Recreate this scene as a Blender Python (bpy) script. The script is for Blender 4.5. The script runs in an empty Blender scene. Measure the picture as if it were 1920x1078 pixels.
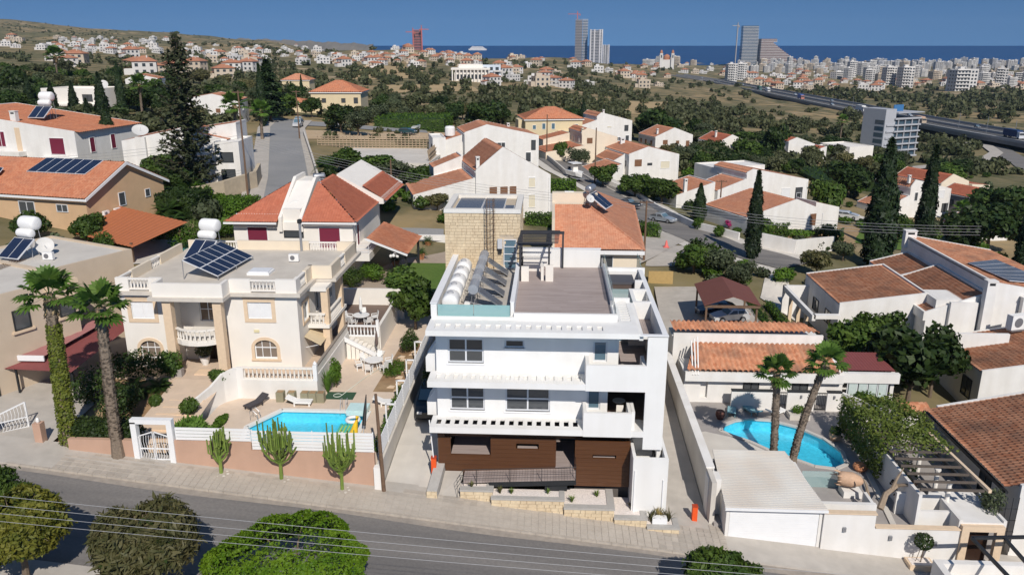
import bpy, math, random
import numpy as np
from mathutils import Vector, Matrix
random.seed(7); rng = np.random.default_rng(7)
sc = bpy.context.scene
col = sc.collection
R = math.radians
# ------------------------------------------------------------------ camera
FPX, CAMZ, PITCH, YAW = 1493.0, 26.0, math.atan(454/1493.0), R(2.8)
cam_data = bpy.data.cameras.new('camera'); cam = bpy.data.objects.new('camera', cam_data); col.objects.link(cam)
cam_data.sensor_width = 36.0; cam_data.lens = 36.0*FPX/1920.0
cam_data.clip_start = 0.5; cam_data.clip_end = 120000
cam.location = (0, 0, CAMZ); cam.rotation_euler = (math.pi/2-PITCH, 0, YAW)
sc.camera = cam
# ------------------------------------------------------------------ sky and sun
SUN_EL, SUN_AZ = R(41), R(17)          # the sun stands behind the camera, to its right
world = bpy.data.worlds.new('World'); sc.world = world; world.use_nodes = True
wn = world.node_tree.nodes; wl = world.node_tree.links; wn.clear()
sky = wn.new('ShaderNodeTexSky'); sky.sky_type = 'NISHITA'; sky.sun_disc = False
sky.sun_elevation = SUN_EL; sky.sun_rotation = R(180) - SUN_AZ
sky.altitude = 600; sky.air_density = 1.0; sky.dust_density = 0.0; sky.ozone_density = 2.5
tco = wn.new('ShaderNodeTexCoord'); lift = wn.new('ShaderNodeVectorMath'); lift.operation = 'ADD'; lift.inputs[1].default_value = (0, 0, 0.32)
wl.new(tco.outputs['Generated'], lift.inputs[0]); wl.new(lift.outputs[0], sky.inputs['Vector'])
bg = wn.new('ShaderNodeBackground'); bg.inputs[1].default_value = 0.096
tint = wn.new('ShaderNodeMix'); tint.data_type = 'RGBA'; tint.blend_type = 'MULTIPLY'
tint.inputs[0].default_value = 1.0; tint.inputs[7].default_value = (0.60, 0.86, 1.0, 1)
out = wn.new('ShaderNodeOutputWorld')
wl.new(sky.outputs[0], tint.inputs[6]); wl.new(tint.outputs[2], bg.inputs[0]); wl.new(bg.outputs[0], out.inputs[0])
sun_d = bpy.data.lights.new('sun', 'SUN'); sun_d.energy = 4.3; sun_d.angle = R(0.5); sun_d.color = (1.0, 0.94, 0.86)
sun = bpy.data.objects.new('sun', sun_d); col.objects.link(sun)
_ld = Vector((-math.sin(SUN_AZ)*math.cos(SUN_EL), math.cos(SUN_AZ)*math.cos(SUN_EL), -math.sin(SUN_EL)))
sun.rotation_euler = _ld.to_track_quat('-Z', 'Y').to_euler(); sun.location = (30, -40, 80)
sc.view_settings.view_transform = 'Standard'; sc.view_settings.look = 'None'
sc.view_settings.exposure = 0.0; sc.view_settings.gamma = 1.0; sc.view_settings.use_curve_mapping = False
sc.render.engine = 'CYCLES'
sc.cycles.max_bounces = 5; sc.cycles.diffuse_bounces = 3; sc.cycles.glossy_bounces = 3
sc.cycles.transmission_bounces = 4; sc.cycles.transparent_max_bounces = 8
sc.cycles.use_denoising = True; sc.cycles.caustics_reflective = False; sc.cycles.caustics_refractive = False
# ------------------------------------------------------------------ surveying helpers (plan positions from sight lines and known heights)
_f = Vector((-math.sin(YAW)*math.cos(PITCH), math.cos(YAW)*math.cos(PITCH), -math.sin(PITCH)))
_r = Vector((math.cos(YAW), math.sin(YAW), 0)); _u = _r.cross(_f)
def ray(u, v): return _f + _r*((u-960)/FPX) - _u*((v-539)/FPX)
def P(u, v, z=0.0):
    d = ray(u, v); t = (z-CAMZ)/d.z; return Vector((d.x*t, d.y*t, z))
def Q(u, v, Y):
    d = ray(u, v); t = Y/d.y; return Vector((d.x*t, Y, CAMZ+d.z*t))
def pxm(Y): return FPX/Y
# ------------------------------------------------------------------ mesh builder
class MB:
    def __init__(s): s.v = []; s.f = []; s.m = []; s.smooth = False
    def add(s, vs, fs, m=0):
        b = len(s.v); s.v += [tuple(p) for p in vs]
        for f in fs: s.f.append(tuple(i+b for i in f)); s.m.append(m)
        return s
    def box(s, x0, x1, y0, y1, z0, z1, m=0):
        if x0 > x1: x0, x1 = x1, x0
        if y0 > y1: y0, y1 = y1, y0
        if z0 > z1: z0, z1 = z1, z0
        return s.add([(x0,y0,z0),(x1,y0,z0),(x1,y1,z0),(x0,y1,z0),(x0,y0,z1),(x1,y0,z1),(x1,y1,z1),(x0,y1,z1)],
            [(3,2,1,0),(4,5,6,7),(0,1,5,4),(1,2,6,5),(2,3,7,6),(3,0,4,7)], m)
    def quad(s, a, b, c, d, m=0): return s.add([a,b,c,d], [(0,1,2,3)], m)
    def poly(s, pts, m=0): return s.add(pts, [tuple(range(len(pts)))], m)
    def ext(s, pts, vec, m=0):              # planar polygon pushed along a vector (counter-clockwise seen against vec)
        n = len(pts); vec = Vector(vec); A = [Vector(p) for p in pts]; B = [p+vec for p in A]
        fs = [tuple(reversed(range(n))), tuple(range(n, 2*n))] + [(i, (i+1) % n, n+(i+1) % n, n+i) for i in range(n)]
        return s.add(A+B, fs, m)
    def prism(s, pts, z0, z1, m=0): return s.ext([(p[0], p[1], z0) for p in pts], (0, 0, z1-z0), m)
    def bar(s, a, b, w, h, m=0, up=(0,0,1)):
        a = Vector(a); b = Vector(b); d = (b-a)
        if d.length < 1e-6: return s
        d.normalize(); upv = Vector(up)
        if abs(d.dot(upv)) > .99: upv = Vector((0,1,0))
        sx = d.cross(upv).normalized()*(w/2); sy = sx.cross(d).normalized()*(h/2)
        c = [a-sx-sy, a+sx-sy, a+sx+sy, a-sx+sy, b-sx-sy, b+sx-sy, b+sx+sy, b-sx+sy]
        return s.add(c, [(0,1,2,3),(7,6,5,4),(0,4,5,1),(1,5,6,2),(2,6,7,3),(3,7,4,0)], m)
    def tube(s, pts, r, n=6, m=0, cap=True):
        pts = [Vector(p) for p in pts]; k = len(pts)
        rs = [r]*k if not hasattr(r, '__len__') else list(r)
        vs = []; last = None
        for i, p in enumerate(pts):
            d = (pts[min(i+1, k-1)]-pts[max(i-1, 0)])
            d = d.normalized() if d.length > 1e-9 else Vector((0,0,1))
            ref = Vector((0,0,1)) if abs(d.z) < .95 else Vector((1,0,0))
            a = d.cross(ref).normalized(); b = a.cross(d)
            for j in range(n):
                t = 2*math.pi*j/n; vs.append(p + a*(rs[i]*math.cos(t)) + b*(rs[i]*math.sin(t)))
        fs = []
        for i in range(k-1):
            for j in range(n):
                fs.append((i*n+j, i*n+(j+1) % n, (i+1)*n+(j+1) % n, (i+1)*n+j))
        if cap: fs += [tuple(reversed(range(n))), tuple(range((k-1)*n, k*n))]
        return s.add(vs, fs, m)
    def lathe(s, prof, c=(0,0,0), n=10, m=0):
        vs = []; fs = []; k = len(prof)
        for (r, z) in prof:
            for j in range(n):
                t = 2*math.pi*j/n; vs.append((c[0]+r*math.cos(t), c[1]+r*math.sin(t), c[2]+z))
        for i in range(k-1):
            for j in range(n): fs.append((i*n+j, i*n+(j+1) % n, (i+1)*n+(j+1) % n, (i+1)*n+j))
        fs += [tuple(reversed(range(n))), tuple(range((k-1)*n, k*n))]
        return s.add(vs, fs, m)
    def panel(s, o, ux, w, h, th, holes, m=0):
        """upright wall panel from o along unit ux, h high, th thick towards the back (left of ux turned), with rectangular holes (a0,a1,z0,z1)"""
        ux = Vector(ux).normalized(); n = Vector((-ux.y, ux.x, 0)); o = Vector(o)
        xs = sorted({0.0, w, *[min(max(q, 0), w) for hh in holes for q in hh[:2]]})
        zs = sorted({0.0, h, *[min(max(q, 0), h) for hh in holes for q in hh[2:4]]})
        def solid(i, j):
            if i < 0 or j < 0 or i >= len(xs)-1 or j >= len(zs)-1: return False
            cx = (xs[i]+xs[i+1])/2; cz = (zs[j]+zs[j+1])/2
            return not any(a < cx < b and c < cz < d for a, b, c, d in holes)
        def pt(x, z, t): return o + ux*x + n*t + Vector((0,0,z))
        for i in range(len(xs)-1):
            for j in range(len(zs)-1):
                if not solid(i, j): continue
                x0, x1, z0, z1 = xs[i], xs[i+1], zs[j], zs[j+1]
                s.quad(pt(x0,z0,0), pt(x1,z0,0), pt(x1,z1,0), pt(x0,z1,0), m)
                s.quad(pt(x1,z0,th), pt(x0,z0,th), pt(x0,z1,th), pt(x1,z1,th), m)
                if not solid(i-1, j): s.quad(pt(x0,z0,th), pt(x0,z0,0), pt(x0,z1,0), pt(x0,z1,th), m)
                if not solid(i+1, j): s.quad(pt(x1,z0,0), pt(x1,z0,th), pt(x1,z1,th), pt(x1,z1,0), m)
                if not solid(i, j-1): s.quad(pt(x0,z0,th), pt(x1,z0,th), pt(x1,z0,0), pt(x0,z0,0), m)
                if not solid(i, j+1): s.quad(pt(x0,z1,0), pt(x1,z1,0), pt(x1,z1,th), pt(x0,z1,th), m)
        return s
    def mesh(s, name, mats, off=None):
        me = bpy.data.meshes.new(name)
        vs = s.v
        if off is not None: vs = [tuple(off @ Vector(p)) for p in vs]
        me.from_pydata(vs, [], s.f)
        if not isinstance(mats, (list, tuple)): mats = [mats]
        for q in mats: me.materials.append(q)
        if len(mats) > 1: me.polygons.foreach_set('material_index', s.m)
        if s.smooth: me.polygons.foreach_set('use_smooth', [True]*len(me.polygons))
        me.update(); return me
def tag(o, label=None, cat=None, group=None, kind=None):
    if label: o['label'] = label
    if cat: o['category'] = cat
    if group: o['group'] = group
    if kind: o['kind'] = kind
    return o
def empty(name, loc=(0,0,0), rz=0.0, label=None, cat=None, group=None):
    o = bpy.data.objects.new(name, None); col.objects.link(o); o.location = loc; o.rotation_euler = (0,0,rz)
    o.empty_display_size = .3
    return tag(o, label, cat, group)
def inv_of(o):
    m = Matrix.Identity(4)
    if o is None: return m
    chain = []
    while o is not None: chain.append(o); o = o.parent
    for q in reversed(chain): m = m @ (Matrix.Translation(q.location) @ q.rotation_euler.to_matrix().to_4x4())
    return m.inverted()
def obj(name, mb, mat, parent=None, local=False, label=None, cat=None, group=None, kind=None):
    """one mesh object; mb holds world coordinates unless local"""
    off = None if (local or parent is None) else inv_of(parent)
    me = mb.mesh(name, mat, off)
    o = bpy.data.objects.new(name, me); col.objects.link(o); o.parent = parent
    return tag(o, label, cat, group, kind)
def inst(name, me, parent=None, loc=(0,0,0), rot=(0,0,0), scale=None, label=None, cat=None, group=None):
    o = bpy.data.objects.new(name, me); col.objects.link(o); o.parent = parent; o.location = loc; o.rotation_euler = rot
    if scale is not None: o.scale = scale if hasattr(scale, '__len__') else (scale,)*3
    return tag(o, label, cat, group)
def kids(o): return KIDS.get(o.name, []) or list(o.children)
KIDS = {}
def copy_tree(o, parent=None, loc=None, rot=None, scale=None, label=None, group=None):
    c = o.copy(); col.objects.link(c); c.parent = parent
    if loc is not None: c.location = loc
    if rot is not None: c.rotation_euler = rot
    if scale is not None: c.scale = scale if hasattr(scale, '__len__') else (scale,)*3
    if label: c['label'] = label
    if group: c['group'] = group
    for ch in list(o.children): copy_tree(ch, c)
    return c
# ------------------------------------------------------------------ materials
MATS = {}
def nodes_of(m):
    m.use_nodes = True; nt = m.node_tree; return nt, nt.nodes, nt.links, nt.nodes['Principled BSDF']
def mat(name, c, rough=.7, var=.08, scale=3.0, bump=0.0, bscale=None, metal=0.0, spec=.3, c2=None, c2amt=.5, c2scale=.5, island=0.0, detail=4, coat=0.0, stretch=None):
    """painted / mineral surface: colour with fine mottling, a second tone in soft patches, fine relief"""
    if name in MATS: return MATS[name]
    m = bpy.data.materials.new(name); nt, N, L, B = nodes_of(m); MATS[name] = m
    B.inputs['Roughness'].default_value = rough; B.inputs['Metallic'].default_value = metal
    B.inputs['Specular IOR Level'].default_value = spec
    if coat: B.inputs['Coat Weight'].default_value = coat; B.inputs['Coat Roughness'].default_value = .08
    geo = N.new('ShaderNodeNewGeometry')
    base = None
    if c2 is not None:
        n2 = N.new('ShaderNodeTexNoise'); n2.inputs['Scale'].default_value = c2scale; n2.inputs['Detail'].default_value = detail
        if stretch:
            mp = N.new('ShaderNodeMapping'); mp.inputs['Scale'].default_value = stretch; L.new(geo.outputs['Position'], mp.inputs['Vector']); L.new(mp.outputs[0], n2.inputs['Vector'])
        else: L.new(geo.outputs['Position'], n2.inputs['Vector'])
        rp = N.new('ShaderNodeValToRGB'); rp.color_ramp.elements[0].position = .5-.18; rp.color_ramp.elements[1].position = .5+.18
        L.new(n2.outputs[0], rp.inputs[0])
        mu = N.new('ShaderNodeMath'); mu.operation = 'MULTIPLY'; mu.inputs[1].default_value = c2amt; L.new(rp.outputs[0], mu.inputs[0])
        mx = N.new('ShaderNodeMix'); mx.data_type = 'RGBA'; mx.inputs[6].default_value = (*c, 1); mx.inputs[7].default_value = (*c2, 1)
        L.new(mu.outputs[0], mx.inputs[0]); base = mx.outputs[2]
    nz = N.new('ShaderNodeTexNoise'); nz.inputs['Scale'].default_value = scale; nz.inputs['Detail'].default_value = 5
    L.new(geo.outputs['Position'], nz.inputs['Vector'])
    mr = N.new('ShaderNodeMapRange'); mr.inputs[1].default_value = .25; mr.inputs[2].default_value = .75
    mr.inputs[3].default_value = 1-var; mr.inputs[4].default_value = 1+var; L.new(nz.outputs[0], mr.inputs[0])
    val = mr.outputs[0]
    if island:
        ir = N.new('ShaderNodeMapRange'); ir.inputs[3].default_value = 1-island; ir.inputs[4].default_value = 1+island
        L.new(geo.outputs['Random Per Island'], ir.inputs[0])
        mm = N.new('ShaderNodeMath'); mm.operation = 'MULTIPLY'; L.new(val, mm.inputs[0]); L.new(ir.outputs[0], mm.inputs[1]); val = mm.outputs[0]
    sc_ = N.new('ShaderNodeVectorMath'); sc_.operation = 'SCALE'; L.new(val, sc_.inputs['Scale'])
    if base is None: sc_.inputs[0].default_value = c
    else: L.new(base, sc_.inputs[0])
    L.new(sc_.outputs[0], B.inputs['Base Color'])
    if bump:
        bn = N.new('ShaderNodeTexNoise'); bn.inputs['Scale'].default_value = bscale or scale*4; bn.inputs['Detail'].default_value = 4
        L.new(geo.outputs['Position'], bn.inputs['Vector'])
        bp = N.new('ShaderNodeBump'); bp.inputs['Strength'].default_value = bump; bp.inputs['Distance'].default_value = .03
        L.new(bn.outputs[0], bp.inputs['Height']); L.new(bp.outputs[0], B.inputs['Normal'])
    return m
def leafmat(name, c, c2, scale=.7, trans=.25, rough=.55):
    """foliage: two greens in clumps, every leaf a little different, some light through the leaf"""
    if name in MATS: return MATS[name]
    m = bpy.data.materials.new(name); nt, N, L, B = nodes_of(m); MATS[name] = m
    geo = N.new('ShaderNodeNewGeometry'); oi = N.new('ShaderNodeObjectInfo')
    nz = N.new('ShaderNodeTexNoise'); nz.inputs['Scale'].default_value = scale; nz.inputs['Detail'].default_value = 3
    L.new(geo.outputs['Position'], nz.inputs['Vector'])
    a = N.new('ShaderNodeMath'); a.operation = 'MULTIPLY_ADD'; a.inputs[1].default_value = 2.2; a.inputs[2].default_value = -.85; L.new(nz.outputs[0], a.inputs[0])
    b = N.new('ShaderNodeMath'); b.operation = 'MULTIPLY_ADD'; b.inputs[1].default_value = .6; b.use_clamp = True; L.new(geo.outputs['Random Per Island'], b.inputs[0]); L.new(a.outputs[0], b.inputs[2])
    mx = N.new('ShaderNodeMix'); mx.data_type = 'RGBA'; mx.inputs[6].default_value = (*c, 1); mx.inputs[7].default_value = (*c2, 1)
    L.new(b.outputs[0], mx.inputs[0])
    mr = N.new('ShaderNodeMapRange'); mr.inputs[3].default_value = .7; mr.inputs[4].default_value = 1.25; L.new(oi.outputs['Random'], mr.inputs[0])
    vs = N.new('ShaderNodeVectorMath'); vs.operation = 'SCALE'; L.new(mx.outputs[2], vs.inputs[0]); L.new(mr.outputs[0], vs.inputs['Scale'])
    L.new(vs.outputs[0], B.inputs['Base Color']); B.inputs['Roughness'].default_value = rough; B.inputs['Specular IOR Level'].default_value = .25
    tr = N.new('ShaderNodeBsdfTranslucent'); L.new(vs.outputs[0], tr.inputs[0])
    mix = N.new('ShaderNodeMixShader'); mix.inputs[0].default_value = trans
    L.new(B.outputs[0], mix.inputs[1]); L.new(tr.outputs[0], mix.inputs[2])
    L.new(mix.outputs[0], N['Material Output'].inputs[0])
    return m
def tilemat(name, c, c2, c3, amt=.35, cell=3.2):
    """clay tiles: tile-by-tile tone, patches of lichen and soot"""
    if name in MATS: return MATS[name]
    m = bpy.data.materials.new(name); nt, N, L, B = nodes_of(m); MATS[name] = m
    geo = N.new('ShaderNodeNewGeometry')
    vo = N.new('ShaderNodeTexVoronoi'); vo.inputs['Scale'].default_value = cell; L.new(geo.outputs['Position'], vo.inputs['Vector'])
    sx = N.new('ShaderNodeSeparateColor'); L.new(vo.outputs['Color'], sx.inputs[0])
    m1 = N.new('ShaderNodeMix'); m1.data_type = 'RGBA'; m1.inputs[6].default_value = (*c, 1); m1.inputs[7].default_value = (*c2, 1)
    L.new(sx.outputs[0], m1.inputs[0])
    nz = N.new('ShaderNodeTexNoise'); nz.inputs['Scale'].default_value = .55; nz.inputs['Detail'].default_value = 6; L.new(geo.outputs['Position'], nz.inputs['Vector'])
    rp = N.new('ShaderNodeMapRange'); rp.inputs[1].default_value = .45; rp.inputs[2].default_value = .72; rp.inputs[4].default_value = amt; L.new(nz.outputs[0], rp.inputs[0])
    m2 = N.new('ShaderNodeMix'); m2.data_type = 'RGBA'; m2.inputs[7].default_value = (*c3, 1); L.new(m1.outputs[2], m2.inputs[6]); L.new(rp.outputs[0], m2.inputs[0])
    L.new(m2.outputs[2], B.inputs['Base Color']); B.inputs['Roughness'].default_value = .8; B.inputs['Specular IOR Level'].default_value = .2
    return m
def plankmat(name, c, c2, w=.15, axis=0, rough=.5, line=.6, grain=.25):
    """boards: each board its own tone, grain along the board"""
    if name in MATS: return MATS[name]
    m = bpy.data.materials.new(name); nt, N, L, B = nodes_of(m); MATS[name] = m
    geo = N.new('ShaderNodeNewGeometry'); mp = N.new('ShaderNodeMapping'); L.new(geo.outputs['Position'], mp.inputs['Vector'])
    s = [6.0, 6.0, 6.0]; s[axis] = .35; mp.inputs['Scale'].default_value = s
    nz = N.new('ShaderNodeTexNoise'); nz.inputs['Scale'].default_value = 2.0; nz.inputs['Detail'].default_value = 4; L.new(mp.outputs[0], nz.inputs['Vector'])
    ad = N.new('ShaderNodeMath'); ad.operation = 'MULTIPLY_ADD'; ad.inputs[1].default_value = .55; ad.use_clamp = True
    L.new(geo.outputs['Random Per Island'], ad.inputs[0])
    g2 = N.new('ShaderNodeMath'); g2.operation = 'MULTIPLY_ADD'; g2.inputs[1].default_value = 1.6; g2.inputs[2].default_value = -.5; L.new(nz.outputs[0], g2.inputs[0]); L.new(g2.outputs[0], ad.inputs[2])
    mx = N.new('ShaderNodeMix'); mx.data_type = 'RGBA'; mx.inputs[6].default_value = (*c, 1); mx.inputs[7].default_value = (*c2, 1)
    L.new(ad.outputs[0], mx.inputs[0]); L.new(mx.outputs[2], B.inputs['Base Color']); B.inputs['Roughness'].default_value = rough
    return m
def glassmat(name, c, rough=.06, alpha=1.0, spec=.6):
    if name in MATS: return MATS[name]
    m = bpy.data.materials.new(name); nt, N, L, B = nodes_of(m); MATS[name] = m
    B.inputs['Base Color'].default_value = (*c, 1); B.inputs['Roughness'].default_value = rough; B.inputs['Specular IOR Level'].default_value = spec
    B.inputs['Alpha'].default_value = alpha
    return m
def watermat(name, c, scale=1.6):
    """pool water: clear tinted body you see the basin through, ripples that mirror the sky"""
    m = bpy.data.materials.new(name); nt, N, L, B = nodes_of(m); MATS[name] = m
    geo = N.new('ShaderNodeNewGeometry'); nz = N.new('ShaderNodeTexNoise'); nz.inputs['Scale'].default_value = scale*2.2; nz.inputs['Detail'].default_value = 4; L.new(geo.outputs['Position'], nz.inputs['Vector'])
    bp = N.new('ShaderNodeBump'); bp.inputs['Strength'].default_value = .18; bp.inputs['Distance'].default_value = .05; L.new(nz.outputs[0], bp.inputs['Height'])
    tr = N.new('ShaderNodeBsdfTransparent'); tr.inputs[0].default_value = (*c, 1); gl = N.new('ShaderNodeBsdfGlossy'); gl.inputs['Roughness'].default_value = .05; L.new(bp.outputs[0], gl.inputs['Normal'])
    mx = N.new('ShaderNodeMixShader'); mx.inputs[0].default_value = .07; L.new(tr.outputs[0], mx.inputs[1]); L.new(gl.outputs[0], mx.inputs[2]); L.new(mx.outputs[0], N['Material Output'].inputs[0])
    return m
WHITE = mat('white_stucco', (.80,.79,.77), .85, .03, .8, bump=.12, bscale=18, c2=(.68,.66,.62), c2amt=.4, c2scale=1.1, stretch=(1,1,.12), detail=6)
WHITE2 = mat('white_render', (.78,.76,.73), .85, .04, 1.2, bump=.12, bscale=12, c2=(.60,.56,.50), c2amt=.4, c2scale=1.0, stretch=(1,1,.14), detail=6)
TRIM = mat('white_paint', (.80,.80,.80), .5, .03, 2)
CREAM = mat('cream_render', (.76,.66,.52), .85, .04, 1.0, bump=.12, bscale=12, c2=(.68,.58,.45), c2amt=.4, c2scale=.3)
CREAMW = mat('pale_cream_render', (.80,.76,.70), .85, .03, 1.0, bump=.12, bscale=12, c2=(.74,.69,.62), c2amt=.4, c2scale=.35)
TAN = mat('tan_render', (.62,.42,.25), .85, .05, 1.0, bump=.12, bscale=12, c2=(.55,.37,.22), c2amt=.5, c2scale=.3)
BEIGE = mat('beige_render', (.60,.49,.37), .85, .05, 1.0, bump=.12, bscale=12, c2=(.52,.42,.31), c2amt=.5, c2scale=.3)
PINK = mat('pink_render', (.52,.335,.245), .85, .05, 1.2, bump=.12, bscale=12, c2=(.45,.29,.21), c2amt=.6, c2scale=.9, stretch=(1,1,.2), detail=6)
STONE = mat('limestone', (.66,.54,.37), .85, .12, 3, bump=.5, bscale=9, c2=(.52,.40,.26), c2amt=.6, c2scale=1.3, island=.22)
SANDST = mat('dressed_sandstone', (.70,.54,.38), .8, .06, 4, bump=.15, bscale=10)
SLABST = mat('grey_coping_stone', (.42,.40,.37), .8, .08, 4, bump=.15)
CONC = mat('concrete', (.48,.44,.39), .85, .08, 1.5, bump=.2, bscale=10, c2=(.38,.35,.31), c2amt=.6, c2scale=.5)
CONC2 = mat('pale_concrete', (.62,.58,.52), .85, .06, 1.0, bump=.15, bscale=10, c2=(.50,.46,.41), c2amt=.6, c2scale=.4)
PAVER = mat('paver', (.46,.41,.35), .85, .07, 3, bump=.25, bscale=14, c2=(.38,.33,.28), c2amt=.5, c2scale=.8, island=.10)
DECKT = mat('deck_tile', (.64,.52,.41), .8, .04, 2, bump=.1, c2=(.54,.43,.34), c2amt=.5, c2scale=.8, island=.05)
GREYT = mat('grey_paving', (.36,.33,.31), .8, .07, 2, bump=.15, c2=(.28,.26,.25), c2amt=.5, c2scale=.7)
ASPH = mat('asphalt', (.155,.146,.140), .9, .12, 6, bump=.3, bscale=40, c2=(.24,.222,.205), c2amt=.8, c2scale=.5, stretch=(.12,1.3,.5), detail=7)
ASPH2 = mat('pale_asphalt', (.24,.24,.24), .9, .10, 5, bump=.2, bscale=30, c2=(.32,.31,.30), c2amt=.6, c2scale=.15)
GRAVEL = mat('white_gravel', (.80,.72,.66), .9, .25, 16, bump=.8, bscale=30)
SOIL = mat('soil', (.28,.17,.09), .95, .2, 2, bump=.5, c2=(.36,.26,.15), c2amt=.8, c2scale=.4)
GRASS = mat('lawn', (.085,.15,.025), .9, .25, 5, bump=.6, bscale=40, c2=(.12,.18,.035), c2amt=.6, c2scale=.5)
METAL = mat('dark_metal', (.035,.037,.04), .45, .05, 4, metal=.3)
STEEL = mat('galvanised_steel', (.42,.43,.45), .4, .08, 6, metal=.7)
ALU = mat('grey_aluminium', (.68,.69,.71), .4, .04, 4)
BLACK = mat('black_plastic', (.015,.015,.016), .5, .1, 4)
RUST = mat('rusty_steel', (.16,.10,.06), .7, .2, 8)
PLW = mat('white_plastic', (.80,.79,.77), .4, .03, 4)
TERRA = mat('terracotta', (.50,.22,.11), .8, .12, 6, bump=.2)
TERRA2 = mat('pale_terracotta', (.55,.36,.24), .8, .12, 6, bump=.2)
WOODD = mat('weathered_wood', (.16,.10,.065), .8, .2, 5, bump=.3)
CLAD = plankmat('brown_cladding', (.070,.027,.010), (.105,.042,.016), axis=0, rough=.4)
DECK = plankmat('grey_brown_decking', (.28,.225,.205), (.42,.35,.325), axis=0, rough=.7)
DECKB = plankmat('brown_decking', (.12,.075,.055), (.19,.13,.10), axis=0, rough=.6)
PERG = mat('charcoal_aluminium', (.045,.045,.05), .5, .05, 4)
GLASS = glassmat('dark_window_glass', (.07,.076,.082), .05, spec=.7)
GLASSB = glassmat('blue_glass', (.10,.17,.22), .06, spec=.7)
GLASST = glassmat('teal_frosted_glass', (.30,.50,.50), .25, alpha=.75)
GLASSC = glassmat('clear_green_glass', (.42,.58,.58), .08, alpha=.42)
SOLAR = mat('solar_cell', (.018,.028,.060), .18, .1, 3, spec=.5)
SOLARG = mat('grey_collector', (.12,.125,.14), .25, .05, 3, spec=.5)
POOL = watermat('pool_water', (.31,.83,.94))
POOLT = mat('pool_mosaic', (.66,.86,.92), .4, .14, 4, c2=(.56,.82,.90), c2amt=.7, c2scale=1.1, detail=6)
TILE = tilemat('clay_tiles_orange', (.44,.16,.085), (.53,.23,.13), (.32,.15,.10), .5)
TILEB = tilemat('clay_tiles_bright', (.48,.20,.115), (.56,.275,.17), (.38,.19,.13), .5)
TILER = tilemat('clay_tiles_red', (.42,.13,.075), (.50,.17,.10), (.33,.12,.08), .4)
TILEW = tilemat('clay_tiles_weathered', (.42,.17,.09), (.54,.27,.16), (.18,.11,.08), .75, cell=3.0)
MAROON = mat('maroon_sheet', (.23,.07,.065), .6, .06, 2)
MAROONW = mat('maroon_shutter', (.17,.02,.045), .6, .05, 3)
ORANGE = mat('orange_paint', (.78,.10,.02), .5, .04, 4)
BARK = mat('bark', (.16,.12,.085), .9, .25, 8, bump=.5)
PALMBARK = mat('palm_bark', (.21,.165,.125), .9, .3, 9, bump=.7, island=.25)
L_BROAD = leafmat('leaf_mid_green', (.034,.072,.014), (.095,.15,.024))
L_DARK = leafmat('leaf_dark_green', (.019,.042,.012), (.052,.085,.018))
L_OLIVE = leafmat('leaf_olive', (.055,.075,.035), (.12,.145,.075))
L_CYP = leafmat('leaf_cypress', (.010,.024,.010), (.028,.048,.014), scale=1.2, trans=.1)
L_PALM = leafmat('leaf_palm', (.06,.13,.02), (.14,.24,.045), scale=1.0, trans=.3)
L_PALMD = leafmat('leaf_palm_dry', (.26,.18,.09), (.34,.25,.14), trans=.15)
L_LIME = leafmat('leaf_lime', (.060,.135,.006), (.13,.21,.012), scale=1.3)
L_DRY = leafmat('leaf_khaki', (.085,.095,.030), (.19,.17,.075), scale=1.5)
L_HEDGE = leafmat('leaf_hedge', (.045,.10,.010), (.095,.17,.018), scale=1.5)
L_SCRUB = leafmat('leaf_scrub', (.050,.065,.027), (.13,.138,.064), scale=.06)
L_BOUG = leafmat('leaf_bougainvillea', (.42,.02,.14), (.55,.04,.22))
L_CACT = leafmat('cactus_flesh', (.10,.17,.03), (.19,.25,.055), scale=2.5, trans=.0)
# ------------------------------------------------------------------ terrain: heights along compass bearings
def sz(x): return max(-6.5, min(4.5, -0.105*(x+17.5)))        # the street falls to the right
SEA_Z = -52.0
_prof = {  # bearing (as seen column) : (row, distance) of the ground
 -500: [(38,2700),(80,1400),(115,650),(155,330),(205,245),(305,150),(430,104)],
 0: [(38,2600),(75,1500),(110,700),(150,350),(200,250),(300,152),(430,106)],
 250: [(57,2500),(80,1500),(112,760),(150,400),(200,245),(300,150),(430,104)],
 500: [(78,2300),(90,1400),(110,900),(140,550),(170,380),(210,230),(235,200),(320,138),(420,101)],
 750: [(92,950),(130,680),(165,480),(190,350),(240,215),(300,155),(420,105)],
 1000: [(106,1300),(130,850),(160,560),(190,400),(240,250),(330,150),(400,120),(470,95)],
 1250: [(119,2600),(130,1500),(160,800),(190,560),(240,320),(330,175),(400,140),(470,108)],
 1500: [(119,3250),(140,1700),(170,900),(210,520),(260,320),(330,210),(430,130),(560,90)],
 1750: [(119,3300),(150,1500),(190,760),(240,480),(290,330),(370,200),(470,130),(620,85)],
 2000: [(119,3300),(160,1200),(200,660),(250,450),(330,280),(420,170),(520,120),(700,76)],
 2500: [(119,3300),(160,1200),(200,660),(250,450),(330,280),(420,170),(520,120),(700,76)]}
_cols = sorted(_prof)
_phis = [math.atan2(ray(u, 85).x, ray(u, 85).y) for u in _cols]
_tab = []
_ds = np.concatenate([np.array([15., 30, 44, 60]), np.geomspace(76, 4400, 90)])
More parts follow.
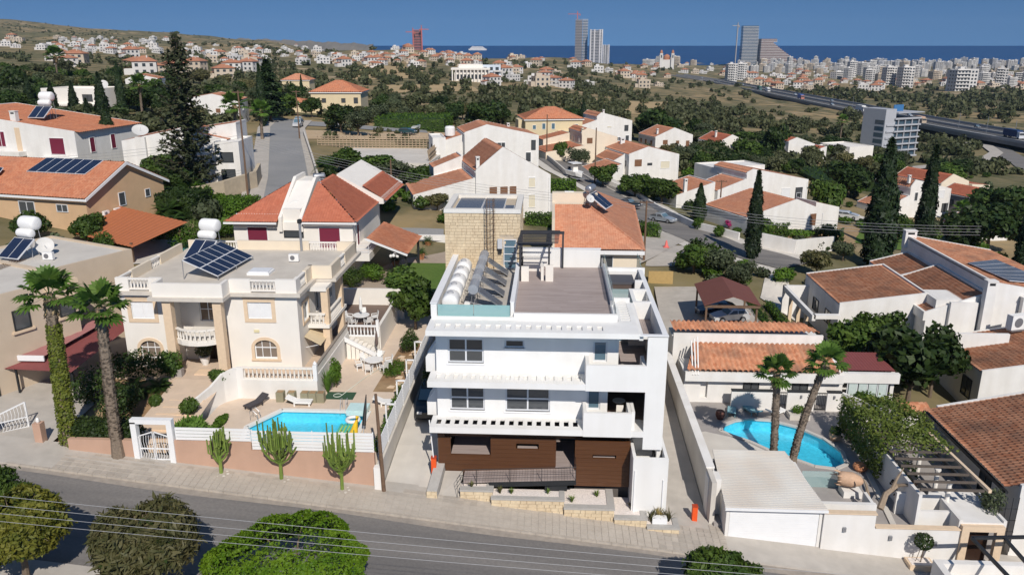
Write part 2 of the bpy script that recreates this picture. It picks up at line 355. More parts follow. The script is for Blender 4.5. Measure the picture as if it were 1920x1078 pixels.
for u in _cols:
    kd = []; kz = []
    for v, d in sorted(_prof[u], key=lambda t: t[1]):
        r = ray(u, v); d = d/math.cos(math.atan2(r.x, r.y)) if u > 1100 and d < 3000 else d; kd.append(d); kz.append(CAMZ + r.z*d/math.hypot(r.x, r.y))
    dl = kd[-1]
    if u >= 1200: kd += [dl+150, 4400]; kz += [SEA_Z-3, SEA_Z-8]
    elif u >= 700: kd += [dl*1.4, dl*2.2, 4400]; kz += [kz[-1]-25, SEA_Z-4, SEA_Z-8]
    else: kd += [dl*1.35, 4400]; kz += [kz[-1]-40, SEA_Z-8 if u >= 400 else 0]
    ph = math.atan2(ray(u, 85).x, ray(u, 85).y)
    for d in (15., 30., 44., 60.):
        x = math.sin(ph)*d; kd.append(d); kz.append(sz(x)-.45 if d < 50 else sz(x)-.3)
    o = np.argsort(kd); _tab.append(np.interp(np.log(_ds), np.log(np.array(kd)[o]), np.array(kz)[o]))
_tab = np.array(_tab)
def _vn(x, y, s):           # cheap smooth value noise
    return np.sin(x*s*1.3+np.sin(y*s*.7)*2.1)*np.sin(y*s*1.1+np.sin(x*s*.9)*1.7)
def gz_np(x, y):
    x = np.asarray(x, float); y = np.asarray(y, float)
    d = np.clip(np.hypot(x, y), 15.01, 4399); ph = np.clip(np.arctan2(x, y), _phis[0], _phis[-1]-1e-6)
    i = np.clip(np.searchsorted(_phis, ph, side='right')-1, 0, len(_phis)-2)
    pa = np.array(_phis); t = (ph-pa[i])/(pa[i+1]-pa[i]); t = t*t*(3-2*t)*.5+t*.5
    fd = np.interp(np.log(d), np.log(_ds), np.arange(len(_ds))); j = np.clip(fd.astype(int), 0, len(_ds)-2); g = fd-j
    a = _tab[i, j]*(1-g)+_tab[i, j+1]*g; b = _tab[i+1, j]*(1-g)+_tab[i+1, j+1]*g
    z = a*(1-t)+b*t
    am = np.clip((d-220)/900, 0, 1.6)
    z = z - 1.0*np.clip((d-62)/8,0,1)*np.clip((112-d)/10,0,1)*np.clip((ph+.55)/.1,0,1)*np.clip((.05-ph)/.08,0,1)
    z = z - 1.7*np.clip((x+37)/1.5,0,1)*np.clip((27-x)/1.5,0,1)*np.clip((y-45.2)/1.2,0,1)*np.clip((62-y)/1.5,0,1)
    k = np.clip((x-10.5)/1.5,0,1)*np.clip((64-x)/6,0,1)*np.clip((y-61)/2,0,1)*np.clip((97-y)/4,0,1); T = -2.7-1.0*np.clip((x-25)/3,0,1); z = np.where(z > T, z*(1-k)+T*k, z)
    return z + am*(2.6*_vn(x, y, .011)+1.2*_vn(x+70, y, .027)) + np.clip((d-1500)/1000, 0, 1)*5*_vn(x, y+31, .006)
def gz(x, y): return float(gz_np(x, y))
def hit(u, v):
    """where a sight line meets the ground"""
    r = ray(u, v); k = math.hypot(r.x, r.y)
    ds = np.geomspace(60, 4300, 500); xs = r.x/k*ds; ys = r.y/k*ds
    zz = CAMZ + r.z/k*ds - gz_np(xs, ys)
    b = np.nonzero(zz <= 0)[0]
    if len(b) == 0: return None
    i = b[0]
    if i > 0:
        t = zz[i-1]/(zz[i-1]-zz[i]); x = xs[i-1]+(xs[i]-xs[i-1])*t; y = ys[i-1]+(ys[i]-ys[i-1])*t
    else: x, y = xs[0], ys[0]
    return Vector((x, y, gz(x, y)))
def terrain_material():
    m = bpy.data.materials.new('dry_hillside'); nt, N, L, B = nodes_of(m)
    geo = N.new('ShaderNodeNewGeometry')
    def noise_(s, d=5):
        n = N.new('ShaderNodeTexNoise'); n.inputs['Scale'].default_value = s; n.inputs['Detail'].default_value = d
        L.new(geo.outputs['Position'], n.inputs['Vector']); return n
    def ramp(n, a, b):
        r = N.new('ShaderNodeMapRange'); r.inputs[1].default_value = a; r.inputs[2].default_value = b; L.new(n.outputs[0], r.inputs[0]); return r.outputs[0]
    def mix(f, a, b):
        x = N.new('ShaderNodeMix'); x.data_type = 'RGBA'; L.new(f, x.inputs[0])
        for k, q in ((6, a), (7, b)):
            if isinstance(q, tuple): x.inputs[k].default_value = (*q, 1)
            else: L.new(q, x.inputs[k])
        return x.outputs[2]
    a = mix(ramp(noise_(.010, 6), .38, .56), (.36,.26,.14), (.13,.125,.062))
    b = mix(ramp(noise_(.07, 7), .47, .6), a, (.070,.078,.036))
    c = mix(ramp(noise_(.025, 4), .6, .7), b, (.46,.35,.23))
    e = mix(ramp(noise_(.35, 4), .35, .95), c, (.23,.19,.115))
    L.new(e, B.inputs['Base Color']); B.inputs['Roughness'].default_value = .95; B.inputs['Specular IOR Level'].default_value = .1
    return m
def build_terrain():
    na, nr = 300, 230
    ph = np.linspace(R(-58), R(58), na); rr = np.geomspace(14, 4390, nr)
    A, D = np.meshgrid(ph, rr); X = np.sin(A)*D; Y = np.cos(A)*D; Z = gz_np(X, Y)
    v = np.stack([X, Y, Z], -1).reshape(-1, 3)
    f = [(i*na+j, i*na+j+1, (i+1)*na+j+1, (i+1)*na+j) for i in range(nr-1) for j in range(na-1)]
    me = bpy.data.meshes.new('terrain'); me.from_pydata(v.tolist(), [], f); me.materials.append(terrain_material())
    me.polygons.foreach_set('use_smooth', [True]*len(f)); me.update()
    o = bpy.data.objects.new('terrain', me); col.objects.link(o); tag(o, kind='structure')
    # sea
    s = MB(); s.quad((-60000,500,SEA_Z),(60000,500,SEA_Z),(60000,90000,SEA_Z),(-60000,90000,SEA_Z))
    seam = mat('sea_water', (.0,.048,.165), .6, .1, .0015, c2=(.0,.06,.19), c2amt=.8, c2scale=.0006, spec=.04)
    obj('sea', s, seam, kind='structure')
    # low headland far across the bay
    h = MB(); n = 60; pts = []
    for i in range(n+1):
        u = 340+ (700-340)*i/n; vt = 71+13*(i/n)**1.6+1.2*math.sin(i*.9)+.8*math.sin(i*2.3)
        b = Q(u, vt, 9000); c = Q(u, vt, 9000); pts.append((b, Vector((b.x, 9000-300, SEA_Z-5)), Vector((b.x*1.1, 9900, SEA_Z-5))))
    for i in range(n):
        (a0, b0, c0), (a1, b1, c1) = pts[i], pts[i+1]
        h.quad(b0, b1, a1, a0); h.quad(a0, a1, c1, c0)
    obj('far_hills', h, mat('far_hillside', (.16,.14,.11), .95, .2, .004), kind='structure')
build_terrain()
# ------------------------------------------------------------------ street
def kerbY(x): return 41.15-.022*x
def strip(mb, xs, ya, yb, za, zb=None, m=0):
    for i in range(len(xs)-1):
        a, b = xs[i], xs[i+1]
        mb.quad((a, ya(a), za(a)), (b, ya(b), za(b)), (b, yb(b), (zb or za)(b)), (a, yb(a), (zb or za)(a)), m)
XS = [-90+3*i for i in range(58)]
rd = MB(); strip(rd, XS, lambda x: 33.6, lambda x: kerbY(x)+.02, lambda x: sz(x)-.12)
obj('road', rd, ASPH, kind='structure')
gut = MB(); strip(gut, XS, lambda x: kerbY(x)-.55+.12*math.sin(x*.35), lambda x: kerbY(x)+.01, lambda x: sz(x)-.116)
obj('gutter_dust', gut, mat('dusty_edge', (.36,.31,.26), .95, .15, 3, c2=(.28,.25,.22), c2amt=.7, c2scale=.6), kind='structure')
sw = MB(); strip(sw, XS, kerbY, lambda x: 44.6, lambda x: sz(x)-.03, lambda x: sz(x)+.17)
for i in range(len(XS)-1):
    a, b = XS[i], XS[i+1]
    sw.quad((a, kerbY(a), sz(a)-.4), (b, kerbY(b), sz(b)-.4), (b, kerbY(b), sz(b)), (a, kerbY(a), sz(a)))
sidewalk = obj('sidewalk', sw, CONC, kind='structure')
nsw = MB(); strip(nsw, XS, lambda x: 29.0, lambda x: 33.62, lambda x: sz(x))
for i in range(len(XS)-1):
    a, b = XS[i], XS[i+1]
    nsw.quad((b, 33.62, sz(b)-.4), (a, 33.62, sz(a)-.4), (a, 33.62, sz(a)), (b, 33.62, sz(b)))
obj('near_sidewalk', nsw, CONC, kind='structure')
kb = MB()
ks = [-33+.9*i for i in range(48)]
for i in range(len(ks)-1):
    a, b = ks[i]+.01, ks[i+1]-.01
    kb.add([(a,kerbY(a)-.07,sz(a)-.3),(b,kerbY(b)-.07,sz(b)-.3),(b,kerbY(b)+.08,sz(b)-.3),(a,kerbY(a)+.08,sz(a)-.3),
            (a,kerbY(a)-.05,sz(a)+.012),(b,kerbY(b)-.05,sz(b)+.012),(b,kerbY(b)+.08,sz(b)+.012),(a,kerbY(a)+.08,sz(a)+.012)],
           [(4,5,6,7),(0,1,5,4),(1,2,6,5),(2,3,7,6),(3,0,4,7)])
obj('kerb', kb, mat('kerb_stone', (.44,.39,.33), .9, .12, 3, bump=.3, c2=(.34,.30,.26), c2amt=.6, c2scale=.8), sidewalk, kind='stuff')
pav_me = MB().box(0,.40,0,.40,-.03,.0).mesh('paver', PAVER)
cnt = 0; rest = MB()
for i in range(150):
    for j in range(7):
        x = -30.2+.425*i
        if x > 11.0: continue
        y = kerbY(x)+.12+.425*j+(.0 if i % 2 == 0 else .0)
        if y > 43.4 - .0*x and y+.4 > 44.0: continue
        z = sz(x)+.2*(y-kerbY(x))/3.4+random.uniform(.0,.008)
        s = math.atan(-.105)
        near = -25 < x < 6.5 and j < 4 and cnt < 290 and i % 1 == 0
        if near and x > -24:
            o = inst('paver', pav_me, sidewalk, (x, y, z), (.058, -s, 0)); cnt += 1
        else:
            dz = .4*-.105
            rest.add([(x,y,z-.03),(x+.4,y,z+dz-.03),(x+.4,y+.4,z+dz-.03),(x,y+.4,z-.03),(x,y,z),(x+.4,y,z+dz),(x+.4,y+.4,z+dz),(x,y+.4,z)],
                     [(4,5,6,7),(0,1,5,4),(1,2,6,5),(2,3,7,6),(3,0,4,7)])
obj('paver_field', rest, PAVER, sidewalk, kind='stuff')
mh = MB().lathe([(.0,.0),(.33,.0),(.33,.02),(.0,.02)], (-9.0, 42.6, sz(-9)), 16)
mh2 = MB().box(-9.6,-8.9,42.35,42.85,sz(-9.2)-.02,sz(-9.2)+.03)
obj('access_cover', mh2, CONC, label='square concrete access cover in the pavement by the driveway mouth', cat='access cover')
# ------------------------------------------------------------------ windows (frame > pane)
WCACHE = {}
def window_meshes(w, h, nx=2, ny=1, fm=None, pm=None, t=.06, d=.09):
    k = (round(w,2), round(h,2), nx, ny, fm.name, pm.name, t)
    if k in WCACHE: return WCACHE[k]
    f = MB()
    f.box(0,w,0,d,0,t); f.box(0,w,0,d,h-t,h); f.box(0,t,0,d,t,h-t); f.box(w-t,w,0,d,t,h-t)
    for i in range(1, nx): f.box(w*i/nx-t/2, w*i/nx+t/2, .01, d-.01, t, h-t)
    for j in range(1, ny): f.box(t, w-t, .012, d-.012, h*j/ny-t/2, h*j/ny+t/2)
    p = MB().box(t*.5, w-t*.5, d*.55, d*.75, t*.5, h-t*.5)
    WCACHE[k] = (f.mesh('window_frame', fm), p.mesh('window_pane', pm)); return WCACHE[k]
FACE = {'f': (0,0,0), 'r': (0,0,math.pi/2), 'b': (0,0,math.pi), 'l': (0,0,-math.pi/2)}
def window(parent, face, plane, a, z, w, h, nx=2, ny=1, fm=None, pm=None, off=-.02, name='window', t=.06, local=True):
    """a window on a wall of parent; face f/b/l/r, plane = wall coordinate, a = left end as seen from outside is at that axis value"""
    f, p = window_meshes(w, h, nx, ny, fm or ALU, pm or GLASS, t)
    if face == 'f': loc = (a, plane+off, z)
    elif face == 'r': loc = (plane-off, a, z)
    elif face == 'l': loc = (plane+off, a+w, z)
    else: loc = (a+w, plane-off, z)
    o = inst(name, f, parent, loc, FACE[face]); inst('pane', p, o)
    return o
# ------------------------------------------------------------------ the white three-storey building
mb_root = empty('apartment_building', (0, 46.7, 0), 0, 'white three-storey apartment building with brown clad ground floor and grey roof deck', 'building')
YW = 46.7; XL, XR = -7.1, 5.6
w = MB()
def hole(u0,v0,u1,v1,Y=46.7):
    p = Q(u0,v0,Y); q = Q(u1,v1,Y); return (p.x, q.x, q.z, p.z)
W = dict(W1=hole(839,634.5,907,681), W2=hole(946,637,983,653), D2=hole(1113,640,1138,679), W3=hole(843,723,909,769), W4=hole(947.5,725,1031,772), D1=hole(1101.6,730,1125,768.5))
Z1, Z2, Z3 = 3.08, 6.17, 9.5
def hl(names, z0): return [(W[n][0]-XL, W[n][1]-XL, W[n][2]-z0, W[n][3]-z0) for n in names]
# upper storeys: front wall with real openings, side and back walls
xo2 = Q(1160,660,46.7).x      # right of this the second-floor front stays open (recessed terrace)
xo1 = Q(1139,750,46.7).x
w.panel((XL,YW,Z2), (1,0,0), xo2-XL, Z3-.3-Z2, .25, hl(['W1','W2','D2'], Z2))
w.panel((XL,YW,Z1), (1,0,0), xo1-XL, Z2-.35-Z1, .25, hl(['W3','W4','D1'], Z1))
w.box(XL, XL+.25, YW+.25, 60.0, 0, Z3-.3)
w.box(XL, 7.1, 59.8, 60.05, -1.5, Z3-.3)
w.box(xo2-.25, xo2, YW+.25, 52.5, Z2, Z3-.3); w.box(xo1-.25, xo1, YW+.25, 51.0, Z1, Z2-.35)
w.box(xo2, 6.85, 52.5, 52.75, Z2, Z3-1.5); w.box(xo1, 6.85, 51.0, 51.25, Z1, Z2-.35)
# right wing front (continuous wall) and side wall
w.box(5.95, 7.15, 45.0, 45.25, 1.85, 9.3)
w.box(6.88, 7.14, 45.25, 60.0, -2.5, 9.3)
w.box(XL+.25, 6.88, 47.0, 59.8, Z1-.25, Z1-.05)        # floors
w.box(XL+.25, 6.88, 47.0, 59.8, Z2-.25, Z2-.06); 
obj('wall', w, WHITE, mb_root)
# slabs with slots (brise-soleil)
def brise(z0, z1, x0, x1, nh, hx0, hx1, name, yb=46.7, yf=45.0):
    m = MB()
    m.box(x0, x1, yf, 45.5, z0, z1)
    m.box(x0, x1, 46.3, yb, z1-.12, z1)
    sp = (hx1-hx0)/nh
    m.box(x0, hx0, 45.5, 46.3, z1-.12, z1)
    for i in range(nh):
        a = hx0+sp*i+sp*.52
        b = hx0+sp*(i+1) if i < nh-1 else x1
        m.box(a, b, 45.5, 46.3, z1-.12, z1)
    if z1 > 4: m.box(hx0,hx1,45.5,46.3,z1-.2,z1-.13)  # white plate added under the upper slots so they look lit inside
    o = obj(name, m, WHITE, mb_root); return o
brise(2.68, Z1, -7.4, 5.95, 16, -7.06, 2.2, 'slotted_slab')
brise(5.78, Z2, -7.45, 5.95, 17, -7.0, 2.3, 'slotted_slab')
brise(9.16, Z3, -7.45, 5.45, 17, -7.0, 3.6, 'slotted_slab', yb=47.2)
# side slots strip on roof right (slats running across)
sb = MB(); sb.box(4.35, 4.55, 47.2, 51.2, 9.2, 9.5); sb.box(5.15, 5.45, 47.2, 51.2, 9.2, 9.5)
for i in range(9): sb.box(4.55, 5.15, 47.2+i*.46, 47.2+i*.46+.2, 9.2, 9.495)
obj('slotted_slab', sb, WHITE, mb_root)
# balcony boxes
def tub(x0, x1, y0, y1, z0, z1, th, name, floor=DECK, zf=None, mm=WHITE):
    m = MB()
    m.box(x0, x1, y0, y0+th, z0, z1); m.box(x0, x0+th, y0+th, y1, z0, z1); m.box(x1-th, x1, y0+th, y1, z0, z1)
    m.box(x0+th, x1-th, y0+th, y1, z0, z0+.15)
    o = obj(name, m, mm, mb_root)
    if floor: planks(o, x0+th, x1-th, y0+th, y1, (zf or z0+.16), floor, 'deck_boards')
    return o
def planks(parent, x0, x1, y0, y1, z, m, name, w=.14, along='x', th=.03):
    mb = MB(); n = int((y1-y0 if along == 'x' else x1-x0)/w)
    for i in range(n):
        if along == 'x':
            a = y0+i*w; q = x0; 
            while q < x1-.05:
                e = min(x1, q+random.uniform(1.6,3.6)); mb.box(q+.003, e-.003, a+.004, a+w-.004, z, z+th); q = e
        else:
            a = x0+i*w; q = y0
            while q < y1-.05:
                e = min(y1, q+random.uniform(1.6,3.6)); mb.box(a+.004, a+w-.004, q+.003, e-.003, z, z+th); q = e
    return obj(name, mb, m, parent, kind='stuff')
tub(2.30, 5.95, 44.98, 46.7, 5.74, 7.45, .22, 'balcony', DECK)
tub(2.22, 5.22, 44.97, 46.7, 2.66, 4.28, .22, 'balcony', DECK)
m = MB(); planks(mb_root, xo2, 6.6, 46.7, 52.5, Z2-.04, DECK, 'deck_boards')
planks(mb_root, xo1, 6.86, 46.7, 51.0, Z1-.03, DECKB, 'deck_boards')
m = MB(); m.box(6.62, 6.86, 46.7, 52.5, Z2-.06, 7.45); m.box(5.2,5.42,45.25,46.7,Z1-.2,4.28); obj('inner_parapet', m, WHITE, mb_root)
# windows
def mw(n, nx, ny, fm=ALU, pm=GLASS, name='window'):
    a0, a1, z0, z1 = W[n]
    o = window(mb_root, 'f', 0.0, a0, z0, a1-a0, z1-z0, nx, ny, fm, pm, off=.10, name=name, t=.1); return o
for n, nx, ny in (('W1',2,2),('W2',1,1),('W3',2,2),('W4',2,2)):
    o = mw(n, nx, ny); a0, a1, z0, z1 = W[n]
    s2 = MB().box(-.08, a1-a0+.08, -.17, .0, -.1, 0); q = obj('sill', s2, TRIM, o, local=True)
for n in ('D2','D1'): mw(n, 1, 1, ALU, GLASSB, 'glass_door')
# dark interiors behind the panes of the recesses
m = MB(); m.box(xo1+.4, xo1+2.2, 50.95, 50.98, Z1+.1, Z1+2.3); obj('glass_door', m, GLASS, mb_root)
m = MB(); m.box(xo2+.2, xo2+1.4, 52.45, 52.48, Z2+.1, Z2+1.3); obj('glass_door', m, GLASSB, mb_root)
# roof level
rf = MB()
rf.box(XL+.05, 4.3, 47.4, 59.8, 9.2, 9.46)                          # roof slab
rf.box(-7.4, -2.2, 47.2, 47.5, 9.2, 9.66); rf.box(-2.2, 4.3, 47.2, 47.45, 9.2, 9.93)
rf.box(-7.42, -7.05, 47.5, 60.0, 9.1, 10.5); rf.box(-7.42,-7.05,47.2,47.5,9.66,10.5)   # left parapet
rf.box(-2.42, -2.2, 47.5, 57.0, 9.46, 10.55)                        # divider wall
rf.box(-2.2, 3.9, 59.8, 60.05, 9.3, 10.95)                          # back parapet
rf.box(4.05, 4.3, 50.4, 59.8, 9.46, 9.85)                           # right kerb below the glass
rf.box(4.3, 5.4, 51.2, 51.45, 8.6, 9.75)
# hot tub terrace and the roof-side parapets
rf.box(4.3, 6.88, 52.75, 59.8, 8.0, 8.2); rf.box(3.9, 7.4, 60.06, 60.3, 7.5, 9.42)
rf.box(5.65, 5.9, 51.5, 54.6, 8.2, 9.42); rf.box(5.9, 6.88, 54.35, 54.6, 8.2, 9.42); rf.box(5.9, 6.88, 51.5, 51.75, 8.2, 9.42)
rf.box(5.46, 5.7, 45.25, 51.5, 9.0, 9.36); rf.box(5.7, 6.88, 48.3, 51.5, 7.95, 8.17); rf.box(5.46, 6.88, 51.5, 51.52, 6.3, 8.2)
rf.box(6.3, 6.88, 56.6, 56.85, 8.2, 9.42)
obj('roof_slab', rf, WHITE, mb_root)
planks(mb_root, -2.2, 4.05, 47.46, 59.8, 9.47, DECK, 'deck_boards')
planks(mb_root, 5.71, 6.88, 48.3, 51.5, 8.18, DECK, 'deck_boards', along='y')
planks(mb_root, 4.3, 6.88, 54.6, 59.8, 8.21, DECK, 'deck_boards')
cp = MB()
for a in ((-7.46,-7.01,47.16,60.04,10.5,10.55),(-2.45,-2.17,47.5,57.0,10.55,10.59),(-2.2,3.95,59.77,60.08,10.95,11.0),(6.85,7.18,45.28,60.06,9.3,9.36),(5.42,7.18,44.97,45.28,9.36,9.42)):
    cp.box(*a)
obj('coping', cp, TRIM, mb_root)
# solar yard floor
fl = MB().box(-7.05,-2.42,47.5,59.2,9.46,9.49); obj('roof_screed', fl, CONC, mb_root)
# glass balustrades
for a in ((-7.0,-4.75),(-4.72,-2.45)):
    g = MB().box(a[0],a[1],47.32,47.345,9.66,10.42); obj('glass_panel', g, GLASST, mb_root)
for i in range(6):
    a = 50.4+i*1.56; g = MB().box(4.16,4.18,a,a+1.52,9.85,10.75); o = obj('glass_panel', g, GLASSC, mb_root)
g = MB().box(4.3,5.5,53.2,53.22,8.2,9.8); obj('glass_panel', g, GLASSC, mb_root)
g = MB().box(4.18,4.2,47.45,50.4,9.6,10.3); obj('glass_panel', g, GLASSC, mb_root)
# stair tower of stone blocks
tw = MB(); TX0, TX1, TY0, TY1, TZ = -8.05, -2.28, 59.3, 65.8, 14.1
tw.box(TX0+.06, TX1-.06, TY0+.06, TY1-.06, 2.0, TZ-.3); 
tower = obj('stair_tower', tw, mat('lime_mortar', (.50,.42,.32), .9, .08, 4), mb_root)
tc = MB(); c = .42
tc.box(TX0-.05,TX1+.05,TY0-.05,TY0+c,TZ-.3,TZ); tc.box(TX0-.05,TX1+.05,TY1-c,TY1+.05,TZ-.3,TZ)
tc.box(TX0-.05,TX0+c,TY0+c,TY1-c,TZ-.3,TZ); tc.box(TX1-c,TX1+.05,TY0+c,TY1-c,TZ-.3,TZ)
tc.box(TX0+c,TX1-c,TY0+c,TY1-c,TZ-.6,TZ-.35)
obj('tower_coping', tc, mat('pale_coping', (.72,.69,.64), .8, .05, 3), tower)
blocks = []
for wd in (.3,.38,.46,.55,.64): 
    q = MB(); q.box(0,wd-.02,-.05,.06,0,.215); q.v = [(x+random.uniform(-.006,.006), y+(random.uniform(-.018,.012) if y<0 else 0), z+random.uniform(-.005,.005)) for x,y,z in q.v]
    blocks.append((wd, q.mesh('stone_block', STONE)))
nb = 0; extra = MB()
row = 0; z = 9.3
while z < TZ-.32:
    x = TX0 - random.uniform(0,.25)
    while x < TX1-.06:
        wd, me = random.choice(blocks)
        a = max(x, TX0)
        if not (-3.6 < a+wd/2 < -2.5 and z < 11.9):
            if a+wd <= TX1+.02 and nb < 298:
                inst('stone_block', me, tower, (a, TY0+.06-46.7, z)); nb += 1
            else: extra.box(a, min(a+wd-.02, TX1), TY0+random.uniform(.0,.02), TY0+.06, z, z+.21)
        x = a+wd
    z += .235
z = 8.0
while z < TZ-.32:
    y = TY0-random.uniform(0,.2)
    while y < TY1-.05:
        wd = random.uniform(.35,.7); a = max(y, TY0+.02)
        extra.box(TX1-.06, TX1+random.uniform(-.01,.02), a, min(a+wd-.02, TY1), z, z+.21); y = a+wd
    z += .235
obj('stone_course', extra, STONE, tower, kind='stuff')
td = window(mb_root, 'f', TY0-46.7, -3.55, 9.48, 1.0, 2.3, 1, 4, ALU, GLASSB, off=-.03, name='glass_door')
# panels lying on the tower roof
for i,(x0,x1,y0,y1) in enumerate(((-7.4,-5.35,60.2,65.0),(-5.3,-3.6,60.2,65.0),(-3.55,-2.8,60.2,62.0))):
    e = empty('photovoltaic_array', (x0,y0,TZ-.3), 0, ('widest dark photovoltaic array lying on the stone tower roof','photovoltaic array behind the caged ladder on the stone tower roof','smallest photovoltaic array at the corner of the stone tower roof')[i], 'solar array')
    m = MB().box(x0,x1,y0,y1,TZ-.32,TZ-.2); obj('frame', m, ALU, e)
    nn = 4
    for k in range(nn):
        a = y0+(y1-y0)*k/nn; m = MB().box(x0+.04,x1-.04,a+.03,a+(y1-y0)/nn-.02,TZ-.2,TZ-.185); obj('cell_field', m, SOLARG, e)
# caged ladder
ld = empty('caged_ladder', (-4.5,59.1,9.5), 0, 'rusty caged steel ladder fixed to the stone tower', 'ladder')
for x in (-4.78,-4.28):
    m = MB().tube([(x,59.05,9.5),(x,59.05,15.0)], .025, 5); obj('rail', m, RUST, ld)
rung = MB().tube([(-.25,0,0),(.25,0,0)], .014, 4).mesh('rung', RUST)
for i in range(18): inst('rung', rung, ld, (-.03,-.05,.25+i*.3))
for i in range(9):
    zz = 11.3+i*.46; m = MB(); m.tube([(-4.53+.38*math.cos(t), 58.98-.62*math.sin(t), zz) for t in [math.pi*k/8 for k in range(9)]], .016, 4); obj('cage_hoop', m, RUST, ld)
for k in range(5):
    t = math.pi*(k+.5)/5; x = -4.53+.38*math.cos(t); y = 58.98-.62*math.sin(t)
    m = MB().tube([(x,y,11.3),(x,y,15.0)], .014, 4); obj('cage_bar', m, RUST, ld)
el = empty('inverter_box', (-4.0,59.2,11.2), 0, 'grey inverter box on the stone tower beside the caged ladder', 'inverter')
m = MB().box(-4.0,-3.62,59.02,59.25,11.1,11.85); obj('housing', m, mat('light_grey_plastic', (.55,.56,.58), .4, .03, 4), el)
m = MB().box(-3.95,-3.67,59.06,59.22,10.75,11.05); obj('switch_box', m, METAL, el)
# white water tanks in a row
def barrel(mb, a, b, r, n=14, m=0):
    a = Vector(a); b = Vector(b); d = (b-a)
    ts = [(0,0.0),(0,.55),(.03,.8),(.08,.95),(.16,1.0),(.5,1.0),(.84,1.0),(.92,.95),(.97,.8),(1,.55),(1,0.0)]
    mb.tube([a+d*t+d.normalized()*1e-4*i for i,(t,_) in enumerate(ts)], [max(r*k,.001) for _,k in ts], n, m)
tk = MB(); tk.smooth = True; barrel(tk, (0,-.8,0), (0,.8,0), .55); tank_me = tk.mesh('tank', PLW)
lid = MB().lathe([(.0,0),(.2,0),(.2,.1),(.17,.14),(0,.14)], (0,0,0), 12).mesh('lid', mat('grey_lid', (.4,.4,.41), .5, .04, 4))
cr = MB(); cr.box(-.5,.5,-.55,-.4,-.35,0); cr.box(-.5,.5,.4,.55,-.35,0); crad_me = cr.mesh('cradle', CONC2)
for i in range(5):
    e = empty('water_tank', (-6.35, 48.9+i*2.0, 9.49), 0, 'white plastic water tank lying in the row along the roof parapet', 'water tank', 'white tanks on the building roof')
    inst('tank', tank_me, e, (0,0,.72)); inst('lid', lid, e, (0,-.15,1.22)); inst('cradle', crad_me, e, (0,0,.36))
# solar water heaters : tank + slanted collector + stand
cyl = MB(); cyl.tube([(0,-.75,0),(0,-.74,0),(0,.74,0),(0,.75,0)], [.01,.33,.33,.01], 14); heat_me = cyl.mesh('tank', mat('ribbed_grey_metal', (.36,.37,.39), .5, .1, 9, metal=.2))
for i in range(4):
    y = 49.6+i*2.55
    e = empty('solar_heater', (-4.9, y, 9.49), 0, 'solar water heater with steel tank and grey collector on the white roof', 'solar heater', 'solar heaters on the building roof')
    inst('tank', heat_me, e, (0,.0,1.45))
    m = MB(); a = Vector((-4.6,y-.55,10.7)); b = Vector((-3.1,y-.55,9.62)); n = Vector((.58,0,.81))
    m.ext([a, b, b+Vector((0,1.15,0)), a+Vector((0,1.15,0))], n*.07); c_ = obj('collector', m, STEEL, e)
    m = MB(); m.ext([a+n*.072+Vector((.05,.05,-.03)), b+n*.072+Vector((-.05,.05,.03)), b+n*.072+Vector((-.05,1.1,.03)), a+n*.072+Vector((.05,1.1,-.03))], n*.006); obj('glass', m, SOLARG, c_)
    m = MB()
    for yy in (y-.5,y+.5):
        m.tube([(-5.1,yy,9.49),(-5.0,yy,10.75)], .025, 4); m.tube([(-4.7,yy,9.49),(-4.8,yy,10.75)], .025, 4); m.tube([(-5.1,yy,10.0),(-3.3,yy,9.6)], .02, 4)
    obj('stand', m, STEEL, e)
    m = MB(); m.box(-5.55,-5.15,y-.2,y+.2,9.49,9.85); obj('pump_box', m, PLW, e)
    m = MB(); m.tube([(-5.8,y,9.9),(-5.5,y,9.75),(-5.3,y+.2,9.6),(-5.05,y+.3,10.6)], .03, 5); obj('pipe', m, BLACK, e)
# pergola at the deck corner
pg = empty('roof_pergola', (-1.0,57.5,9.5), 0, 'charcoal slatted pergola on the roof deck beside the stone tower', 'pergola')
for (x,y) in ((-2.15,55.9),(-.05,55.9),(-2.15,59.4),(1.0,59.5)):
    m = MB().box(x-.07,x+.07,y-.07,y+.07,9.5,12.2); obj('post', m, PERG, pg)
m = MB().box(-2.3,.2,55.82,55.98,12.2,12.4); obj('beam', m, PERG, pg); m = MB().box(-2.3,1.1,59.42,59.58,12.2,12.4); obj('beam', m, PERG, pg)
m = MB().box(-2.23,-2.07,55.98,59.42,12.2,12.4); obj('beam', m, PERG, pg); m = MB().box(-.05,.11,55.98,59.42,12.2,12.38); obj('beam', m, PERG, pg)
sl = MB().box(-1.5,1.5,-.05,.05,0,.045).mesh('slat', PERG)
for i in range(10): inst('slat', sl, pg, (.1+.02*i,-1.85+i*.44,2.9))
for i,(x0,x1,y0,y1,zz) in enumerate(((-2.05,-1.5,55.75,56.0,10.6),(-.28,.28,55.8,56.0,10.75),(.0,.35,55.5,55.8,10.7))):
    if i == 2: continue
    m = MB().box(x0,x1,y0,y1,9.5,zz); obj('barbecue_pier', m, CREAMW, mb_root)
for a in ((-.62,-.42,56.0,57.4,9.5,10.55),(-2.0,-.7,58.6,59.6,9.5,10.4)): obj('barbecue_pier', MB().box(*a), CREAMW, mb_root)
# hot tub
ht = empty('hot_tub', (5.3,58.2,8.23), 0, 'square hot tub under a dark grey cover on the roof terrace', 'hot tub')
m = MB().box(4.42,6.3,57.2,59.3,8.23,8.95); obj('cabinet', m, mat('hot_tub_cabinet', (.10,.075,.065), .6, .1, 4), ht)
m = MB().box(4.36,6.36,57.15,59.35,8.95,9.1); obj('cover', m, mat('hot_tub_cover', (.085,.085,.095), .6, .06, 4), ht)
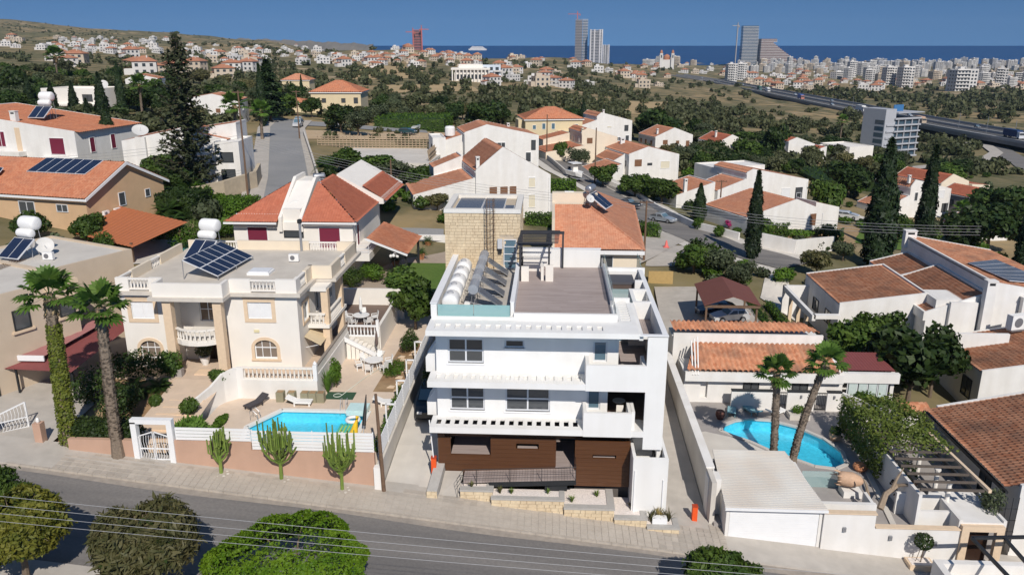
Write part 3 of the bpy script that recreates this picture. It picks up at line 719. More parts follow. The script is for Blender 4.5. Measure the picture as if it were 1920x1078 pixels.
# side bays on the left flank
for zb in (5.9,2.85):
    m = MB().box(-7.85,-7.1,47.2,48.6,zb,zb+1.0); m.add([(-7.85,47.2,zb+1.0),(-7.1,47.2,zb+1.0),(-7.1,48.6,zb+1.0),(-7.85,48.6,zb+1.0),(-7.1,47.2,zb+2.1),(-7.1,48.6,zb+2.1)],[(0,1,4),(1,2,5,4),(3,5,2),(0,4,5,3)])
    obj('side_bay', m, WHITE, mb_root)
# ground floor: brown cladding boards, recess, entrance
gf = MB()
gf.box(-7.05, 5.3, 49.5, 49.7, -1.0, 2.68)
gf.box(-7.05,-6.85,45.9,49.5,-.6,2.68); gf.box(-6.85,.55,46.4,49.5,-.6,-.02); gf.box(.55,1.82,46.0,49.5,-1.0,-.02); gf.box(1.82,5.3,46.0,49.5,-2.5,-.02)
obj('ground_floor_core', gf, mat('dark_interior', (.12,.105,.095), .8, .05, 2), mb_root)
def clad(x0, x1, y, z0, z1, holes=(), th=.12):
    root = empty('cladding', (x0,y,z0)); root.parent = mb_root; root.location = (x0, y-46.7, z0)
    back = MB(); back.panel((x0,y+.02,z0), (1,0,0), x1-x0, z1-z0, th, [(a-x0,b-x0,c-z0,d-z0) for a,b,c,d in holes]); obj('cladding_back', back, CLAD, root)
    zz = z0
    while zz < z1-.05:
        h = min(.285, z1-zz-.0); segs = [(x0,x1)]
        for a,b,c,d in holes:
            if not (zz+h <= c+.02 or zz >= d-.02):
                segs = [s for (p,q) in segs for s in ((p,min(q,a)),(max(p,b),q)) if s[1]-s[0] > .03]
        for p,q in segs:
            m = MB().box(p,q,y,y+.02,zz+.004,zz+h-.004); obj('board', m, CLAD, root)
        zz += h
clad(-6.58,.58,45.85,.05,1.98,[(-6.2,-3.62,.72,1.98),(-1.97,-.53,1.22,1.6)])
clad(1.78,5.28,45.55,-1.15,2.05,[(2.9,4.4,.84,1.08)])
m = MB(); m.box(-7.0,-6.58,45.86,46.2,-.3,2.66); m.box(-6.58,5.28,46.0,46.3,1.98,2.68); obj('cladding_header', m, CLAD, mb_root)
m = MB(); m.box(-6.58,.58,45.9,46.3,-.9,.05); obj('plinth', m, CLAD, mb_root)
for a in ((-1.9,-.6,46.0,46.3,1.2,1.24),(-6.2,-3.7,46.0,49.4,.62,.72),(2.95,4.35,45.75,46.0,.82,.86)): obj('sill_board', MB().box(*a), DECK, mb_root)
# lower white block at the right with its little court
lb = MB()
lb.box(5.30,7.45,43.9,44.1,-2.6,1.82); lb.box(5.3,5.5,44.1,47.0,-2.6,1.8); lb.box(7.25,7.45,44.1,50.0,-2.6,1.8); lb.box(5.5,7.25,44.1,50.0,.4,.75); lb.box(5.30,6.88,46.9,47.1,.7,3.0)
obj('lower_block', lb, WHITE, mb_root)
m = MB()
for x in (5.42,7.18): m.tube([(x,43.86,1.0 if x<6 else .4),(x,43.86,-2.2)], .04, 6)
obj('downpipe', m, TRIM, mb_root)
ac = MB().box(6.75,7.1,45.6,46.3,.75,1.25); obj('vent_unit', ac, METAL, mb_root)
# terrace table and chair on first-floor balcony
tb = empty('balcony_table', (4.65,47.6,Z1), 0, 'small round glass table on the first floor balcony', 'table')
m = MB().lathe([(0,.72),(.42,.72),(.42,.75),(0,.75)], (4.65,47.9,Z1), 18); obj('table_top', m, mat('pale_glass', (.55,.56,.55), .15, .05, 3), tb); m = MB().tube([(4.65,47.9,Z1),(4.65,47.9,Z1+.72)], .05, 6); obj('leg', m, METAL, tb)
ch = empty('balcony_chair', (4.6,47.0,Z1), 0, 'pale chair beside the balcony table', 'chair')
m = MB().box(4.4,4.85,46.85,47.25,Z1+.42,Z1+.47); obj('seat', m, CREAMW, ch); m = MB().box(4.4,4.85,46.82,46.87,Z1+.47,Z1+.9); obj('backrest', m, CREAMW, ch)
for x in (4.43,4.82):
    for y in (46.87,47.22): m = MB().box(x-.02,x+.02,y-.02,y+.02,Z1,Z1+.42); obj('leg', m, CREAMW, ch)
# entrance ramp, handrail, planters
rp = empty('entrance_ramp', (-2,45,0), 0, 'grey decked entrance ramp with thin black handrail before the brown cladding', 'ramp')
m = MB()
nseg = 40
for i in range(nseg):
    a = -5.3+i*(7.15/nseg); b = a+7.15/nseg-.012; za = -.45+.40*i/nseg
    m.box(a,b,44.35,45.8,za,za+.04)
obj('ramp_board', m, DECK, rp, kind='stuff')
m = MB(); m.box(.56,1.82,45.8,49.4,-.01,.03); obj('entrance_floor', m, DECK, rp)
m = MB(); m.bar((-3.6,44.33,-.5),(1.85,44.33,-.2),.06,.32); m.box(-.1,1.3,44.45,45.0,-.9,-.25); obj('fascia', m, METAL, rp)
for (x,z0) in [(-5.25,-.42),(-4.4,-.38),(-2.3,-.26),(-.3,-.15),(1.82,-.04)]:
    m = MB().tube([(x,44.3,z0-.2),(x,44.3,z0+.95)], .02, 5); obj('post', m, METAL, rp)
for k in range(4):
    m = MB().tube([(-5.25,44.3,-.42+.28+k*.22),(1.82,44.3,-.04+.28+k*.22)], .013 if k<3 else .02, 4); obj('rail', m, METAL, rp)
for k in range(2):
    m = MB().tube([(1.82,44.3,.4+k*.5),(1.82,45.5,.45+k*.5)], .015, 4); obj('rail', m, METAL, rp)
for k in range(3):
    m = MB().tube([(-5.25,44.3,-.1+k*.3),(-5.55,43.6,-.3+k*.3),(-5.55,43.6,-1.0)], .015, 4); obj('rail', m, METAL, rp)
m = MB(); m.add([(-6.75,43.6,-1.06),(-5.5,43.6,-1.2),(-5.4,45.85,-.46),(-6.6,45.85,-.46)],[(0,1,2,3)]); obj('entry_slab', m, CONC, rp)
def stonewall(parent, x0, x1, y, ztop, zb):      # coursed low wall whose foot follows the pavement
    me = [(b[0], b[1]) for b in blocks]
    x = x0
    k = 0; z = ztop-.235
    while z > min(zb(x0), zb(x1))-.25:
        x = x0
        while x < x1-.05:
            wd, q = random.choice(blocks); wd2 = min(wd, x1-x)
            if z+.22 > zb(x+wd2/2):
                inst('stone_block', q, parent, (x-parent.location.x, y+.0-parent.location.y, z-parent.location.z), (0,0,0), (wd2/wd,1,1))
            x += wd2
        z -= .235
def planter(x0, x1, y0, y1, zt, name_lab, th=.42):
    e = empty('stone_planter', (x0,y0,zt), 0, name_lab, 'planter', 'stepped planters along the building front')
    core = MB(); core.box(x0,x1,y0+.05,y1,zt-2.6,zt-.12); obj('core', core, MATS['lime_mortar'], e)
    stonewall(e, x0, x1, y0, zt-.08, lambda x: sz(x)+.03)
    cpm = MB(); cpm.box(x0-.04,x1+.04,y0-.06,y0+th,zt-.08,zt+.04); cpm.box(x1-th,x1+.04,y0+th,y1,zt-.08,zt+.04); obj('coping', cpm, SLABST, e)
    g = MB().box(x0,x1-th,y0+th,y1,zt-.12,zt-.02); obj('gravel_bed', g, GRAVEL, e)
    return e
planter(-5.38,-3.35,43.75,44.6,-.58,'low planter of cream stone at the foot of the ramp, tawny tuft on its gravel')
planter(-3.40,1.1,43.4,44.6,-.9,'longest cream stone planter with white gravel below the ramp rail',.3)
planter(1.12,4.2,43.2,45.5,-1.32,'cream stone planter with white gravel below the entrance gap')
planter(4.22,6.2,43.0,45.45,-1.82,'cream stone planter with white gravel in front of the taller cladding',.36)
planter(6.22,8.15,42.75,43.88,-2.25,'lowest cream stone planter holding a white box and dry tufts',.34)
e = empty('low_stone_wall', (-7.3,44,-.9), 0, 'low stone wall with grey coping between driveway and entrance', 'wall')
m = MB(); m.add([(-7.45,43.5,-1.2),(-6.8,43.5,-1.2),(-6.6,46.0,-1.2),(-7.25,46.0,-1.2),(-7.45,43.5,-.55),(-6.8,43.5,-.55),(-6.6,46.0,.1),(-7.25,46.0,.1)],[(4,5,6,7),(0,1,5,4),(1,2,6,5),(2,3,7,6),(3,0,4,7)]); obj('coping', m, SLABST, e)
stonewall(e, -7.45,-6.8,43.45,-.58,lambda x: sz(x)+.03)
m = MB().box(6.55,7.45,43.1,43.55,-2.27,-1.85); obj('utility_box', m, TRIM, label='low white utility box among dry tufts in the lowest planter', cat='box')
# driveway on the left, alley on the right
dw = MB(); strip(dw, [-10.3,-9.3,-8.3,-7.3], lambda x: 43.3, lambda x: 49.0, lambda x: sz(x)+.02, lambda x: -.35)
strip(dw, [-10.3,-9.3,-8.3,-7.05], lambda x: 49.0, lambda x: 66.0, lambda x: -.35, lambda x: -.2)
obj('driveway', dw, CONC2, kind='structure')
al = MB(); strip(al, [7.2,8.2,9.2,10.2], lambda x: 43.3, lambda x: 50.0, lambda x: sz(x)+.02, lambda x: -2.4); strip(al, [7.14,8.2,9.2,10.2], lambda x: 50.0, lambda x: 64.0, lambda x: -2.4, lambda x: -1.5)
al.box(1,7.2,42.5,45,-4,-2.7)
obj('side_alley', al, CONC, kind='structure')
def bollard(x, y, z, lab):
    e = empty('barrier_post', (x,y,z), 0, lab, 'barrier')
    m = MB().box(x-.16,x+.16,y-.16,y+.16,z,z+1.05); obj('cabinet', m, ORANGE, e); m = MB().box(x-.18,x+.18,y-.18,y+.18,z+1.05,z+1.11); obj('cap', m, mat('dark_red_cap', (.45,.06,.02), .5), e)
    return e
b1 = bollard(-7.28,45.6,-.45,'orange barrier cabinet at the driveway mouth with its boom raised')
m = MB().bar((-7.28,45.6,.5),(-7.5,45.7,3.2),.06,.09); obj('boom', m, TRIM, b1)
bollard(9.35,44.4,-2.75,'orange barrier cabinet at the alley mouth beside the white garage')
# ------------------------------------------------------------------ vegetation
def np_mesh(name, V, F, m, smooth=False):
    V = np.asarray(V, np.float32); F = np.asarray(F, np.int32); n, k = F.shape
    me = bpy.data.meshes.new(name); me.vertices.add(len(V)); me.vertices.foreach_set('co', V.ravel())
    me.loops.add(n*k); me.loops.foreach_set('vertex_index', F.ravel())
    me.polygons.add(n); me.polygons.foreach_set('loop_start', np.arange(0, n*k, k, dtype=np.int32))
    try: me.polygons.foreach_set('loop_total', np.full(n, k, np.int32))
    except Exception: pass
    if smooth: me.polygons.foreach_set('use_smooth', [True]*n)
    for q in (m if isinstance(m, (list, tuple)) else [m]): me.materials.append(q)
    me.update(calc_edges=True); return me
def cards(C, N, size, aspect=1.5, jit=.6, r=rng):
    """leaf faces at points C, facing roughly N"""
    n = len(C); N = N + r.normal(0, jit, (n,3)); N /= np.linalg.norm(N, axis=1, keepdims=True)+1e-9
    T = r.normal(0, 1, (n,3)); T -= (T*N).sum(1, keepdims=True)*N; T /= np.linalg.norm(T, axis=1, keepdims=True)+1e-9
    B = np.cross(N, T); s = (size*r.uniform(.6,1.35,n))[:,None] if np.isscalar(size) else (size*r.uniform(.6,1.35,n))[:,None]
    a = T*s*aspect*.5; b = B*s*.5
    V = np.stack([C-a, C+b*.9-a*.1, C+a, C-b*.9-a*.1], 1).reshape(-1,3)
    return V, np.arange(4*n).reshape(n,4)
def lobes_points(lobes, n, r=rng, inner=.55):
    """points in the shells of several ellipsoids (cx,cy,cz,rx,ry,rz)"""
    L = np.array(lobes, float); w = (L[:,3]*L[:,4]+L[:,4]*L[:,5]+L[:,3]*L[:,5]); idx = r.choice(len(L), n, p=w/w.sum())
    d = r.normal(0,1,(n,3)); d /= np.linalg.norm(d,axis=1,keepdims=True)
    rad = r.uniform(inner**2,1,n)**.5; rad *= 1+.12*np.sin(d[:,0]*7+idx)*np.sin(d[:,1]*6+idx*2)
    c = L[idx,:3]+d*rad[:,None]*L[idx,3:6]
    nn = d/L[idx,3:6]; nn /= np.linalg.norm(nn,axis=1,keepdims=True)
    return c, nn
def merge(parts):
    V = []; F = []; b = 0
    for v, f in parts: V.append(v); F.append(f+b); b += len(v)
    return np.concatenate(V), np.concatenate(F)
def limb_mesh(name, h, r0, nl, spread, top, m=None, lean=0, r=random):
    mb = MB(); mb.tube([(0,0,-.3),(lean*.3*h,0,h*.5),(lean*h,0,h)], [r0*1.25,r0,r0*.7], 7)
    for i in range(nl):
        a = 6.283*i/nl+r.uniform(-.3,.3); L = spread*r.uniform(.6,1)
        mb.tube([(lean*h*.8,0,h*.8),(lean*h+math.cos(a)*L*.5,math.sin(a)*L*.5,h+(top-h)*.35),(lean*h+math.cos(a)*L,math.sin(a)*L,h+(top-h)*.75)], [r0*.55,r0*.35,r0*.12], 5)
    return mb.mesh(name, m or BARK)
PROTO = {}
def proto_round(key, lm, nlobes, n, size, seed, flat=.85, trunk=.35, tr=.05, inner=.55, asp=1.5):
    """unit tree: crown radius about 1, tree height about 2"""
    r = np.random.default_rng(seed); random.seed(seed)
    lob = [(0,0,1.12,.62,.62,.55)]
    for i in range(nlobes):
        a = 6.283*i/nlobes*1.0+r.uniform(-.4,.4); q = r.uniform(.35,.62); z = r.uniform(.72,1.5)
        s = r.uniform(.32,.52); lob.append((math.cos(a)*q, math.sin(a)*q, z, s, s, s*flat))
    c, nn = lobes_points(lob, n, r, inner)
    V, F = cards(c, nn, size, asp, .55, r)
    PROTO[key] = (limb_mesh('trunk', trunk*1.6, tr, 5, .55, 1.3), np_mesh('crown', V, F, lm))
for i in range(3): proto_round('broad%d'%i, L_BROAD, 9, 2600, .125, 11+i)
for i in range(3): proto_round('dark%d'%i, L_DARK, 8, 2400, .13, 21+i, flat=.95)
for i in range(2): proto_round('olive%d'%i, L_OLIVE, 10, 2400, .085, 31+i, asp=2.2, inner=.4)
for i in range(2): proto_round('scrubtree%d'%i, L_SCRUB, 7, 1500, .16, 41+i)
for i in range(2): proto_round('khaki%d'%i, L_DRY, 9, 2200, .11, 45+i, asp=2.2)
def proto_cypress(key, n, seed, lm=L_CYP, w=.115):
    """unit height 1"""
    r = np.random.default_rng(seed); t = r.uniform(.015,1,n)**.85; a = r.uniform(0,6.283,n)
    rad = w*np.minimum(1,(t/.12))**.6*(1-np.clip((t-.35)/.65,0,1)**1.7)*(1+.16*np.sin(a*3+t*19)+.12*np.sin(a*5-t*31))
    rad *= r.uniform(.7,1.05,n); d = np.stack([np.cos(a),np.sin(a),np.full(n,.25)],1)
    c = np.stack([np.cos(a)*rad,np.sin(a)*rad,t],1); V, F = cards(c, d, .023, 2.4, .4, r)
    tk = MB().tube([(0,0,-.03),(0,0,.9)],[.018,.004],6).mesh('trunk', BARK)
    PROTO[key] = (tk, np_mesh('crown', V, F, lm))
proto_cypress('cyp0', 5200, 51, w=.10); proto_cypress('cyp1', 5200, 52, w=.085)
def proto_conifer(key, seed, n=3000, lm=L_CYP, w=.26):
    r = np.random.default_rng(seed); t = r.uniform(.08,1,n)**.8; tier = .8+.25*np.sin(t*44); a = r.uniform(0,6.283,n)
    rad = w*(1-t)**.75*tier*r.uniform(.3,1.05,n)*(1+.2*np.sin(a*4+t*9)); d = np.stack([np.cos(a)*.5,np.sin(a)*.5,np.full(n,.8)],1)
    c = np.stack([np.cos(a)*rad,np.sin(a)*rad,t-.10*rad],1); V, F = cards(c, d, .035, 2.0, .5, r)
    PROTO[key] = (MB().tube([(0,0,-.03),(0,0,.98)],[.02,.003],6).mesh('trunk', BARK), np_mesh('crown', V, F, lm))
proto_conifer('conifer', 55)
def proto_norfolk():
    r = np.random.default_rng(60); parts = []; tk = MB(); tk.tube([(0,0,-.02),(.004,0,.5),(0,0,1.0)],[.016,.011,.003],7)
    for k in range(30):
        z = .05+.94*(k/29.0)**.95; L = .19*(1-z)**.62+.012; nb = 7
        for j in range(nb):
            a = 6.283*(j/nb)+k*.7+r.uniform(-.25,.25)
            if r.uniform() < .14: continue
            ll = L*r.uniform(.6,1.12)
            p = [np.array([math.cos(a)*ll*s, math.sin(a)*ll*s, z-.02*math.sin(s*3.0)+.03*s*s]) for s in (0,.5,1)]
            tk.tube([tuple(q) for q in p], [.003,.002,.001], 4)
            m = max(6,int(46*ll/.19)); s = r.uniform(.22,1,m)
            c = np.stack([math.cos(a)*ll*s, math.sin(a)*ll*s, z-.02*np.sin(s*3)+.03*s*s],1)+r.normal(0,.006,(m,3))
            n_ = np.tile(np.array([math.cos(a)*.3,math.sin(a)*.3,.9]),(m,1)); parts.append(cards(c, n_, .016, 2.2, .5, r))
    V, F = merge(parts); PROTO['norfolk'] = (tk.mesh('trunk', BARK), np_mesh('crown', V, F, leafmat('leaf_norfolk', (.022,.032,.014),(.055,.062,.028), scale=.5, trans=.1)))
proto_norfolk()
def fan_palm_crown(nf, seed, R_=1.0, lm=L_PALM, droop=.5):
    r = np.random.default_rng(seed); parts = []
    for i in range(nf):
        el = 1.3-1.7*(i/nf); a = i*2.4+r.uniform(-.3,.3); pl = R_*.62
        d = np.array([math.cos(a)*math.cos(el), math.sin(a)*math.cos(el), math.sin(el)])
        side = np.array([-math.sin(a), math.cos(a), 0]); up = np.cross(d, side)*-1
        if up[2] < 0 and el < 1.2: up = -up
        c = d*pl+np.array([0,0,-.12*pl*(1.1-el)])
        parts.append((np.array([-side*.012, side*.012, c+side*.012, c-side*.012]), np.array([[0,1,2,3]])))
        nb = 15; V = []; F = []
        for k in range(nb):
            b = (k/(nb-1)-.5)*3.9; L = R_*.60*(1-.12*abs(b)/1.8)
            dd = d*math.cos(b)+side*math.sin(b); pw = side*math.cos(b)-d*math.sin(b); fold = up*(.02 if k % 2 else -.02)
            tip = c+dd*L+np.array([0,0,-droop*R_*.22*r.uniform(.6,1.3)]); mid = c+dd*L*.6+up*.02
            o = len(V); V += [c+fold*.2, mid-pw*.075*R_+fold, tip, mid+pw*.075*R_+fold]; F.append([o,o+1,o+2,o+3])
        parts.append((np.array(V), np.array(F)))
    return merge(parts)
def skirt(n, seed, R_=.4, H=.9):
    r = np.random.default_rng(seed); a = r.uniform(0,6.283,n); z = -r.uniform(.1,1,n)*H
    c = np.stack([np.cos(a)*R_*.55, np.sin(a)*R_*.55, z],1); V = []; F = []
    for i in range(n):
        o = len(V); d = np.array([math.cos(a[i]), math.sin(a[i]),0]); s = np.array([-d[1],d[0],0])*.05
        V += [d*.14+[0,0,z[i]+.25]-s*.4, d*.14+[0,0,z[i]+.25]+s*.4, d*R_*r.uniform(.6,1)+[0,0,z[i]-.25]+s, d*R_*r.uniform(.6,1)+[0,0,z[i]-.3]-s]; F.append([o,o+1,o+2,o+3])
    return np.array(V), np.array(F)
def boots(mb_pts, rad, n, seed, m, name='bark_boots'):
    """stubs of old leaf bases round a palm trunk"""
    r = np.random.default_rng(seed); V = []; F = []; k = len(mb_pts)-1
    for i in range(n):
        t = r.uniform(0,k-1e-6); j = int(t); p = np.array(mb_pts[j])*(1-t+j)+np.array(mb_pts[j+1])*(t-j); R0 = rad[j]*(1-t+j)+rad[j+1]*(t-j)
        a = r.uniform(0,6.283); d = np.array([math.cos(a),math.sin(a),0]); s = np.array([-d[1],d[0],0])*R0*.3; o = len(V)
        b = p+d*R0*.92; e = p+d*R0*1.22+np.array([0,0,.14])
        V += [b-s, b+s, e+s*.5, e-s*.5]; F.append([o,o+1,o+2,o+3])
    return np_mesh(name, np.array(V), np.array(F), m)
def feather_palm(nf, seed, R_=1.0):
    r = np.random.default_rng(seed); parts = []
    for i in range(nf):
        el = 1.3-1.6*(i/nf); a = i*2.4+r.uniform(-.2,.2); d = np.array([math.cos(a),math.sin(a)]); side = np.array([-d[1],d[0],0]); V = []; F = []
        for k in range(26):
            s = .12+.88*k/25; x = R_*(s*math.cos(el)+.0); z = R_*(s*math.sin(el)-.62*s*s*(1.2-.5*el))
            x = R_*s*max(math.cos(el*.8),.25); c = np.array([d[0]*x,d[1]*x,z]); L = R_*.26*math.sin(.35+2.6*s)+.02
            for sg in (-1,1):
                tip = c+side*sg*L+np.array([d[0]*L*.5,d[1]*L*.5,-.1*L]); w = np.array([d[0],d[1],0])*R_*.022; o = len(V)
                V += [c-w, c+w, tip+w*.2, tip-w*.2]; F.append([o,o+1,o+2,o+3])
        parts.append((np.array(V),np.array(F)))
    return merge(parts)
_v,_q = fan_palm_crown(17, 71); FAN_ME = np_mesh('crown', _v, _q, L_PALM)
_v,_q = skirt(60, 72); SKIRT_ME = np_mesh('dry_skirt', _v, _q, L_PALMD)
_v,_q = feather_palm(26, 73); FEATHER_ME = np_mesh('crown', _v, _q, leafmat('leaf_cycad', (.03,.07,.012),(.07,.13,.025), trans=.15))
def tree(kind, loc, h, label, group=None, rz=None, w=None, name=None, cat='tree'):
    """a tree of overall height h (and crown width w) on the ground at loc"""
    tk, cr = PROTO[kind]; unit = 1.0 if kind[:3] in ('cyp','con','nor') else 2.0
    e = empty(name or ('cypress_tree' if kind[:3] == 'cyp' else 'norfolk_pine' if kind == 'norfolk' else 'conifer' if kind[:3] == 'con' else 'olive_tree' if kind[:5] == 'olive' else 'leafy_tree'), loc, rz if rz is not None else random.uniform(0,6.28), label, cat, group)
    s = h/unit; sx = s if w is None else (w/2.0 if unit == 2 else s*w)
    for n_, me in (('trunk', tk), ('crown', cr)): inst(n_, me, e, scale=(sx,sx,s))
    return e
def fan_palm(loc, h, lean=(0,0), R_=1.5, r=.2, label=None, group=None, skirt_=True, wrap=None):
    e = empty('fan_palm', loc, 0, label, 'palm', group); n = 9
    pts = [(lean[0]*(i/(n-1))**1.5, lean[1]*(i/(n-1))**1.5, h*i/(n-1)-.1*(i == 0)) for i in range(n)]; rad = [r*(1.35 if i == 0 else 1.08-.2*i/(n-1)) for i in range(n)]
    m = MB(); m.tube(pts, rad, 9); tr = obj('trunk', m, PALMBARK, e, local=True)
    inst('leaf_base', boots(pts[1:], rad[1:], int(70*h), 5, PALMBARK), tr)['kind'] = 'stuff'
    t = (pts[-1][0],pts[-1][1],h)
    inst('crown', FAN_ME, e, t, (0,0,random.uniform(0,6)), R_)
    if skirt_: inst('dry_skirt', SKIRT_ME, e, t, (0,0,1), R_*.75)
    return e
def cycad(loc, R_, label, group=None, trunk=.4):
    e = empty('cycad_palm', loc, 0, label, 'palm', group); m = MB().tube([(0,0,-.1),(0,0,trunk)],[.22,.16],8); obj('trunk', m, PALMBARK, e, local=True)
    inst('crown', FEATHER_ME, e, (0,0,trunk), (0,0,random.uniform(0,6)), R_); return e
def hedge(x0, x1, y0, y1, z0, z1, lm, n, label, size=.12, name='hedge', rnd=.15, cat='hedge', group=None, core=True):
    e = empty(name, ((x0+x1)/2,(y0+y1)/2,z0), 0, label, cat, group); r = rng
    C = np.stack([r.uniform(x0,x1,n), r.uniform(y0,y1,n), r.uniform(z0,z1,n)],1); N = np.zeros((n,3)); f = r.uniform(0,1,n)
    ax, ay, az = (y1-y0)*(z1-z0), (x1-x0)*(z1-z0), (x1-x0)*(y1-y0); tot = 2*ax+2*ay+az; p = np.cumsum([ax,ax,ay,ay,az])/tot
    for k, (ax_, val, nn) in enumerate(((0,x0,(-1,0,.2)),(0,x1,(1,0,.2)),(1,y0,(0,-1,.2)),(1,y1,(0,1,.2)),(2,z1,(0,0,1)))):
        s = (f < p[k]) & (f >= (p[k-1] if k else 0)); C[s,ax_] = val; N[s] = nn
    C += r.normal(0, rnd*.35, (n,3)); V, F = cards(C, N, size, 1.5, .6)
    V -= np.array(e.location); inst('foliage', np_mesh('foliage', V, F, lm), e)
    if core: m = MB().box(x0+rnd,x1-rnd,y0+rnd,y1-rnd,z0-.1,z1-rnd); obj('stem_mass', m, L_DARK, e)  # solid dark filler box; the hedge's inner shade is put into its colour
    return e
def bush(c, rx, ry, rz, lm, n, label, size=.11, name='shrub', cat='shrub', group=None, nl=5, inner=.6, asp=1.5):
    e = empty(name, c, 0, label, cat, group); r = rng
    lob = [(0,0,rz*.55,rx*.75,ry*.75,rz*.5)]+[(math.cos(a)*rx*.45,math.sin(a)*ry*.45,rz*r.uniform(.4,.75),rx*.5,ry*.5,rz*.34) for a in [6.283*i/nl+.3 for i in range(nl)]]
    C, N = lobes_points(lob, n, r, inner); V, F = cards(C, N, size, asp, .5); inst('foliage', np_mesh('foliage', V, F, lm), e)
    m = MB(); 
    for k in range(4):
        a = k*1.6; m.tube([(0,0,-.1),(math.cos(a)*rx*.35,math.sin(a)*ry*.35,rz*.6)],[.04,.015],5)
    obj('stem', m, BARK, e, local=True); return e
def tuft(c, h, n, lm, label, spread=.5, cat='plant', name='tuft_plant', group=None, w=.03):
    e = empty(name, c, 0, label, cat, group); V = []; F = []
    for i in range(n):
        a = random.uniform(0,6.283); s = random.uniform(.2,1)*spread*h; hh = h*random.uniform(.5,1); d = np.array([math.cos(a),math.sin(a),0]); q = np.array([-d[1],d[0],0])*w*random.uniform(.7,1.3); o = len(V)
        V += [-q, q, d*s*.5+[0,0,hh*.75]+q, d*s*.5+[0,0,hh*.75]-q, d*s+[0,0,hh]]; F += [[o,o+1,o+2,o+3],[o+3,o+2,o+4,o+4]]
    m = MB(); m.add(V, [f if f[2] != f[3] else f[:3] for f in F]); inst('leaf', m.mesh('leaf', lm), e); e.children[0]['kind'] = 'stuff'; return e
# ---- near street trees
def clipped_crown(rx, ry, z0, z1, n, size, seed, lm, holes=(), asp=1.5, rag=.1):
    r = np.random.default_rng(seed); a = r.uniform(0,6.283,n); t = r.uniform(0,1,n)
    # flattened dome: shell with a flat-ish top
    el = np.arcsin(r.uniform(-.5,1,n)); k = 1+.10*np.sin(a*3+seed)+.06*np.sin(a*7+2*el)+r.normal(0,rag*.5,n)
    x = np.cos(a)*np.cos(el)**.6*rx*k; y = np.sin(a)*np.cos(el)**.6*ry*k; z = (z0+z1)/2+np.sin(el)*(z1-z0)/2*(1+r.normal(0,rag*.4,n)+.08*np.sin(x*1.3+seed)*np.cos(y*1.7))
    N = np.stack([np.cos(a)*np.cos(el),np.sin(a)*np.cos(el),np.sin(el)+.1],1); C = np.stack([x,y,z],1)
    g = np.sin(x*2.1+seed)*np.sin(y*2.3+1.7*seed)*np.sin(z*2.0)+.5*np.sin(x*4.7+y*3.1); C += N*(.16*np.sin(x*1.9+y*1.3+seed)+.10*np.sin(x*4.1-y*3.7))[:,None]; keep = (g > (-.62 if rag > .05 else -2)) | (r.uniform(0,1,n) < .35); C, N = C[keep], N[keep]
    return cards(C, N, size, asp, .7, r)
def street_tree(loc, rx, ry, z0, z1, n, size, seed, lm, label, twig=0, rag=.1, asp=1.6):
    e = empty('street_tree', loc, 0, label, 'tree'); V, F = clipped_crown(rx, ry, z0, z1, n, size, seed, lm, rag=rag, asp=asp); inst('crown', np_mesh('crown', V, F, lm), e)
    V, F = clipped_crown(rx*.86, ry*.86, z0+.1, z1-.25, n//3, size*1.4, seed+1, lm, rag=rag); inst('inner_foliage', np_mesh('inner_foliage', V, F, L_DARK), e)  # inner leaves always dark green: shade in the crown's gaps is put into the colour
    m = MB(); m.tube([(0,0,-.3),(.05,.05,z0*.6),(0,0,(z0+z1)/2)],[.2,.15,.1],8)
    for k in range(8):
        a = k*.8; m.tube([(0,0,z0*.7),(math.cos(a)*rx*.5,math.sin(a)*ry*.5,(z0+z1)*.5),(math.cos(a)*rx*.85,math.sin(a)*ry*.85,(z0+z1)*.55)],[.07,.04,.012],5)
    obj('trunk', m, BARK, e, local=True)
    if twig:
        m = MB(); rr = random.Random(seed)
        for k in range(twig):
            a = rr.uniform(0,6.283); el = rr.uniform(-.2,1.2); d = Vector((math.cos(a)*math.cos(el)*rx,math.sin(a)*math.cos(el)*ry,math.sin(el)*(z1-z0)/2)); c = Vector((0,0,(z0+z1)/2))
            p = c+d*.55; q = c+d*1.03+Vector((rr.uniform(-.2,.2),rr.uniform(-.2,.2),rr.uniform(-.2,.1))); m.tube([p,(p+q)/2+Vector((0,0,.08)),q],[.02,.014,.006],4)
        obj('bare_twig', m, mat('grey_twig', (.24,.19,.14), .9, .2, 6), e, local=True, kind='stuff')
    return e
def under(u, v, z): p = P(u, v, z); return (p.x, p.y, sz(p.x))
def st(u, v, zc, **k): p = P(u, v, sz(P(u,v,2).x)+zc); return p
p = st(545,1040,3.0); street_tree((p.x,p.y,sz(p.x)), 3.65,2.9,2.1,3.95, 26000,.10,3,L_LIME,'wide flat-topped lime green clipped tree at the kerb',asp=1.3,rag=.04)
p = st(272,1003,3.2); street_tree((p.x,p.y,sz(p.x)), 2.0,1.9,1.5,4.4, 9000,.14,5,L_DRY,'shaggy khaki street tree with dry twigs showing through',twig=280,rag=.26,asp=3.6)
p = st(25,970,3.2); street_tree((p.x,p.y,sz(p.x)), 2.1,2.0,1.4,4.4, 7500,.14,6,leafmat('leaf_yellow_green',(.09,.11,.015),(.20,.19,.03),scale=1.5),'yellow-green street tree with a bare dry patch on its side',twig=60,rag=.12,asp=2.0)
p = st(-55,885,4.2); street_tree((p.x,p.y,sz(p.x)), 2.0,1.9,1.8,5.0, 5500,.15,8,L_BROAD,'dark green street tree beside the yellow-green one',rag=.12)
p = st(1350,1075,2.4); street_tree((p.x,p.y,sz(p.x)), 1.75,1.5,1.6,3.4, 5000,.15,9,L_BROAD,'ragged green tree top beside the bare utility pole',rag=.16,asp=2.2)
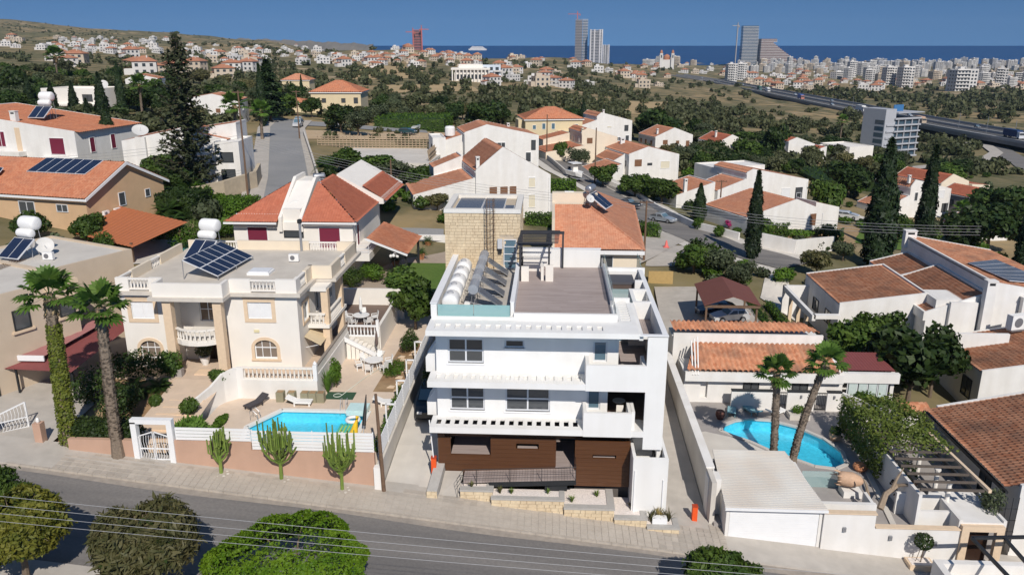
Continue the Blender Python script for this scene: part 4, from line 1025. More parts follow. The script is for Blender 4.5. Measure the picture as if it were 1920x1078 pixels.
# ------------------------------------------------------------------ building kit
def tiles(A, B, C, D, m, parent, pitch=.30, course=.42, name='roof_tiles', local=True, amp=.055):
    """barrel-tiled slope: eave A-B, ridge D-C (C==D for a triangle); real rolls and stepped courses"""
    A, B, C, D = map(Vector, (A, B, C, D)); ex = (B-A).normalized(); L = (B-A).length
    n = (B-A).cross(D-A) if (D-A).length > .01 else (B-A).cross(C-A)
    n.normalize()
    if n.z < 0: n = -n
    ey = n.cross(ex); H = max((C-A).dot(ey), (D-A).dot(ey))
    xl = lambda t: (D-A).dot(ex)*t; xr = lambda t: L+((C-A).dot(ex)-L)*t
    cols = [(D-A).dot(ex), 0, L, (C-A).dot(ex)]; x0, x1 = min(cols), max(cols)
    nx = max(2, int((x1-x0)/pitch)); ny = max(2, int(H/course)); sub = 4
    xs = x0+np.arange(nx*sub+1)*(x1-x0)/(nx*sub); prof = amp*np.abs(np.cos(np.arange(nx*sub+1)/sub*math.pi))
    rows = []
    for j in range(ny): rows += [(j/ny, .07), ((j+.98)/ny, .012)]
    V = []; F = []; na = len(xs); a_, ex_, ey_, n_ = (np.array(q) for q in (A, ex, ey, n))
    for t, lift in rows:
        x = np.clip(xs, xl(t), xr(t)); V.append(a_+x[:,None]*ex_+(t*H)*ey_+(prof+lift)[:,None]*n_)
    for j in range(len(rows)-1):
        t = (rows[j][0]+rows[j+1][0])/2
        lo, hi = xl(t), xr(t)
        for i in range(na-1):
            if xs[i+1] <= lo+1e-4 or xs[i] >= hi-1e-4: continue
            F.append((j*na+i, j*na+i+1, (j+1)*na+i+1, (j+1)*na+i))
    me = np_mesh(name, np.concatenate(V), np.array(F), m)
    o = inst(name, me, parent); o['kind'] = 'stuff'
    if not local: me.transform(inv_of(parent))
    return o
class House:
    """a house of blocks in its own frame (x along the front, y to the back)"""
    def __init__(s, name, loc, rz, label, wallm, tilem=None, cat='house', group=None, pitch=.45, par=.22, trim=None):
        s.e = empty(name, loc, rz, label, cat, group); s.w = MB(); s.wm = wallm; s.tm = tilem or TILEB; s.pitch = pitch; s.par = par; s.trim = trim
    def flat(s, x0, x1, y0, y1, z1, z0=-2.5, par=None, t=.2):
        par = s.par if par is None else par
        s.w.box(x0,x1,y0,y1,z0,z1)
        if par > 0:
            s.w.box(x0,x1,y0,y0+t,z1,z1+par); s.w.box(x0,x1,y1-t,y1,z1,z1+par); s.w.box(x0,x0+t,y0+t,y1-t,z1,z1+par); s.w.box(x1-t,x1,y0+t,y1-t,z1,z1+par)
        return s
    def shedx(s, x0, x1, y0, y1, zl, zr, z0=-2.5, t=.22, hi=True, eave=.0):
        """single pitch rising or falling along x, gable parapets front and back"""
        prof = [(x0,z0),(x1,z0),(x1,zr),(x0,zl)]
        s.w.ext([(x,y1,z) for x,z in reversed(prof)][::-1], (0,-(y1-y0),0)) if False else s.w.ext([(x,y1,z) for x,z in prof][::-1], (0,-(y1-y0),0))
        p = s.par
        for ya, yb in ((y0,y0+t),(y1-t,y1)):
            s.w.ext([(x0,yb,zl),(x0,yb,zl+p),(x1,yb,zr+p),(x1,yb,zr)], (0,-(yb-ya),0))
        if hi:
            if zr > zl: s.w.box(x1-t,x1,y0+t,y1-t,zr-.1,zr+p)
            else: s.w.box(x0,x0+t,y0+t,y1-t,zl-.1,zl+p)
        e = eave; sl = (zr-zl)/(x1-x0)
        a, b = (x0-e if zr > zl else x0+(t if hi else 0)), (x1-(t if hi else 0) if zr > zl else x1+e)
        za, zb = zl+(a-x0)*sl+.03, zl+(b-x0)*sl+.03
        if zr > zl: tiles((a,y1-t,za),(a,y0+t,za),(b,y0+t,zb),(b,y1-t,zb), s.tm, s.e, s.pitch, s.pitch*1.3, amp=s.pitch*.25)
        else: tiles((b,y0+t,zb),(b,y1-t,zb),(a,y1-t,za),(a,y0+t,za), s.tm, s.e, s.pitch, s.pitch*1.3, amp=s.pitch*.25)
        return s
    def shedy(s, x0, x1, y0, y1, zf, zb, z0=-2.5, t=.22, hi=True):
        s.w.ext([(x0,y0,z0),(x0,y0,zf),(x0,y1,zb),(x0,y1,z0)][::-1], (x1-x0,0,0)) if False else s.w.ext([(x0,y0,z0),(x0,y0,zf),(x0,y1,zb),(x0,y1,z0)], (x1-x0,0,0))
        p = s.par
        for xa, xb in ((x0,x0+t),(x1-t,x1)): s.w.ext([(xa,y0,zf),(xa,y0,zf+p),(xa,y1,zb+p),(xa,y1,zb)], (xb-xa,0,0))
        if hi:
            if zb > zf: s.w.box(x0+t,x1-t,y1-t,y1,zb-.1,zb+p)
            else: s.w.box(x0+t,x1-t,y0,y0+t,zf-.1,zf+p)
        sl = (zb-zf)/(y1-y0)
        if zb > zf:
            yb = y1-(t if hi else 0); tiles((x0+t,y0,zf+.03),(x1-t,y0,zf+.03),(x1-t,yb,zf+(yb-y0)*sl+.03),(x0+t,yb,zf+(yb-y0)*sl+.03), s.tm, s.e, s.pitch, s.pitch*1.3, amp=s.pitch*.25)
        else:
            ya = y0+(t if hi else 0); tiles((x1-t,y1,zb+.03),(x0+t,y1,zb+.03),(x0+t,ya,zf+(ya-y0)*sl+.03),(x1-t,ya,zf+(ya-y0)*sl+.03), s.tm, s.e, s.pitch, s.pitch*1.3, amp=s.pitch*.25)
        return s
    def gabx(s, x0, x1, y0, y1, ze, zr, z0=-2.5, o=.35, yr=None, barge=True):
        """ridge along x"""
        yr = (y0+y1)/2 if yr is None else yr
        s.w.ext([(x0,y0,z0),(x0,y0,ze),(x0,yr,zr),(x0,y1,ze),(x0,y1,z0)], (x1-x0,0,0))
        k1 = (zr-ze)/(yr-y0); k2 = (zr-ze)/(y1-yr); q = .06
        tiles((x0-o,y0-o,ze-o*k1+q),(x1+o,y0-o,ze-o*k1+q),(x1+o,yr,zr+q),(x0-o,yr,zr+q), s.tm, s.e, s.pitch, s.pitch*1.3, amp=s.pitch*.25)
        tiles((x1+o,y1+o,ze-o*k2+q),(x0-o,y1+o,ze-o*k2+q),(x0-o,yr,zr+q),(x1+o,yr,zr+q), s.tm, s.e, s.pitch, s.pitch*1.3, amp=s.pitch*.25)
        if barge:
            b = MB()
            for x in (x0-o-.06, x1+o-.06):
                b.ext([(x,y0-o,ze-o*k1-.22),(x,y0-o,ze-o*k1+.10),(x,yr,zr+.13),(x,y1+o,ze-o*k2+.10),(x,y1+o,ze-o*k2-.22),(x,yr,zr-.22)], (.12,0,0))
            b.box(x0-o+.06,x1+o-.06,y0-o-.05,y0-o+.05,ze-o*k1-.2,ze-o*k1+.04)
            obj('bargeboard', b, s.trim or TRIM, s.e, local=True)
        return s
    def hip(s, x0, x1, y0, y1, ze, zr, z0=-2.5, o=.45, rl=None):
        s.w.box(x0,x1,y0,y1,z0,ze)
        X0,X1,Y0,Y1 = x0-o,x1+o,y0-o,y1+o; h = (Y1-Y0)/2 if (X1-X0) >= (Y1-Y0) else (X1-X0)/2
        if X1-X0 >= Y1-Y0: r0, r1 = Vector((X0+h,(Y0+Y1)/2,zr)), Vector((X1-h,(Y0+Y1)/2,zr))
        else: r0, r1 = Vector(((X0+X1)/2,Y0+h,zr)), Vector(((X0+X1)/2,Y1-h,zr))
        a,b,c,d = (X0,Y0,ze+.05),(X1,Y0,ze+.05),(X1,Y1,ze+.05),(X0,Y1,ze+.05); kw = dict(pitch=s.pitch, course=s.pitch*1.3, amp=s.pitch*.25)
        if X1-X0 >= Y1-Y0:
            tiles(a,b,r1,r0,s.tm,s.e,**kw); tiles(c,d,r0,r1,s.tm,s.e,**kw); tiles(b,c,r1,r1,s.tm,s.e,**kw); tiles(d,a,r0,r0,s.tm,s.e,**kw)
        else:
            tiles(a,b,r0,r0,s.tm,s.e,**kw); tiles(c,d,r1,r1,s.tm,s.e,**kw); tiles(b,c,r1,r0,s.tm,s.e,**kw); tiles(d,a,r0,r1,s.tm,s.e,**kw)
        f = MB().box(X0+.04,X1-.04,Y0+.04,Y1-.04,ze-.18,ze+.03); obj('eaves', f, s.trim or TRIM, s.e, local=True)
        rc = MB()
        for p, q in ((a,r0),(d,r0),(b,r1),(c,r1),(r0,r1)) if X1-X0 >= Y1-Y0 else ((a,r0),(b,r0),(c,r1),(d,r1),(r0,r1)):
            if (Vector(p)-Vector(q)).length > .2: rc.tube([Vector(p)+Vector((0,0,.06)), Vector(q)+Vector((0,0,.08))], .11, 5)
        obj('ridge_cap', rc, s.tm, s.e, local=True, kind='stuff')
        return s
    def win(s, face, plane, a, z, w, h, style='d', nx=2, ny=1):
        fm, pm = {'d': (TRIM, GLASS), 'a': (ALU, GLASS), 'w': (TRIM, SHUTW), 'b': (WOODF, SHUTB), 'm': (TRIM, MAROONW), 't': (TRIM, GLASSB), 'y': (TRIM, SHUTC), 'k': (METAL, GLASS)}[style]
        window(s.e, face, plane, a, z, w, h, nx, ny, fm, pm, off=-.085, t=.07)
        return s
    def box(s, name, m, *a): obj(name, MB().box(*a), m, s.e, local=True); return s
    def chimney(s, x, y, z, h=1.4, w=.5, d=.5):
        m = MB(); m.box(x-w/2,x+w/2,y-d/2,y+d/2,z,z+h); m.box(x-w/2-.06,x+w/2+.06,y-d/2-.06,y+d/2+.06,z+h,z+h+.1); c = obj('chimney', m, s.wm, s.e, local=True)
        obj('flue', MB().box(x-w*.3,x+w*.3,y-d/2-.01,y-d/2+.02,z+h-.38,z+h-.14), BLACK, c, local=True); return s
    def done(s):
        obj('wall', s.w, s.wm, s.e, local=True); return s.e
SHUTW = mat('white_shutter', (.72,.72,.72), .6, .03, 4); SHUTB = mat('brown_shutter', (.20,.10,.055), .6, .06, 4); SHUTC = mat('cream_blind', (.68,.62,.48), .7, .03, 4); WOODF = mat('brown_frame', (.24,.13,.07), .6, .06, 4)
BAL = MB().lathe([(.07,0),(.07,.05),(.035,.1),(.085,.3),(.03,.62),(.045,.68),(.07,.72),(.07,.76)], (0,0,0), 8); BAL.smooth = True
BAL_ME = {m.name: BAL.mesh('baluster', m) for m in (CREAMW, TRIM, SANDST)}
def balustrade(parent, a, b, z, h=1.0, sp=.26, m=CREAMW, inv=None, curve=None):
    """a and b in the frame of parent"""
    a = Vector((a[0],a[1],z)); b = Vector((b[0],b[1],z)); e = empty('balustrade', a); e.parent = parent
    pts = curve or [a, b]; pts = [Vector(p)-a for p in pts]
    for i in range(len(pts)-1):
        d = pts[i+1]-pts[i]; L = d.length
        obj('top_rail', MB().bar(pts[i]+Vector((0,0,h-.06)), pts[i+1]+Vector((0,0,h-.06)), .22, .12), m, e, local=True)
        obj('bottom_rail', MB().bar(pts[i]+Vector((0,0,.05)), pts[i+1]+Vector((0,0,.05)), .2, .1), m, e, local=True)
        n = max(1, int(L/sp))
        for k in range(n): p = pts[i]+d*((k+.5)/n); inst('baluster', BAL_ME[m.name], e, (p.x,p.y,p.z+.1), (0,0,0), (1,1,(h-.22)/.76))
    return e
def place(fn, *a, **k): return fn(*a, **k)
def ac_unit(loc, rz, label, group=None, s=1.0):
    e = empty('air_conditioner', loc, rz, label, 'air conditioner', group)
    if 'ac' not in WCACHE:
        fan = MB().lathe([(0,0),(.2,0),(.2,.012),(0,.012)], (0,0,0), 14); fan.v = [(x, -z, y) for x, y, z in fan.v]
        WCACHE['ac'] = (MB().box(-.42,.42,-.15,.15,.08,.68).mesh('casing', PLW), fan.mesh('fan_grille', mat('grille_grey', (.16,.16,.17), .6)), MB().box(-.36,.36,-.13,.13,0,.08).mesh('bracket', STEEL))
    c, f, b = WCACHE['ac']; inst('casing', c, e, scale=s); inst('fan_grille', f, e, (-.1*s,-.155*s,.38*s), scale=s); inst('bracket', b, e, scale=s); return e
def sat_dish(loc, rz, r, label, tilt=.6, pole=.8):
    e = empty('satellite_dish', loc, rz, label, 'satellite dish')
    d = MB(); d.smooth = True; n = 18; vs = [(0,0,0)]; prof = [(.35,.02),(.7,.08),(1,.17)]
    V = [(0,0,0)]; F = []
    for k,(q,z) in enumerate(prof):
        for j in range(n): t = 6.2832*j/n; V.append((q*r*math.cos(t), q*r*math.sin(t), z*r))
    for j in range(n): F.append((0, 1+j, 1+(j+1) % n))
    for k in range(2):
        for j in range(n): F.append((1+k*n+j, 1+(k+1)*n+j, 1+(k+1)*n+(j+1) % n, 1+k*n+(j+1) % n))
    d.add(V, F); me = d.mesh('reflector', mat('dish_grey', (.58,.57,.55), .5, .05, 3)); o = inst('reflector', me, e, (0,-.12,pole), (math.pi/2-tilt,0,0))
    obj('feed_arm', MB().tube([(0,0,0),(0,-r*.2,r*.8)], .02, 4), STEEL, o, local=True)
    obj('pole', MB().tube([(0,0,0),(0,0,pole),(0,-.12,pole)], .035, 6), STEEL, e, local=True); return e
def roof_heater(loc, rz, label, white=True, group=None, s=1.0, big=False):
    """roof set: tank(s) on a stand with a slanted collector facing the front"""
    e = empty('solar_heater', loc, rz, label, 'solar heater', group)
    k = ('rh', white, big)
    if k not in WCACHE:
        t = MB(); t.smooth = True; barrel(t, (-.7,.55,1.7), (.7,.55,1.7), .33)
        if big: barrel(t, (-.75,1.0,2.35), (.75,1.0,2.35), .5)
        st_ = MB()
        for x in (-.6,.6): st_.tube([(x,.9,0),(x,.6,1.6)], .03, 4); st_.tube([(x,.3,0),(x,.5,1.6)], .03, 4); st_.tube([(x,-.9,.25),(x,.5,1.3)], .03, 4)
        if big:
            for x in (-.6,.6): st_.tube([(x,1.3,0),(x,1.1,2.0)], .03, 4)
        c = MB(); c.ext([(-.95,-1.1,.2),(.95,-1.1,.2),(.95,.45,1.3),(-.95,.45,1.3)], (0,-.05,.07)); g = MB()
        for x0, x1 in ((-.9,-.03),(.03,.9)): g.ext([(x0,-1.12,.305),(x1,-1.12,.305),(x1,.35,1.345),(x0,.35,1.345)], (0,-.003,.005))
        WCACHE[k] = (t.mesh('tank', PLW if white else STEEL), st_.mesh('stand', STEEL), c.mesh('collector', ALU), g.mesh('glass', SOLAR))
    t, st_, c, g = WCACHE[k]
    inst('tank', t, e, scale=s); inst('stand', st_, e, scale=s); o = inst('collector', c, e, scale=s); inst('glass', g, o); return e
def flat_panels(parent_label, A, B, C, D, nx, ny, label, cellm=None, name='photovoltaic_array', gap=.05, th=.06, legs=None):
    """array on the plane A B C D (A-B lower edge)"""
    A,B,C,D = map(Vector,(A,B,C,D)); e = empty(name, A, 0, label, 'solar array'); n = (B-A).cross(D-A).normalized()
    n = n if n.z > 0 else -n
    obj('frame', MB().ext([A,B,C,D], n*th), ALU, e); pt = lambda s,t: A*(1-s)*(1-t)+B*s*(1-t)+C*s*t+D*(1-s)*t
    gx = gap/(B-A).length; gy = gap/(D-A).length
    for i in range(nx):
        for j in range(ny):
            s0,s1,t0,t1 = i/nx+gx, (i+1)/nx-gx, j/ny+gy, (j+1)/ny-gy
            obj('module', MB().ext([pt(s0,t0)+n*(th+.002),pt(s1,t0)+n*(th+.002),pt(s1,t1)+n*(th+.002),pt(s0,t1)+n*(th+.002)], n*.012), cellm or SOLAR, e)
    if legs is not None:
        for q in (A,B,C,D,(A+B)/2,(C+D)/2): obj('leg', MB().tube([(q.x,q.y,legs),q+n*.02], .04, 4), STEEL, e)
    return e
def pole(loc, h, label, r=.13, arms=0, cat='utility pole', name='utility_pole', rz=0, lean=(0,0), m=None):
    e = empty(name, loc, rz, label, cat); obj('shaft', MB().tube([(0,0,-.3),(lean[0],lean[1],h)], [r,r*.65], 8), m or WOODD, e, local=True)
    for k in range(arms):
        z = h-.25-.7*k; obj('crossarm', MB().box(-.9,.9,-.05,.05,z-.06,z+.06), m or WOODD, e, local=True)
        for x in (-.8,-.3,.3,.8): obj('insulator', MB().lathe([(.03,0),(.05,.04),(.03,.08),(.05,.12),(.02,.16)], (x,0,z+.06), 6), BLACK, e, local=True)
    return e
def wire(a, b, sag, label, group, r=.012):
    a = Vector(a); b = Vector(b); n = 14
    m = MB().tube([a.lerp(b,i/n)-Vector((0,0,sag*4*(i/n)*(1-i/n))) for i in range(n+1)], r, 4)
    return obj('overhead_wire', m, mat('wire_grey', (.30,.30,.31), .5), label=label, cat='wire', group=group)
def car(loc, rz, paint, label, L=4.4, W_=1.78, H_=1.46, kind='sedan', cat='car', name='parked_car', group=None):
    """body with cabin, glass, wheels, lights; front towards -y"""
    e = empty(name, loc, rz, label, cat, group); h = L/2; w = W_/2
    side = {'sedan': [(-h,.35),(-h+.03,.62),(-h+1.0,.82),(-.55,.9),(.1-.1*0,H_),(1.0,H_-.02),(1.55,.98),(h-.05,.93),(h,.5),(h-.05,.3)],
            'hatch': [(-h,.35),(-h+.03,.66),(-h+.95,.88),(-.6,.96),(.0,H_),(1.45,H_-.06),(h-.25,1.0),(h-.02,.75),(h,.4),(h-.05,.3)],
            'suv': [(-h,.4),(-h+.03,.82),(-h+.95,1.05),(-.75,1.1),(-.2,H_),(1.7,H_-.04),(h-.15,1.1),(h-.02,.9),(h,.45),(h-.05,.35)]}[kind]
    belt = {'sedan': .9, 'hatch': .95, 'suv': 1.08}[kind]
    low = [(y,z) for y,z in side if z <= belt+.10]; V = []; F = []
    rows = []
    for y, z in side+[(-h+.05,.3)]:
        inset = 0 if z <= belt else (z-belt)/(H_-belt)*.2; endr = .12*max(0,abs(y)/h-.85)/.15
        rows.append([(-w+inset+endr,y,z),(w-inset-endr,y,z)])
    m = MB(); n = len(rows); V = [p for r_ in rows for p in r_]
    for i in range(n): j = (i+1) % n; F.append((2*i,2*i+1,2*j+1,2*j))
    F += [tuple(2*i for i in range(n)), tuple(2*i+1 for i in reversed(range(n)))]
    m.add(V, F); body = obj('body', m, mat('car_paint_'+paint[0], paint[1], .3, .03, 3, metal=.3, coat=.8), e, local=True)
    pts = [(y,z) for y,z in side if z > belt-.02]
    g = MB(); a, b = pts[0], pts[-1]; tops = [p for p in pts if p[1] > belt+.25]
    f0, f1 = tops[0], tops[-1]
    def gl(y,z,t,sx): inset = (z-belt)/(H_-belt)*.2 if z > belt else 0; return (sx*(w-inset)+sx*.012, y, z)
    k = .14
    A0=(pts[0][0]+.12,belt+.02); A1=(f0[0]+.06,H_-.12); B1=(f1[0]-.05,H_-.14); B0=(pts[-1][0]-.15,belt+.04)
    mid = (A0[0]+B0[0])/2
    for sx in (-1,1):
        for (p,q,r_,s_) in (((A0),(mid-.05,belt+.03),(mid-.05,H_-.12),(A1)),((mid+.05,belt+.03),B0,B1,(mid+.05,H_-.13))):
            gm = MB().add([gl(*x,0,sx) for x in (p,q,r_,s_)], [(0,1,2,3) if sx < 0 else (3,2,1,0)]); obj('side_window', gm, GLASS, e, local=True)
    iw = w-.16
    obj('windscreen', MB().add([(-w+.1,pts[0][0]-.02,belt+.05),(w-.1,pts[0][0]-.02,belt+.05),(iw-.06,f0[0]-.06,H_-.06),(-iw+.06,f0[0]-.06,H_-.06)],[(0,1,2,3)]), GLASSB, e, local=True)
    obj('rear_window', MB().add([(w-.12,pts[-1][0]+.03,belt+.06),(-w+.12,pts[-1][0]+.03,belt+.06),(-iw+.06,f1[0]+.07,H_-.1),(iw-.06,f1[0]+.07,H_-.1)],[(0,1,2,3)]), GLASS, e, local=True)
    if 'wheel' not in WCACHE:
        q = MB().lathe([(.0,-.1),(.30,-.1),(.33,-.07),(.33,.07),(.30,.1),(0,.1)], (0,0,0), 16); q.v = [(z,x,y) for x,y,z in q.v]
        r2 = MB().lathe([(0,-.112),(.2,-.112),(.2,.112),(0,.112)], (0,0,0), 10); r2.v = [(z,x,y) for x,y,z in r2.v]
        WCACHE['wheel'] = (q.mesh('tyre', BLACK), r2.mesh('rim', STEEL))
    for sx in (-1,1):
        for y in (-h+.85, h-.85):
            t = inst('wheel', WCACHE['wheel'][0], e, (sx*(w-.08),y,.33)); inst('rim', WCACHE['wheel'][1], t)
        obj('headlight', MB().box(sx*(w-.42)-.18,sx*(w-.42)+.18,-h-.012,-h+.12,.58 if kind != 'suv' else .72,.70 if kind != 'suv' else .86), mat('lamp_clear', (.7,.7,.7), .15, .02, 3), e, local=True)
        obj('tail_light', MB().box(sx*(w-.3)-.16,sx*(w-.3)+.16,h-.12,h+.008,.66,.84), mat('lamp_red', (.35,.02,.02), .3, .02, 3), e, local=True)
    return e
# ------------------------------------------------------------------ left plot: cream villa with pool
def basin(poly, z, d):
    m = MB(); n = len(poly); m.poly([(x,y,z-d) for x,y in poly])
    for i in range(n): a = poly[i]; b = poly[(i+1)%n]; m.quad((*b,z-d),(*a,z-d),(*a,z),(*b,z))
    return m
TZ_ = 2.0; DZ = .6
gr = MB(); gr.box(-24.2,-10.45,44.25,47.0,-1.5,DZ); gr.box(-24.2,-21.2,47.0,52.0,-1.5,DZ); gr.box(-13.0,-10.45,47.0,52.0,-1.5,DZ); gr.box(-24.2,-10.45,52.06,78.0,-1.5,DZ)
obj('pool_terrace', gr, DECKT, kind='structure')
gl_ = MB(); gl_.box(-34.5,-17.2,54.0,70.0,-1.0,TZ_); gl_.add([(-28.0,46.0,.95),(-24.2,46.0,.75),(-24.2,54.0,2.0),(-28.0,54.0,2.0)],[(0,1,2,3)])
obj('house_terrace', gl_, mat('peach_paving', (.60,.47,.36), .8, .05, 2, c2=(.52,.41,.31), c2amt=.4, c2scale=.8), kind='structure')
gs = MB(); gs.add([(-36.5,44.6,1.55),(-27.9,44.6,.75),(-27.9,55.9,1.9),(-36.5,55.9,2.1)],[(0,1,2,3)]); obj('front_garden', gs, SOIL, kind='structure')
# steps to the door
stp = empty('garden_steps', (-26,50,1), 0, 'pale peach steps climbing from the white gate to the front door', 'steps')
SM = mat('step_stone', (.72,.54,.38), .8, .05, 3)
for i in range(11):
    y0 = 45.6+i*.92; z = .85+.112*(i+1); obj('step', MB().box(-27.6+.07*i,-24.9+.04*i,y0,y0+.98,z-.5,z), SM, stp)
h = House('cream_villa', (-25.8,56.3,TZ_), 0, 'cream two-storey villa with stone window surrounds and balustraded flat roof', CREAMW)
def vx(u, v=620, Y=56.3): return Q(u, v, Y).x
def hq(u0,v0,u1,v1,Y=56.3):
    p = Q(u0,v0,Y); q = Q(u1,v1,Y); return p.x, q.x, q.z, p.z
HX0, HX1 = -32.7, -19.0
wv = MB(); zc = 7.95
cL, cR = vx(318,600,56.3)+.1, vx(425,600,56.3)+.0
s1 = hq(244,565,291,598); s2 = hq(463,566,511,598); a1 = hq(262,638,304,672); a2 = hq(476,637,521,672)
def hh(q, x0): return (q[0]-x0, q[1]-x0, q[2]-TZ_, q[3]-TZ_)
wv.panel((HX0,56.3,TZ_),(1,0,0),cL-HX0,zc-TZ_,.3,[hh(s1,HX0),hh(a1,HX0)])
wv.panel((cR,56.3,TZ_),(1,0,0),HX1-cR,zc-TZ_,.3,[hh(s2,cR),hh(a2,cR)])
wv.box(HX0,HX0+.3,56.6,68.5,TZ_-.5,zc); wv.box(HX0+.3,HX1,68.2,68.5,TZ_-.5,zc)
wv.box(cL-.3,cL,56.6,58.0,TZ_,zc); wv.box(cR,cR+.3,56.6,58.0,TZ_,zc)
dr = hq(383,636,418,684,58.0); wn_ = hq(371,558,407,602,58.0)
wv.panel((cL-.3,58.0,TZ_),(1,0,0),cR-cL+.6,zc-TZ_,.3,[(dr[0]-cL+.3,dr[1]-cL+.3,0,dr[3]-TZ_),(wn_[0]-cL+.3,wn_[1]-cL+.3,wn_[2]-TZ_,wn_[3]-TZ_)])
wv.panel((HX1,56.6,TZ_),(0,1,0),11.6,zc-TZ_,.3,[(.9,2.3,3.4,4.9),(4.3,5.6,.0,2.3),(4.2,5.6,3.1,5.2),(7.6,9.2,3.1,5.2)])
obj('wall', wv, CREAMW, h.e)
rfm = MB(); rfm.box(HX0,HX1,56.3,68.5,zc,8.45); rfm.box(HX1,-17.4,60.6,68.5,7.7,8.45)
cor = MB()     # cornice running round, stepping out over the portico
for (a,b,c,d) in ((-33.1,-29.4,55.9,57.0),(-29.6,-23.9,54.5,57.4),(-24.1,-18.6,55.9,57.0),(-33.1,-32.3,57.0,68.9),(-19.4,-18.6,57.0,60.8),(-19.2,-17.0,60.2,68.9),(-32.3,-19.2,68.1,68.9)):
    cor.box(a,b,c,d,zc-.02+random.uniform(0,.004),zc+.26+random.uniform(0,.004))
obj('roof_slab', rfm, mat('pale_roof_screed', (.60,.55,.48), .9, .06, 1.2, c2=(.48,.43,.37), c2amt=.6, c2scale=.5), h.e); obj('cornice', cor, mat('cornice_grey', (.62,.57,.50), .85, .06, 2, c2=(.50,.45,.40), c2amt=.5, c2scale=.8), h.e)
pz = 9.25
def pier(x0,x1,y0,y1,t=pz): return MB().box(x0,x1,y0,y1,8.2,t)
for a in ((-32.75,-31.75,56.1,56.4),(-30.2,-29.2,56.1,56.4),(-29.3,-24.0,54.75,55.0),(-29.3,-29.05,55.0,56.1),(-24.25,-24.0,55.0,56.1),(-24.0,-22.4,56.1,56.4),(-20.5,-18.9,56.1,56.4),
          (-32.75,-32.5,58.2,61.3),(-32.75,-32.5,62.9,67.0),(-32.5,-29.5,68.2,68.45),(-28.0,-21.5,68.2,68.45),(-19.2,-18.9,56.4,57.1),(-19.2,-18.9,58.7,60.4),(-19.2,-17.3,60.15,60.4),(-17.55,-17.3,60.4,63.0),(-17.55,-17.3,64.5,68.4),(-19.0,-17.3,68.2,68.45)):
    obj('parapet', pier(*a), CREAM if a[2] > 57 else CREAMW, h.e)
for a, b in (((-31.75,56.25),(-30.2,56.25)),((-22.4,56.25),(-20.5,56.25)),((-32.62,61.3),(-32.62,62.9)),((-32.62,56.4),(-32.62,58.2)),((-29.5,68.3),(-28.0,68.3)),((-21.5,68.3),(-19.0,68.3)),((-19.05,57.1),(-19.05,58.7)),((-17.42,63.0),(-17.42,64.5))):
    balustrade(h.e, (a[0]+25.8,a[1]-56.3), (b[0]+25.8,b[1]-56.3), 8.3-TZ_, .9, .24)
# stone window surrounds, shutters, arched windows
def surround(q, b=.28, y=56.3):
    m = MB(); x0,x1,z0,z1 = q
    m.box(x0-b,x1+b,y-.06,y+.02,z0-b,z0); m.box(x0-b,x1+b,y-.06,y+.02,z1,z1+b); m.box(x0-b,x0,y-.06,y+.02,z0,z1); m.box(x1,x1+b,y-.06,y+.02,z0,z1); m.box(x0-b-.06,x1+b+.06,y-.1,y+.02,z1+b,z1+b+.1)
    return m
for q in (s1,s2):
    obj('stone_surround', surround(q), SANDST, h.e); sh = empty('shutter', (q[0]+25.8,.05,q[2]-TZ_)); sh.parent = h.e
    w_ = q[1]-q[0]; hh_ = q[3]-q[2]; obj('shutter_frame', MB().box(0,w_,0,.05,0,.06).box(0,w_,0,.05,hh_-.06,hh_).box(0,.05,0,.05,.06,hh_-.06).box(w_-.05,w_,0,.05,.06,hh_-.06).box(w_/2-.04,w_/2+.04,0,.05,.06,hh_-.06), TRIM, sh, local=True)
    obj('backing', MB().box(0,w_,.06,.09,0,hh_), SHUTW, sh, local=True)
    sl_ = MB().add([(0,.0,-.03),(w_/2-.1,.0,-.03),(w_/2-.1,.055,.035),(0,.055,.035)],[(0,1,2,3)]).mesh('slat', TRIM)
    n = int(hh_/.085)
    for k in range(n):
        for x in (.06,w_/2+.04): inst('slat', sl_, sh, (x,0,.08+k*(hh_-.14)/n))
def arch_pts(cx, w, zs, n=14): return [(cx+w*math.cos(math.pi*k/n), zs+w*math.sin(math.pi*k/n)) for k in range(n+1)]
